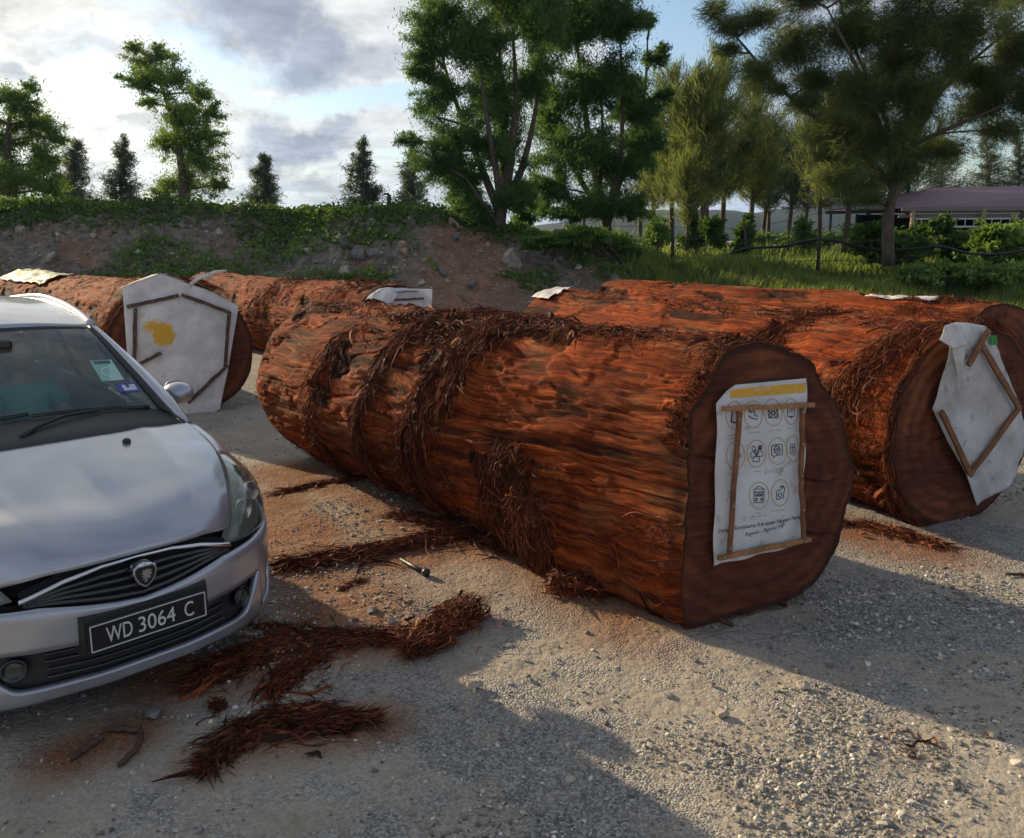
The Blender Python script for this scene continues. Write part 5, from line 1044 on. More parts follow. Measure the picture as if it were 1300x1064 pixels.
# lower lean-to at its left
lo = at(1090, 300, 38); lt = empty('lean_to', lo, 'low dark lean-to roof on thin posts, left of the pink-roofed shed', 'building')
mb = MB(); pl = [at(1048,270,38)-lo, at(1150,268,37)-lo]; mb.bar(pl[0], pl[1], .12, .14); mb.build('beam', M['steel_dark'], lt); mb = MB(); mb.bar(pl[0]+Vector((0,3,.5)), pl[1]+Vector((0,3,.5)), .12, .14); mb.build('beam', M['steel_dark'], lt)
mb = MB(); q = [pl[0]+Vector((0,-.3,.1)), pl[1]+Vector((0,-.3,.1)), pl[1]+Vector((0,3.3,.65)), pl[0]+Vector((0,3.3,.65))]; mb.add(q+[v+Vector((0,0,.06)) for v in q], [(3,2,1,0),(4,5,6,7),(0,1,5,4),(1,2,6,5),(2,3,7,6),(3,0,4,7)]); mb.build('roof', M['gutter'], lt)
for x in (1055, 1088, 1122):
    mb = MB(); p = at(x, 272, 38)-lo; mb.tube([Vector((p.x, p.y, -1.8)), p], .06, 8); mb.build('column', M['steel_dark'], lt, True)
# ================================================================== HILLS
def hills(name, lab, Y, prof, col, seed, dep=300):
    X = np.array([(p[0]-CX)/FOC*Y for p in prof]); Z_ = np.array([at(CX, p[1], Y).z for p in prof]); x = np.linspace(X[0], X[-1], 260); z = np.interp(x, X, Z_)+.06*Z_.max()*fbm(x/Y*30, 0, 0, 4, seed)
    rows = []; 
    for k, q in zip((0, .25, .5, .75, 1.), (0, .42, .75, .94, 1.)): rows.append(np.stack([x, np.full_like(x, Y-dep*(1-k)), -2+(z+2)*q*(1+.10*fbm(x/Y*60, k*3, 0, 3, seed)*(0 if k in (0, 1) else 1))], 1))
    rows.append(np.stack([x, np.full_like(x, Y+dep), z*0-2], 1))
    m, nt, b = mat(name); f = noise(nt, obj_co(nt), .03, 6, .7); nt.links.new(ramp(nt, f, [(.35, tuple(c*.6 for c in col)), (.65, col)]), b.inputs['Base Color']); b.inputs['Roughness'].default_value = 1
    o = nm(name, np.array(rows).reshape(-1, 3), grid_faces(260, 6), m, None, True); tag(o, lab, None, None, 'structure')
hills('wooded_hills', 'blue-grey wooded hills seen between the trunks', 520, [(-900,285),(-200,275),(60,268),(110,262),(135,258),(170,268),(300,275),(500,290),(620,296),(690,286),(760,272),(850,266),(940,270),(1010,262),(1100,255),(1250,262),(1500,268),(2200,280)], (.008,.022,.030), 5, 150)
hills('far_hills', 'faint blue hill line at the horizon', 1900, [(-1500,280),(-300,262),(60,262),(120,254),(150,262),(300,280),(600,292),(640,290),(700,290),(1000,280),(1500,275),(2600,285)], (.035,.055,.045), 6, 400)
# ================================================================== SKY, SUN, HAZE, CAMERA
# ---- sky
SUN = Vector((-.77, .64, 0)).normalized(); EL = math.radians(18.5); SUNV = Vector((SUN.x*math.cos(EL), SUN.y*math.cos(EL), math.sin(EL)))
W = bpy.data.worlds.new('World'); SC.world = W; W.use_nodes = True; nt = W.node_tree; bg = nt.nodes['Background']
sky = nt.nodes.new('ShaderNodeTexSky'); sky.sky_type = 'NISHITA'; sky.sun_disc = False; sky.sun_elevation = EL; sky.sun_rotation = math.atan2(SUN.x, SUN.y); sky.air_density = 1.0; sky.dust_density = 1.2; sky.ozone_density = 1.5
tc = nt.nodes.new('ShaderNodeTexCoord'); gen = tc.outputs['Generated']; sp = nt.nodes.new('ShaderNodeSeparateXYZ'); nt.links.new(gen, sp.inputs[0])
zc = mth(nt, 'ADD', mth(nt, 'MAXIMUM', sp.outputs[2], 0.0), .20); cv = nt.nodes.new('ShaderNodeCombineXYZ'); nt.links.new(mth(nt, 'DIVIDE', sp.outputs[0], zc), cv.inputs[0]); nt.links.new(mth(nt, 'DIVIDE', sp.outputs[1], zc), cv.inputs[1])
cvec = cv.outputs[0]
n1 = noise(nt, mapping(nt, cvec, (1, 1.25, 1), loc=(5.1, 1.4, 0)), 1.5, 10, .64); n2 = noise(nt, mapping(nt, cvec, (1, 1, 1), loc=(7.3, 3.2, 0)), 1.1, 9, .6); n3 = noise(nt, mapping(nt, cvec, (1, 1, 1), loc=(1.3, 8.2, 0)), 3.6, 8, .62)
def d_of(x, y):
    v = (y-CY)/FOC; return Vector(((x-CX)/FOC, CO-v*SI, -(SI+v*CO))).normalized()
wn = nt.nodes.new('ShaderNodeTexNoise'); wn.inputs['Scale'].default_value = 7; wn.inputs['Detail'].default_value = 8; wn.inputs['Roughness'].default_value = .62; nt.links.new(gen, wn.inputs['Vector'])
wv = nt.nodes.new('ShaderNodeVectorMath'); wv.operation = 'MULTIPLY_ADD'; nt.links.new(wn.outputs['Color'], wv.inputs[0]); wv.inputs[1].default_value = (.20,.20,.15); nt.links.new(gen, wv.inputs[2])
def cloud(x, y, rx, ry, k):
    """soft cloud bank in the sky dome round the direction of bearing (x,y)"""
    c = d_of(x, y)+Vector((.10,.10,.075)); s = nt.nodes.new('ShaderNodeVectorMath'); s.operation = 'SUBTRACT'; nt.links.new(wv.outputs[0], s.inputs[0]); s.inputs[1].default_value = c
    m_ = nt.nodes.new('ShaderNodeVectorMath'); m_.operation = 'MULTIPLY'; nt.links.new(s.outputs[0], m_.inputs[0]); m_.inputs[1].default_value = (FOC/rx, FOC/rx*.5, FOC/ry)
    l = nt.nodes.new('ShaderNodeVectorMath'); l.operation = 'LENGTH'; nt.links.new(m_.outputs[0], l.inputs[0])
    q = nt.nodes.new('ShaderNodeMapRange'); q.interpolation_type = 'SMOOTHSTEP'; nt.links.new(l.outputs['Value'], q.inputs[0]); q.inputs[1].default_value = 1.15; q.inputs[2].default_value = .35; q.inputs[3].default_value = 0; q.inputs[4].default_value = k; return q.outputs[0]
dks = [cloud(*a) for a in ((320,25,90,52,1.),(405,65,70,40,.9),(470,75,60,28,.6),(350,160,45,26,.8),(400,182,80,24,.9),(325,183,22,20,.8),(10,70,40,18,.6),(90,40,90,14,.35),(445,165,22,18,.7),(360,225,60,10,.45),(60,12,80,10,.3))]
dsum = dks[0]
for q in dks[1:]: dsum = mth(nt, 'MAXIMUM', dsum, q)
holes = [cloud(*a) for a in ((120,105,110,38,1.),(60,60,60,22,.6),(470,130,120,22,.5),(880,40,110,90,1.),(300,110,50,15,.5),(1180,180,200,80,.8),(455,240,40,20,.4),(240,60,40,25,.4))]
hsum = holes[0]
for q in holes[1:]: hsum = mth(nt, 'MAXIMUM', hsum, q)
cover = ramp(nt, mth(nt, 'SUBTRACT', n1, mth(nt, 'MULTIPLY', hsum, .26)), [(.36, (0,0,0)), (.50, (1,1,1))])
gen_dk = maprange(nt, n2, .50, .66, 0, 1); back = maprange(nt, sp.outputs[1], .25, -.35, 0, 1)
dk = mth(nt, 'MAXIMUM', dsum, mth(nt, 'MULTIPLY', gen_dk, back, clamp=True), clamp=True)
dt = nt.nodes.new('ShaderNodeVectorMath'); dt.operation = 'DOT_PRODUCT'; nt.links.new(gen, dt.inputs[0]); dt.inputs[1].default_value = SUNV
glow = mth(nt, 'POWER', mth(nt, 'MAXIMUM', dt.outputs['Value'], 0.0), 2.4)
tex = maprange(nt, n3, .32, .68, .62, 1.15)
def cmul(c, f):
    n = nt.nodes.new('ShaderNodeVectorMath'); n.operation = 'SCALE'; nt.links.new(c, n.inputs[0])
    if hasattr(f, 'is_linked'): nt.links.new(f, n.inputs['Scale'])
    else: n.inputs['Scale'].default_value = f
    return n.outputs[0]
zd = maprange(nt, sp.outputs[2], .34, .62, 1.0, .62)
bright = cmul(mixc(nt, glow, (3.5, 3.9, 4.8), (7.9, 7.7, 7.0)), tex); grey = cmul(mixc(nt, glow, (1.5, 1.75, 2.5), (2.7, 3.1, 4.0)), tex)
blue = mixc(nt, glow, sky.outputs[0], (2.0, 3.5, 5.3)); blue = mixc(nt, .5, sky.outputs[0], blue)
c = mixc(nt, cover, blue, bright); c = mixc(nt, mth(nt, 'MULTIPLY', dk, .88), c, grey); c = cmul(c, zd)
nt.links.new(c, bg.inputs['Color']); bg.inputs['Strength'].default_value = .12

sl = bpy.data.lights.new('sun', 'SUN'); sl.energy = 5.0; sl.angle = math.radians(.6); sl.color = (1, .78, .50); so = bpy.data.objects.new('sun', sl); link(so); so.rotation_euler = SUNV.to_track_quat('Z', 'Y').to_euler()
so.location = (-20, 20, 15)
# haze
mb = MB(); mb.box((0, 900, 38), (3600, 2700, 82)); hm = bpy.data.materials.new('haze_air'); hm.use_nodes = True; hn = hm.node_tree; hn.nodes.remove(hn.nodes['Principled BSDF']); pv = hn.nodes.new('ShaderNodeVolumePrincipled'); pv.inputs['Color'].default_value = (.30,.60,1,1); pv.inputs['Density'].default_value = .00018; pv.inputs['Anisotropy'].default_value = .2
hn.links.new(pv.outputs[0], hn.nodes['Material Output'].inputs['Volume'])
if True:
    hz = mb.build('haze', hm); hz['kind'] = 'stuff'; hz['label'] = 'thin blue air between the yard and the hills'
cam = bpy.data.cameras.new('camera'); co = bpy.data.objects.new('camera', cam); link(co); SC.camera = co
co.location = (0, 0, H); co.rotation_euler = (math.pi/2-TH, 0, 0); cam.sensor_fit = 'HORIZONTAL'; cam.sensor_width = 36; cam.lens = FOC/1300*36; cam.shift_y = -(532-487)/1300; cam.clip_end = 8000; cam.clip_start = .05
SC.render.resolution_x = 1024; SC.render.resolution_y = 838
SC.view_settings.view_transform = 'Standard'; SC.view_settings.look = 'None'; SC.view_settings.exposure = 0.50; SC.view_settings.gamma = 1
SC.render.engine = 'CYCLES'
SC.cycles.volume_bounces = 0; SC.cycles.max_bounces = 6; SC.cycles.transparent_max_bounces = 12
# ================================================================== CAR
def paint():
    m, nt, b = mat('silver_paint'); oc = obj_co(nt); b.inputs['Metallic'].default_value = .55; b.inputs['Roughness'].default_value = .33; b.inputs['Coat Weight'].default_value = .8; b.inputs['Coat Roughness'].default_value = .06
    f = noise(nt, oc, 2.2, 6, .65); fl = noise(nt, oc, 900, 1); c = ramp(nt, f, [(.3, (.37,.39,.44)), (.7, (.44,.46,.51))]); c = mixc(nt, mth(nt, 'MULTIPLY', fl, .18), c, (.62,.65,.70))
    d = noise(nt, oc, 5, 7, .7); nt.links.new(c, b.inputs['Base Color']); nt.links.new(ramp(nt, d, [(.35, (.27,.27,.27)), (.75, (.46,.46,.46))]), b.inputs['Roughness']); return m
M['paint'] = paint()
M['black_plastic'] = simple('black_plastic', (.018,.018,.020), .5, var=.2, scale=40); M['black_gloss'] = simple('black_gloss', (.012,.012,.014), .15, coat=.6)
M['cowl'] = simple('cowl', (.035,.034,.036), .65, var=.2, scale=30); M['gap'] = simple('gap', (.006,.006,.006), .9)
M['chrome'] = simple('chrome', (.70,.71,.74), .18, metal=1); M['tyre'] = simple('tyre', (.02,.02,.021), .85, var=.3, scale=30, bumpd=.003); M['rim'] = simple('rim', (.45,.46,.48), .3, metal=.8)
M['plate_black'] = simple('plate_black', (.012,.012,.013), .35); M['plate_white'] = simple('plate_white', (.66,.66,.63), .5, var=.1, scale=60)
M['interior'] = simple('interior', (.10,.10,.10), .85, var=.2, scale=20); M['seat_cloth'] = simple('seat_cloth', (.26,.25,.235), .9, var=.2, scale=60); M['dash'] = simple('dash', (.08,.085,.09), .6)
def glassm(name, tint, rough=.02, refl=1.0, base=.04, haze=.14):
    m = bpy.data.materials.new(name); m.use_nodes = True; nt = m.node_tree; nt.nodes.remove(nt.nodes['Principled BSDF'])
    t = nt.nodes.new('ShaderNodeBsdfTransparent'); t.inputs[0].default_value = (*tint, 1); g = nt.nodes.new('ShaderNodeBsdfGlossy'); g.inputs['Roughness'].default_value = rough; g.inputs[0].default_value = (refl, refl, refl, 1)
    lw = nt.nodes.new('ShaderNodeLayerWeight'); lw.inputs[0].default_value = .5; f5 = mth(nt, 'POWER', lw.outputs['Facing'], 4.0); mx = nt.nodes.new('ShaderNodeMixShader'); nt.links.new(mth(nt, 'ADD', mth(nt, 'MULTIPLY', f5, .85), base+.03, clamp=True), mx.inputs[0])
    df = nt.nodes.new('ShaderNodeBsdfDiffuse'); df.inputs[0].default_value = (.30,.42,.41,1); dm = nt.nodes.new('ShaderNodeMixShader'); dm.inputs[0].default_value = haze
    nt.links.new(t.outputs[0], dm.inputs[1]); nt.links.new(df.outputs[0], dm.inputs[2])
    nt.links.new(dm.outputs[0], mx.inputs[1]); nt.links.new(g.outputs[0], mx.inputs[2]); nt.links.new(mx.outputs[0], nt.nodes['Material Output'].inputs['Surface']); return m
M['windscreen'] = glassm('windscreen', (.80,.92,.89), haze=.10); M['side_glass'] = glassm('side_glass', (.62,.68,.68)); M['lens'] = glassm('lens', (.95,.96,.92), .03, 1, .01, .06)
car = empty('parked_car', (-1.599, 3.362, 0), 'silver people carrier with a black number plate, parked nose-on at the left', 'car', rz=.790)
PL = cr([(0,0),(.2,.012),(.4,.065),(.52,.125),(.64,.21),(.75,.325),(.82,.44),(.865,.56),(.89,.70)], 90)
def I(x, pts):
    p = np.array(pts); return np.interp(x, p[:, 0], p[:, 1])
def offz(z, u):
    return np.interp(z, [.14,.20,.26,.34,.48,.56,.60,.64,.8], [.055,.016,.0,.008,.0,-.004,.012,.03,.10])*(1-.35*np.clip(np.abs(u)/.9, 0, 1))
def fz(u, w, z, out=0.):
    """front surface point from plan point + height; out = metres pushed outwards"""
    i = np.clip(np.searchsorted(PL[:, 0], np.abs(u)), 1, len(PL)-1); T = PL[i]-PL[i-1]; T = T/np.linalg.norm(T, axis=-1, keepdims=True)
    nx, ny = T[..., 1], -T[..., 0]; sg = np.sign(u)
    return np.stack([u+sg*nx*out-sg*0, w+offz(z, u)+ny*out, z+0*u], -1)
def band(name, m, u0, u1, zlo, zhi, rec=0., nz=5, mirror=True, thick=.03, parent=None, n=None):
    sel = PL[(PL[:, 0] >= u0-1e-6) & (PL[:, 0] <= u1+1e-6)]; us = np.r_[u0, sel[:, 0], u1]; us = np.unique(us); ws = np.interp(us, PL[:, 0], PL[:, 1])
    if u0 == 0 and mirror: us2 = np.r_[-us[::-1][:-1], us]; ws2 = np.r_[ws[::-1][:-1], ws]
    else: us2, ws2 = us, ws
    lo = zlo(np.abs(us2)); hi = zhi(np.abs(us2)); k = np.linspace(0, 1, nz)[:, None]; Zz = lo[None]*(1-k)+hi[None]*k
    U = np.broadcast_to(us2, Zz.shape); Wd = np.broadcast_to(ws2, Zz.shape); P = fz(U, Wd, Zz, -rec)
    out = []
    for sg in ((1,) if (u0 == 0 or not mirror) else (1, -1)):
        Q = P.copy(); Q[..., 0] *= sg; F = grid_faces(len(us2), nz); F = F if sg > 0 else F[:, ::-1]
        o = nm(name, Q.reshape(-1, 3), F, m, parent or car, True)
        if thick: s = o.modifiers.new('s', 'SOLIDIFY'); s.thickness = thick; s.offset = -1
        out.append(o)
    return out
gb = lambda u: I(u, [(0,.545),(.12,.556),(.28,.585),(.40,.602),(.47,.604)]); gt = lambda u: I(u, [(0,.712),(.15,.707),(.30,.679),(.47,.624)])
ztop = lambda u: I(u, [(0,.545),(.12,.556),(.28,.585),(.40,.602),(.46,.600),(.64,.596),(.77,.598),(.83,.606),(.865,.635),(.89,.70)])
zbot = lambda u: I(u, [(0,.205),(.30,.198),(.55,.165),(.64,.16),(.70,.148),(.80,.150),(.89,.17)])
hlo = lambda u: I(u, [(0,.258),(.30,.252),(.49,.243),(.52,.25),(.60,.345),(.640,.412),(.655,.40),(.662,.200),(.70,.190),(.77,.215),(.805,.27),(.818,.46),(.89,.46)])
hhi = lambda u: I(u, [(0,.410),(.30,.412),(.640,.414),(.655,.402),(.662,.202),(.72,.34),(.785,.462),(.818,.464),(.89,.464)])
# bumper skin = rows below and above the openings, one mesh
us = np.r_[-PL[::-1][:-1, 0], PL[:, 0]]; ws = np.r_[PL[::-1][:-1, 1], PL[:, 1]]
k1 = np.linspace(0, 1, 8)[:, None]; au = np.abs(us)
Za = zbot(au)*(1-k1)+hlo(au)*k1; Zb = hhi(au)*(1-k1)+ztop(au)*k1
Va = fz(np.broadcast_to(us, Za.shape), np.broadcast_to(ws, Za.shape), Za); Vb = fz(np.broadcast_to(us, Zb.shape), np.broadcast_to(ws, Zb.shape), Zb)
N0 = len(us); F = np.vstack([grid_faces(N0, 8), grid_faces(N0, 8)+8*N0])
br = []                                   # bridge where the opening is closed
for i in range(N0-1):
    if (hhi(au[i])-hlo(au[i]) < .012) and (hhi(au[i+1])-hlo(au[i+1]) < .012): br.append((7*N0+i, 7*N0+i+1, 8*N0+i+1, 8*N0+i))
F = np.vstack([F, np.array(br)]) if br else F
o = nm('bumper', np.vstack([Va.reshape(-1, 3), Vb.reshape(-1, 3)]), F, M['paint'], car, True); s = o.modifiers.new('s', 'SOLIDIFY'); s.thickness = .032; s.offset = -1
bumper = o
# the ledge on top of the bumper under the grille
band('intake', M['black_plastic'], 0, .655, lambda u: hlo(u)-.012, lambda u: np.maximum(hhi(u), hlo(u)+.004)+.012, .045, 6, thick=0)
for z in (.285, .318, .352, .386):
    band('intake_slat', M['black_gloss'], 0, .40, lambda u, z=z: z-.006+0*u, lambda u, z=z: z+.006+0*u, .025, 2, thick=.02)
band('corner_vent', M['black_plastic'], .655, .825, lambda u: hlo(u)-.012, lambda u: hhi(u)+.012, .055, 5, thick=0)
band('grille', M['gap'], 0, .47, lambda u: gb(u)-.01, lambda u: gt(u)+.03, .05, 5, thick=0)
for k in (.14, .34, .54, .74):
    band('grille_slat', M['black_gloss'], 0, .455, lambda u, k=k: gb(u)*(1-k)+gt(u)*k-.009, lambda u, k=k: gb(u)*(1-k)+gt(u)*k+.006, .022, 3, thick=.03)
band('chrome_bar', M['chrome'], 0, .462, lambda u: gt(u)-.004, lambda u: gt(u)+.012, .006, 3, thick=.03)
def coonsobj(name, T, B, L, R, m, n=28, mm=28, mirror=True, thick=.004, crown=0., parent=None, both=True):
    T, B, L, R = cr(T, n), cr(B, n), cr(L, mm), cr(R, mm); G = coons(T, B, L, R)
    if crown:
        du = np.gradient(G, axis=1); dv = np.gradient(G, axis=0); N = np.cross(du, dv); N /= np.linalg.norm(N, axis=2, keepdims=True)+1e-9
        if N[..., 2].mean() < 0: N = -N
        s = np.linspace(0, 1, n)[None]; t = np.linspace(0, 1, mm)[:, None]; G = G+N*(crown*4*s*(1-s)*4*t*(1-t))[..., None]
    res = []
    for sg in ((1, -1) if both else (1,)):
        Q = G.copy(); Q[..., 0] *= sg; F = grid_faces(n, mm)
        du = np.gradient(Q, axis=1); dv = np.gradient(Q, axis=0); N = np.cross(du, dv).reshape(-1, 3).mean(0); c = Q.reshape(-1, 3).mean(0)-np.array([0, 1.9, .5])
        if np.dot(N, c) < 0: F = F[:, ::-1]
        if both and mirror == 'join': res.append((Q, F)); continue
        o = nm(name, Q.reshape(-1, 3), F, m, parent or car, True)
        if thick: s_m = o.modifiers.new('s', 'SOLIDIFY'); s_m.thickness = thick; s_m.offset = -1
        res.append(o)
    if both and mirror == 'join':
        V = np.vstack([r[0].reshape(-1, 3) for r in res]); F = np.vstack([res[0][1], res[1][1]+res[0][0].shape[0]*res[0][0].shape[1]])
        import bmesh
        me = bpy.data.meshes.new(name); me.from_pydata(V.tolist(), [], F.tolist()); bm = bmesh.new(); bm.from_mesh(me); bmesh.ops.remove_doubles(bm, verts=bm.verts, dist=.0015); bmesh.ops.recalc_face_normals(bm, faces=bm.faces)
        zz = sum(f.normal.z*f.calc_area() for f in bm.faces); yy = sum((f.normal.dot(f.calc_center_median()-Vector((0, 1.9, .5))))*f.calc_area() for f in bm.faces)
        if yy < 0: bmesh.ops.reverse_faces(bm, faces=bm.faces)
        bm.to_mesh(me); bm.free(); me.materials.append(m); me.polygons.foreach_set('use_smooth', [True]*len(me.polygons)); o = link(bpy.data.objects.new(name, me), parent or car)
        if thick: s_m = o.modifiers.new('s', 'SOLIDIFY'); s_m.thickness = thick; s_m.offset = -1
        return o
    return res
HS = [(.50,.22,.675),(.545,.30,.765),(.60,.42,.828),(.67,.60,.878),(.735,.82,.925),(.757,1.0,.962),(.740,1.19,1.015)]
HF = [(0,.052,.737),(.14,.06,.733),(.27,.092,.722),(.42,.155,.698),(.50,.22,.675)]
hood = coonsobj('hood', HF, [(0,1.09,1.045),(.25,1.10,1.043),(.5,1.13,1.035),(.740,1.19,1.015)], [(0,.052,.737),(0,.085,.785),(0,.22,.85),(0,.5,.915),(0,.8,.985),(0,1.09,1.045)], HS, M['paint'], 40, 50, 'join', thick=.02, crown=.012)
# sculpted lines on the hood
me = hood.data
for v in me.vertices:
    x = abs(v.co.x); t = min(1, max(0, (v.co.y-.1)/.9)); cx_ = .34+.12*t; v.co.z += .010*math.exp(-((x-cx_)/.06)**2)*min(1, (v.co.y-.05)*6 if v.co.y > .05 else 0)*(1-.2*t)
# dark shell below everything (closes the gaps)
mb = MB(); sh_ = [(-.80,.62,.32),(.80,.62,.32),(.84,4.3,.26),(-.84,4.3,.26)]
mb.box((0, 2.45, .36), (1.60, 3.5, .22)); mb.build('floor_pan', M['gap'], car)
coonsobj('engine_bay', [(0,.10,.64),(.25,.15,.64),(.47,.27,.60)], [(0,1.15,.98),(.4,1.17,.96),(.64,1.22,.94)], [(0,.10,.64),(0,.2,.76),(0,.6,.85),(0,1.15,.98)], [(.47,.27,.60),(.55,.45,.74),(.60,.75,.80),(.64,1.22,.94)], M['gap'], 20, 20, 'join', thick=0)
band('bumper_core', M['gap'], 0, .89, lambda u: zbot(u)+.02, lambda u: ztop(u)-.0, .075, 4, thick=0)
# headlights
for sg in (1, -1):
    mir = lambda P: [(sg*a, b, c) for a, b, c in P]
    B_ = [(.465,.205,.607),(.55,.215,.602),(.64,.262,.601),(.77,.375,.603),(.848,.50,.617)]; R_ = [(.885,.86,.81),(.897,.70,.735),(.848,.50,.617)]; T_ = [(.742,.80,.905),(.80,.84,.885),(.85,.86,.85),(.885,.86,.81)]; L_ = [(.742,.80,.905),(.685,.60,.868),(.615,.42,.818),(.56,.305,.755),(.515,.24,.68),(.465,.205,.607)]
    o = coonsobj('headlight', mir(T_), mir(B_), mir(L_), mir(R_), M['lens'], 26, 26, True, .003, crown=.022, both=False)[0]
    ins = lambda P, d=.034: [(a*.975, b+d, c-.010) for a, b, c in P]
    M['hl_house'] = M.get('hl_house') or simple('hl_house', (.17,.175,.15), .3, metal=.3)
    h = coonsobj('housing', mir(ins(T_)), mir(ins(B_)), mir(ins(L_)), mir(ins(R_)), M['hl_house'], 14, 14, True, 0, both=False, parent=o)[0]
    for (a, b, c, r) in ((.64,.335,.70,.058),(.775,.50,.735,.055)):
        mb = MB(); ax = Vector((sg*.28, -1, .05)); mb.lathe((sg*a, b+.05, c), [(.012,-.05),(r*.6,-.035),(r*.9,0),(r,.03),(r*.93,.032),(r*.8,0),(r*.4,-.028),(.012,-.035)], ax, 24); mb.build('reflector', M['chrome'], o, True)
        mb = MB(); mb.lathe((sg*a, b+.05, c), [(.014,-.03),(.016,.0),(.010,.012)], ax, 12); mb.build('bulb', M['rim'], o, True)
    mb = MB(); mb.tube([(sg*.88,.80,.80),(sg*.86,.74,.80),(sg*.83,.68,.79)], .018, 10); mb.build('indicator', simple('amber', (.6,.45,.25), .3), o, True)
    # fog lamp
    c = np.array([.498, np.interp(.498, PL[:, 0], PL[:, 1])+.022, .345]); ax = Vector((sg*.30, -1, 0))
    mb = MB(); mb.lathe((sg*c[0], c[1], c[2]), [(.040,-.03),(.048,0),(.050,.012),(.043,.014),(.040,.004)], ax, 28); fo = mb.build('fog_lamp', M['black_gloss'], car, True)
    mb = MB(); mb.lathe((sg*c[0], c[1], c[2]), [(.001,-.022),(.02,-.016),(.038,.002)], ax, 28); mb.build('reflector', M['chrome'], fo, True)
    mb = MB(); mb.lathe((sg*c[0], c[1], c[2]), [(.041,.004),(.03,.011),(.001,.014)], ax, 28); mb.build('lens', M['lens'], fo, True)
    # mirror
    mb = MB(); mb.lathe((sg*.945,1.76,1.085), [(.03,-.075),(.062,-.05),(.078,-.01),(.080,.03),(.076,.055),(.06,.06)], (0, 1, 0), 24)
    mr = mb.build('door_mirror', M['paint'], car, True); mr.data.transform(__import__('mathutils').Matrix.Translation((sg*.945,1.76,1.085)) @ __import__('mathutils').Matrix.Diagonal((1.25,1,.92,1)) @ __import__('mathutils').Matrix.Translation((-sg*.945,-1.76,-1.085)))
    mb = MB(); mb.lathe((sg*.945,1.822,1.085), [(.085,0),(.085,.002)], (0,1,0), 24); mb.build('mirror_glass', M['chrome'], mr)
    mb = MB(); mb.tube([(sg*.80,1.74,1.00),(sg*.85,1.75,1.01),(sg*.90,1.76,1.035)], [.032,.024,.03], 10); mb.build('mirror_stalk', M['black_plastic'], mr, True)
    # hood washer nozzle
    mb = MB(); mb.lathe((sg*.31, .955, 1.024), [(.022,-.03),(.021,.004),(.013,.011),(.003,.013)], (0, -.18, 1), 16); mb.build('washer_nozzle', M['black_plastic'], car, True)
# number plate
PZ0, PZ1, PU = .383, .503, .25
mb = MB(); mb.box((0, -.018, (PZ0+PZ1)/2), (PU*2+.012, .014, PZ1-PZ0+.012)); pl_ = mb.build('number_plate', M['plate_black'], car, bevel=.003)
mb = MB(); mb.add([(-.265,-.012,.378),(.265,-.012,.378),(.265,-.012,.53),(-.265,-.012,.53),(-.285,.06,.37),(.285,.06,.37),(.285,.06,.545),(-.285,.06,.545)], [(3,2,1,0),(0,1,5,4),(1,2,6,5),(2,3,7,6),(3,0,4,7)]); mb.build('plate_holder', M['black_plastic'], pl_)
mb = MB(); e_ = .005; f_ = .004
for a, b in (((-PU+.004, PZ0+.004), (PU-.004, PZ0+.004)), ((PU-.004, PZ0+.004), (PU-.004, PZ1-.004)), ((PU-.004, PZ1-.004), (-PU+.004, PZ1-.004)), ((-PU+.004, PZ1-.004), (-PU+.004, PZ0+.004))):
    mb.bar((a[0], -.0265, a[1]), (b[0], -.0265, b[1]), .004, .005, up=(0, 1, 0))
mb.build('plate_border', M['plate_white'], pl_)
def flat_text(s, name, size_h, x0, x1, y, z, m, parent, bold=.0, depth=.002, rotx=math.pi/2, mirror=False):
    cu = bpy.data.curves.new(name, 'FONT'); cu.body = s; cu.offset = bold; cu.resolution_u = 4; ob = bpy.data.objects.new(name, cu); COL.objects.link(ob); dg = bpy.context.evaluated_depsgraph_get(); me = bpy.data.meshes.new_from_object(ob.evaluated_get(dg)); bpy.data.objects.remove(ob)
    xs = [v.co.x for v in me.vertices]; w_ = max(xs)-min(xs)
    for v in me.vertices: v.co = Vector((x0+(v.co.x-min(xs))/w_*(x1-x0), y, z+v.co.y/.70*size_h))
    me.materials.append(m); o = link(bpy.data.objects.new(name, me), parent); s_m = o.modifiers.new('s', 'SOLIDIFY'); s_m.thickness = depth; s_m.offset = 0; return o
flat_text('WD', 'plate_characters', .070, -.185, -.078, -.0268, .408, M['plate_white'], pl_); flat_text('3064', 'plate_characters', .070, -.052, .108, -.0268, .408, M['plate_white'], pl_); flat_text('C', 'plate_characters', .070, .150, .192, -.0268, .408, M['plate_white'], pl_)
# bonnet emblem : shield with a beast head
def shield(s, y, z0, k=1.): return [(a*s, y, z0+b*s) for a, b in ((-.85,.62),(-.45,.88),(0,.98),(.45,.88),(.85,.62),(.92,.2),(.80,-.25),(.50,-.72),(.18,-1.0),(0,-1.06),(-.18,-1.0),(-.50,-.72),(-.80,-.25),(-.92,.2))]
def prism(mb, P, dy):
    n = len(P); Q = [(a, b+dy, c) for a, b, c in P]; mb.add(list(P)+Q, [tuple(range(n)), tuple(reversed(range(n, 2*n)))]+[(i, i+n, (i+1) % n+n, (i+1) % n) for i in range(n)])
mb = MB(); prism(mb, shield(.056, -.012, .655), .05); em = mb.build('emblem', M['chrome'], car, bevel=.003)
mb = MB(); prism(mb, shield(.046, -.0145, .655), .004); mb.build('emblem_field', M['plate_black'], em)
mb = MB(); hd = [(-.20,-.62),(.12,-.55),(.02,-.36),(.38,-.30),(.30,-.08),(.52,.05),(.40,.22),(.50,.42),(.22,.40),(.12,.55),(-.08,.42),(-.32,.50),(-.22,.28),(-.48,.18),(-.18,.08),(-.42,-.12),(-.12,-.14),(-.34,-.36),(-.06,-.36)]
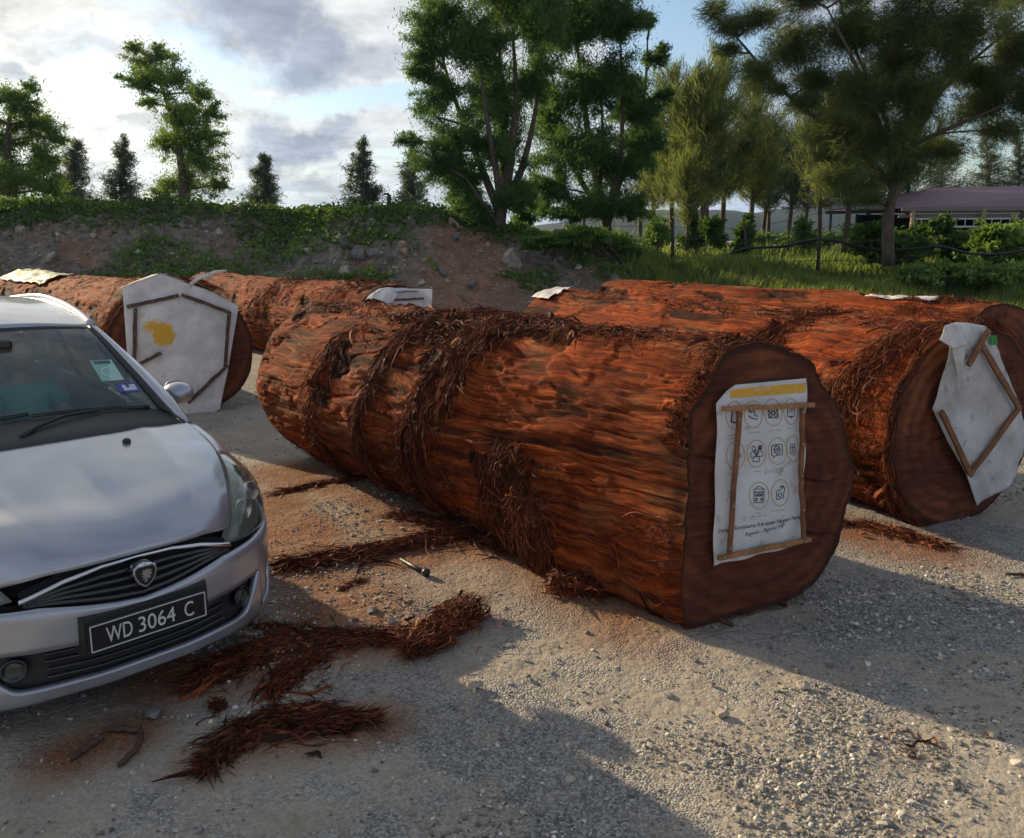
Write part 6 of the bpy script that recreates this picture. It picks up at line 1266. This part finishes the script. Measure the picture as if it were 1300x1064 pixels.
V = [(0, -.0185, .655)]+[(a*.052, -.0185, .655+b*.052) for a, b in hd]; mb.add(V, [(0, i+1, (i+1) % len(hd)+1) for i in range(len(hd))]); mb.build('beast_head', M['chrome'], em)
mb = MB(); mb.bar((-.032,-.0165,.697), (.032,-.0165,.697), .004, .010, up=(0,1,0)); mb.build('emblem_bar', M['chrome'], em)
# fender tops, sides
SH = lambda w: I(w, [(.56,.64),(.70,.735),(.86,.81),(1.25,.885),(1.6,.955),(2.5,.99),(3.6,1.02),(4.45,1.05)])
FO = [(.742,.80,.905),(.80,.84,.885),(.85,.86,.85),(.885,.86,.81)]; FB_ = [(.745,1.19,1.010),(.82,1.24,.985),(.875,1.27,.94),(.900,1.28,.89)]
coonsobj('fender', FO, FB_, [(.742,.80,.905),(.76,1.0,.955),(.745,1.19,1.010)], [(.885,.86,.81),(.897,1.05,.85),(.900,1.28,.89)], M['paint'], 12, 14, thick=.004, crown=.004)
def arch(w):
    z = np.full_like(w, .20)
    for c in (.95, 3.68):
        q = .37**2-(w-c)**2; z = np.where(q > 0, np.maximum(z, .30+np.sqrt(np.maximum(q, 0))), z)
    return z
def side(name, w0, w1, sg, m=None, zl=None, zh=None, xo=0., n=60, rows=14, parent=None, rec=0.):
    w = np.linspace(w0, w1, n); lo = (zl or arch)(w); hi = (zh or SH)(w); lo = np.minimum(lo, hi-.005); k = np.linspace(0, 1, rows)[:, None]; Zz = lo*(1-k)+hi*k; Wd = np.broadcast_to(w, Zz.shape)
    bx_ = I(w, [(.56,.865),(.70,.887),(.9,.898),(1.3,.905),(3.6,.905),(4.2,.88),(4.45,.83),(4.55,.76)]); U = bx_[None]-.05*np.clip((Zz-.78)/.25, 0, 1)**2*np.clip((w-1.2)/.4, 0, 1)-.02*np.clip((.45-Zz)/.25, 0, 1)**2+xo-rec
    V = np.stack([sg*U, Wd, Zz], 2); F = grid_faces(n, rows); F = F if sg < 0 else F; F = F[:, ::-1] if sg < 0 else F
    o = nm(name, V.reshape(-1, 3), F, m or M['paint'], parent or car, True); s_m = o.modifiers.new('s', 'SOLIDIFY'); s_m.thickness = .004; s_m.offset = 0; return o
for sg in (1, -1):
    side('front_wing', .565, 1.50, sg); 
    for a, b in ((1.506, 2.50), (2.506, 3.42)):
        d = side('door', a, b, sg); mb = MB(); mb.bar((sg*.915, b-.22, .87), (sg*.915, b-.08, .875), .02, .025); mb.build('door_handle', M['paint'], d)
    side('rear_wing', 3.426, 4.55, sg)
    # greenhouse: sill -> rail
    SI_ = lambda w: .005
    sill = [(sg*.875,1.55,SH(1.55)),(sg*.86,2.5,SH(2.5)),(sg*.86,3.5,SH(3.5)),(sg*.80,4.35,1.05)]; rail = [(sg*.69,1.98,1.36),(sg*.655,2.5,1.545),(sg*.655,3.3,1.625),(sg*.62,4.20,1.57)]
    coonsobj('side_window', rail, sill, [rail[0], (sg*.79,1.72,1.15), sill[0]], [rail[-1], (sg*.72,4.3,1.3), sill[-1]], M['side_glass'], 26, 10, thick=.004, both=False)
    # A pillar + roof rail
    inn = cr([(.695,1.45,1.055),(.655,1.80,1.255),(.615,2.12,1.43),(.595,2.29,1.508)], 24); outp = cr([(.748,1.21,1.012),(.700,1.66,1.235),(.655,2.06,1.425),(.637,2.33,1.52)], 24); low = cr([(.80,1.24,.985),(.79,1.62,1.17),(.72,2.0,1.36),(.672,2.36,1.505)], 24)
    for nme, A_, B__, mm_ in (('windscreen_trim', inn, inn*.35+outp*.65, M['black_plastic']), ('a_pillar', inn*.35+outp*.65, outp, M['paint']), ('a_pillar', outp, low, M['paint'])):
        k = np.linspace(0, 1, 5)[:, None, None]; G = A_[None]*(1-k)+B__[None]*k; G[1:4, :, 2] += .006; G[..., 0] *= sg; o = nm(nme, G.reshape(-1, 3), grid_faces(24, 5)[:, ::sg], mm_, car, True); s_m = o.modifiers.new('s', 'SOLIDIFY'); s_m.thickness = .006; s_m.offset = 0
    rl = cr([(.637,2.33,1.52),(.65,2.6,1.575),(.655,3.0,1.628),(.655,3.5,1.648),(.63,4.25,1.59)], 30); mb = MB(); mb.tube([(sg*a, b, c) for a, b, c in rl], .022, 8); mb.build('roof_rail', M['paint'], car, True)
    for w in (2.5, 3.42):
        mb = MB(); mb.bar((sg*.862, w, SH(w)), (sg*.665, w, 1.56+.05*(w-2.5)), .07, .02, up=(1,0,0)); mb.build('door_pillar', M['black_gloss'], car)
    for w in (.95, 3.68):
        mb = MB(); mb.lathe((sg*.80, w, .315), [(.20,-.10),(.29,-.10),(.312,-.07),(.316,0),(.312,.07),(.29,.10),(.20,.10)], (1,0,0), 40); wh = mb.build('wheel', M['tyre'], car, True)
        mb = MB(); mb.lathe((sg*.80, w, .315), [(.205,-.08),(.205,.08),(.19,.09)], (sg,0,0), 40); mb.lathe((sg*.86, w, .315), [(.001,0),(.05,.0),(.055,.03),(.001,.035)], (sg,0,0), 20)
        for q in range(5):
            a = 2*math.pi*q/5; mb.bar((sg*.88, w, .315), (sg*.87, w+.19*math.cos(a), .315+.19*math.sin(a)), .05, .02, up=(1,0,0))
        mb.build('rim', M['rim'], wh)
        mb = MB(); mb.lathe((sg*.70, w, .30), [(.345,-.16),(.345,.13)], (sg,0,0), 30); mb.build('wheel_housing', M['gap'], car)
roof = coonsobj('roof', [(0,2.32,1.545),(.3,2.315,1.538),(.595,2.29,1.512),(.637,2.33,1.52)], [(0,4.35,1.60),(.3,4.34,1.60),(.62,4.25,1.575),(.63,4.25,1.585)], [(0,2.32,1.545),(0,2.6,1.605),(0,3.1,1.665),(0,3.7,1.675),(0,4.35,1.60)], [(.637,2.33,1.52),(.65,2.6,1.575),(.655,3.0,1.628),(.655,3.5,1.648),(.63,4.25,1.585)], M['paint'], 26, 30, 'join', thick=.01)
coonsobj('tailgate', [(0,4.36,1.60),(.3,4.35,1.60),(.62,4.26,1.575)], [(0,4.62,.25),(.4,4.60,.25),(.76,4.50,.25)], [(0,4.36,1.60),(0,4.52,1.1),(0,4.60,.7),(0,4.62,.25)], [(.62,4.26,1.575),(.80,4.45,1.05),(.80,4.53,.7),(.76,4.50,.25)], M['paint'], 16, 16, 'join', thick=.004)
coonsobj('rear_window', [(0,4.40,1.54),(.3,4.39,1.54),(.58,4.32,1.52)], [(0,4.545,1.08),(.4,4.53,1.08),(.72,4.465,1.08)], [(0,4.40,1.54),(0,4.545,1.08)], [(.58,4.32,1.52),(.72,4.465,1.08)], M['black_gloss'], 12, 8, 'join', thick=.004)
GB = [(0,1.55,1.082),(.4,1.50,1.072),(.66,1.455,1.058),(.695,1.45,1.055)]; GT_ = [(0,2.345,1.542),(.3,2.335,1.536),(.56,2.30,1.518),(.595,2.29,1.508)]
coonsobj('windscreen', GT_, GB, [(0,2.345,1.542),(0,1.96,1.335),(0,1.55,1.082)], [(.595,2.29,1.508),(.615,2.12,1.43),(.655,1.80,1.255),(.695,1.45,1.055)], M['windscreen'], 24, 24, 'join', thick=0, crown=.008)
# black band round the glass
k = .93
def insetband(name, P, Q, m):
    A_, B__ = cr(P, 40), cr(Q, 40); A_ = np.vstack([A_[::-1][:-1]*[-1,1,1], A_]); B__ = np.vstack([B__[::-1][:-1]*[-1,1,1], B__]); G = np.stack([A_, A_*.5+B__*.5, B__]); o = nm(name, G.reshape(-1, 3), grid_faces(79, 3), m, car, True); s_m = o.modifiers.new('s', 'SOLIDIFY'); s_m.thickness = .003; s_m.offset = 0
insetband('glass_band', [(a, b-.004, c+.006) for a, b, c in GT_], [(0,2.30,1.522),(.3,2.29,1.516),(.55,2.26,1.498),(.575,2.25,1.49)], M['black_gloss'])
insetband('cowl_cover', [(0,1.02,1.020),(.4,1.05,1.020),(.70,1.16,1.005),(.735,1.20,1.002)], [(0,1.57,1.094),(.4,1.52,1.083),(.64,1.48,1.072),(.70,1.45,1.060)], M['cowl'])
# wipers
def wiper(pts, blade):
    mb = MB(); mb.tube(pts, [.014,.012,.009,.007][:len(pts)], 8); w_ = mb.build('wiper', M['black_plastic'], car, True); mb = MB(); mb.tube(blade, .0075, 6); P = [Vector(p)+Vector((0,0,.012)) for p in blade]; mb.tube(P, .0045, 6); mb.build('blade', M['black_gloss'], w_, True)
wiper([(-.10,1.28,1.06),(.0,1.37,1.085),(.18,1.47,1.105),(.36,1.50,1.100)], [(.02,1.55,1.108),(.25,1.545,1.104),(.45,1.515,1.096),(.64,1.47,1.080)])
wiper([(-.66,1.26,1.045),(-.55,1.40,1.080),(-.40,1.50,1.105),(-.30,1.53,1.108)], [(-.62,1.50,1.090),(-.40,1.55,1.106),(-.20,1.575,1.112),(.02,1.58,1.114)])
# stickers inside the glass
def onglass(u, t, off=-.006):
    a = np.array([u, np.interp(abs(u), [0,.66], [1.55,1.455]), np.interp(abs(u), [0,.66], [1.082,1.058])]); b = np.array([u, np.interp(abs(u), [0,.57], [2.345,2.30]), np.interp(abs(u), [0,.57], [1.542,1.518])]); p = a*(1-t)+b*t; n_ = np.array([0,-.53,.85]); return p+n_*(.012*math.sin(math.pi*t)+off)
def sticker(name, u0, u1, t0, t1, m, off): 
    V = [onglass(u, t, off) for t in np.linspace(t0, t1, 5) for u in np.linspace(u0, u1, 5)]; return nm(name, np.array(V), grid_faces(5, 5), m, car, True)
M['st_green'] = simple('sticker_green', (.36,.62,.52), .5, var=.15, scale=60); M['st_blue'] = simple('sticker_blue', (.05,.08,.32), .5); M['st_white'] = simple('sticker_white', (.62,.62,.68), .5, var=.2, scale=80); M['st_dark'] = simple('sticker_dark', (.05,.10,.09), .5)
a = sticker('parking_sticker', .475, .60, .33, .56, M['st_green'], .004); 
V = [onglass(u, t, .006) for t in (.515, .55) for u in (.49, .585)]; nm('sticker_heading', np.array(V), grid_faces(2, 2), M['st_dark'], a)
ringv = [onglass(.5375+.038*r*math.cos(q), .42+.055*r*math.sin(q), .006) for q in np.linspace(0, 6.2832, 25) for r in (1, .82)]; nm('sticker_seal', np.array(ringv), np.array([(2*i, 2*i+1, 2*i+3, 2*i+2) for i in range(24)]), M['st_white'], a)
a = sticker('tax_sticker', .535, .65, .20, .29, M['st_blue'], .004); V = [onglass(u, t, .006) for t in (.215, .275) for u in (.565, .64)]; nm('sticker_paper', np.array(V), grid_faces(2, 2), M['st_white'], a)
V = [onglass(u, t, .0075) for t in (.245, .285) for u in (.585, .605)]; nm('sticker_mark', np.array(V), grid_faces(2, 2), M['st_blue'], a)
# interior
mb = MB(); V = []
dp = [(1.50,1.03),(1.62,1.055),(1.78,1.05),(1.92,1.00),(1.97,.90),(1.95,.62)]
for (w, z) in dp: V += [(-.74, w, z), (-.3, w, z+.01), (0, w, z-.01), (.3, w, z+.01), (.74, w, z)]
o = nm('dashboard', np.array(V), grid_faces(5, 6), M['dash'], car, True); s_m = o.modifiers.new('s', 'SOLIDIFY'); s_m.thickness = .02
mb = MB(); mb.box((-.38, 1.86, 1.04), (.34, .16, .07)); mb.build('instrument_hood', M['dash'], o, bevel=.02)
sw_c = Vector((-.38, 2.10, .98)); axw = Vector((0, .82, .55)).normalized(); X_ = Vector((1,0,0)); Y_ = axw.cross(X_)
mb = MB(); mb.tube([sw_c+(X_*math.cos(a)+Y_*math.sin(a))*.185 for a in np.linspace(0, 2*math.pi, 33)], .015, 8, cap=False); mb.lathe(sw_c-axw*.01, [(.06,0),(.05,.02)], axw, 16)
for a in (0, math.pi, -math.pi/2): mb.bar(sw_c, sw_c+(X_*math.cos(a)+Y_*math.sin(a))*.18, .035, .012, up=axw)
mb.build('steering_wheel', M['black_gloss'], car, True)
def seat(x, y, w):
    mb = MB(); mb.box((x, y, .62), (w, .5, .16)); o = mb.build('seat', M['seat_cloth'], car, bevel=.05)
    mb = MB(); mb.bar((x, y+.26, .68), (x, y+.46, 1.20), w*.92, .13, up=(0,1,0)); mb.build('backrest', M['seat_cloth'], o, bevel=.05); mb = MB(); mb.box((x, y+.48, 1.31), (min(w, .28), .10, .17)); mb.build('headrest', M['seat_cloth'], o, bevel=.04)
seat(-.38, 2.52, .50); seat(.38, 2.52, .50); seat(0, 3.45, 1.25)
mb = MB(); mb.box((0, 2.13, 1.455), (.22, .03, .06)); mb.build('rear_view_mirror', M['black_gloss'], car, bevel=.015)
for sg in (1, -1):
    mb = MB(); mb.box((sg*.30, 2.42, 1.52), (.40, .16, .02)); mb.build('sun_visor', M['seat_cloth'], car, bevel=.006)
o = coonsobj('headliner', [(0,2.40,1.525),(.58,2.38,1.50)], [(0,4.3,1.57),(.58,4.2,1.56)], [(0,2.40,1.525),(0,3.1,1.63),(0,4.3,1.57)], [(.58,2.38,1.50),(.60,3.1,1.60),(.58,4.2,1.56)], M['seat_cloth'], 10, 10, 'join', thick=.003)
# ---- driver
def skin_mat(name, c):
    m, nt, b = mat(name); b.inputs['Base Color'].default_value = (*c, 1); b.inputs['Roughness'].default_value = .5; b.inputs['Subsurface Weight'].default_value = .1; b.inputs['Subsurface Radius'].default_value = (.02,.008,.004); return m
M['skin'] = skin_mat('skin', (.36,.20,.13)); M['hair'] = simple('hair', (.012,.009,.008), .5, var=.3, scale=80); M['teal'] = simple('teal_cloth', (.05,.26,.22), .85, var=.2, scale=40); M['stripe'] = None
def skinned(name, verts, edges, rad, m, parent=None, sub=2, root=0):
    me = bpy.data.meshes.new(name); me.from_pydata(verts, edges, []); o = link(bpy.data.objects.new(name, me), parent); sk = o.modifiers.new('skin', 'SKIN'); 
    for v, r in zip(me.skin_vertices[0].data, rad): v.radius = (r if isinstance(r, tuple) else (r, r))
    for i, v in enumerate(me.skin_vertices[0].data): v.use_root = (i == root)
    s_m = o.modifiers.new('sub', 'SUBSURF'); s_m.levels = sub; s_m.render_levels = sub; sk.use_smooth_shade = True; me.materials.append(m)
    return o
carM = __import__('mathutils').Matrix.Translation(car.location) @ __import__('mathutils').Matrix.Rotation(.790, 4, 'Z')
dv = empty('person', carM @ Vector((.27, 2.56, .62)), 'passenger in a teal top with a striped sleeve, sitting behind the car windscreen', 'person', rz=.790)
# coordinates relative to the hips, in car axes (x left of car, y back)
jv = [(0,0,.10),(0,.06,.28),(0,.12,.46),(0,.11,.535),(0,.085,.60),(.17,.11,.46),(.23,-.08,.26),(.13,-.30,.24),(-.17,.11,.46),(-.23,-.08,.26),(-.13,-.30,.24),(.09,-.04,.06),(.12,-.42,.10),(.12,-.62,-.28),(-.09,-.04,.06),(-.12,-.42,.10),(-.12,-.62,-.28),(.12,-.74,-.33),(-.12,-.74,-.33)]
je = [(0,1),(1,2),(2,3),(3,4),(2,5),(5,6),(6,7),(2,8),(8,9),(9,10),(0,11),(11,12),(12,13),(0,14),(14,15),(15,16),(13,17),(16,18)]
jr = [(.15,.11),(.14,.10),(.15,.10),.055,.05,.06,.042,.028,.06,.042,.028,.085,.06,.042,.085,.06,.042,.035,.035]
skinned('body', jv, je, jr, M['skin'], dv)
# head
def head(parent, c, tilt):
    nu, nv = 32, 24; V = []
    for j in range(nv):
        ph = math.pi*(j+.5)/nv
        for i in range(nu):
            th = 2*math.pi*i/nu; x = math.sin(ph)*math.sin(th); y = -math.sin(ph)*math.cos(th); z = math.cos(ph)
            fx = .075*(1-.22*max(0, -z)); fy = .098*(1-.10*max(0, -z)); p = Vector((x*fx, y*fy, z*.115))
            fr = max(0, -y)                                   # face side
            p.y -= .020*fr*math.exp(-((x)/.16)**2)*math.exp(-((z+.12)/.22)**2)      # nose
            p.y += .010*fr*math.exp(-((abs(x)-.38)/.16)**2)*math.exp(-((z-.10)/.14)**2)  # eye sockets
            p.y -= .006*fr*math.exp(-(x/.3)**2)*math.exp(-((z+.50)/.09)**2)   # lips
            p.y -= .008*fr*math.exp(-(x/.3)**2)*math.exp(-((z+.85)/.15)**2)   # chin
            V.append(p+Vector(c))
    F = grid_faces(nu, nv, True); o = nm('head', np.array([tuple(v) for v in V]), F, M['skin'], parent, True)
    for sg in (1, -1):
        mb = MB(); mb.lathe(Vector(c)+Vector((sg*.028, -.082, .010)), [(.001,.012),(.009,.009),(.012,0),(.009,-.008)], (0,-1,0), 12); e_ = mb.build('eye', simple('eye_white', (.6,.6,.58), .3), o, True); mb = MB(); mb.lathe(Vector(c)+Vector((sg*.028, -.0945, .010)), [(.005,0),(.001,.001)], (0,-1,0), 10); mb.build('pupil', M['hair'], e_)
        mb = MB(); mb.lathe(Vector(c)+Vector((sg*.076, .004, -.004)), [(.001,-.008),(.016,-.004),(.024,.003),(.020,.008)], (sg,-.3,0), 14); mb.build('ear', M['skin'], o, True)
    mb = MB(); mb.bar(Vector(c)+Vector((-.022,-.096,-.058)), Vector(c)+Vector((.022,-.096,-.058)), .010, .007); mb.build('mouth', simple('lip', (.25,.09,.08), .5), o, bevel=.003)
    V = []
    for j in range(14):
        ph = 2.0*(j+.2)/14
        for i in range(nu):
            th = 2*math.pi*i/nu; back_ = .5-.5*math.cos(th); pm = ph*(.50+.62*back_); x = math.sin(pm)*math.sin(th); y = -math.sin(pm)*math.cos(th); z = math.cos(pm); q = 1.10+.03*math.sin(i*3.1+j); V.append(Vector((x*.078*q, y*.101*q+.004, z*.119*q))+Vector(c))
    nm('hair', np.array([tuple(v) for v in V]), grid_faces(nu, 14, True), M['hair'], o, True)
head(dv, (0, .06, .715), 0)
sv = [(0,.0,.06),(0,.06,.26),(0,.11,.44),(.17,.11,.455),(.215,-.03,.335),(-.17,.11,.455),(-.215,-.03,.335),(0,.11,.50)]
skinned('teal_top', sv, [(0,1),(1,2),(2,3),(3,4),(2,5),(5,6),(2,7)], [(.175,.13),(.16,.118),(.165,.115),.075,.062,.075,.062,.075], M['teal'], dv)
def stripemat():
    m, nt, b = mat('striped_cloth'); s = nt.nodes.new('ShaderNodeSeparateXYZ'); nt.links.new(obj_co(nt), s.inputs[0]); w = mth(nt, 'SINE', mth(nt, 'MULTIPLY', mth(nt, 'ADD', s.outputs[0], s.outputs[2]), 260)); nt.links.new(ramp(nt, w, [(.45, (.02,.02,.025)), (.55, (.65,.65,.62))]), b.inputs['Base Color']); b.inputs['Roughness'].default_value = .85; return m
M['stripe'] = stripemat()
skinned('striped_sleeve', [(.222,-.05,.29),(.225,-.11,.258),(.17,-.23,.25)], [(0,1),(1,2)], [.056,.054,.042], M['stripe'], dv)
for sg in (1, -1):     # hands gripping the rim
    c = Vector((sg*.125, -.345, .235)); ve = [tuple(c+Vector((0,.05,-.01))), tuple(c), tuple(c+Vector((-sg*.005,-.03,.015)))]; ed = [(0,1),(1,2)]; rd = [.026,(.036,.018),(.038,.016)]
    for f in range(4):
        o_ = Vector((-sg*.028+sg*f*.019, -.045, .02)); L_ = (.9,1,.95,.78)[f]; k = len(ve); a = c+o_; pts = [a, a+Vector((0,-.030,.006))*L_, a+Vector((0,-.045,-.018))*L_, a+Vector((0,-.028,-.040))*L_]; ve += [tuple(p) for p in pts]; ed += [(2,k),(k,k+1),(k+1,k+2),(k+2,k+3)]; rd += [.0095,.009,.0085,.0075]
    k = len(ve); a = c+Vector((-sg*.034,-.005,.0)); ve += [tuple(a), tuple(a+Vector((-sg*.014,-.025,-.008))), tuple(a+Vector((-sg*.008,-.045,-.022)))]; ed += [(1,k),(k,k+1),(k+1,k+2)]; rd += [.012,.011,.009]
    skinned('hand', ve, ed, rd, M['skin'], dv, 1)
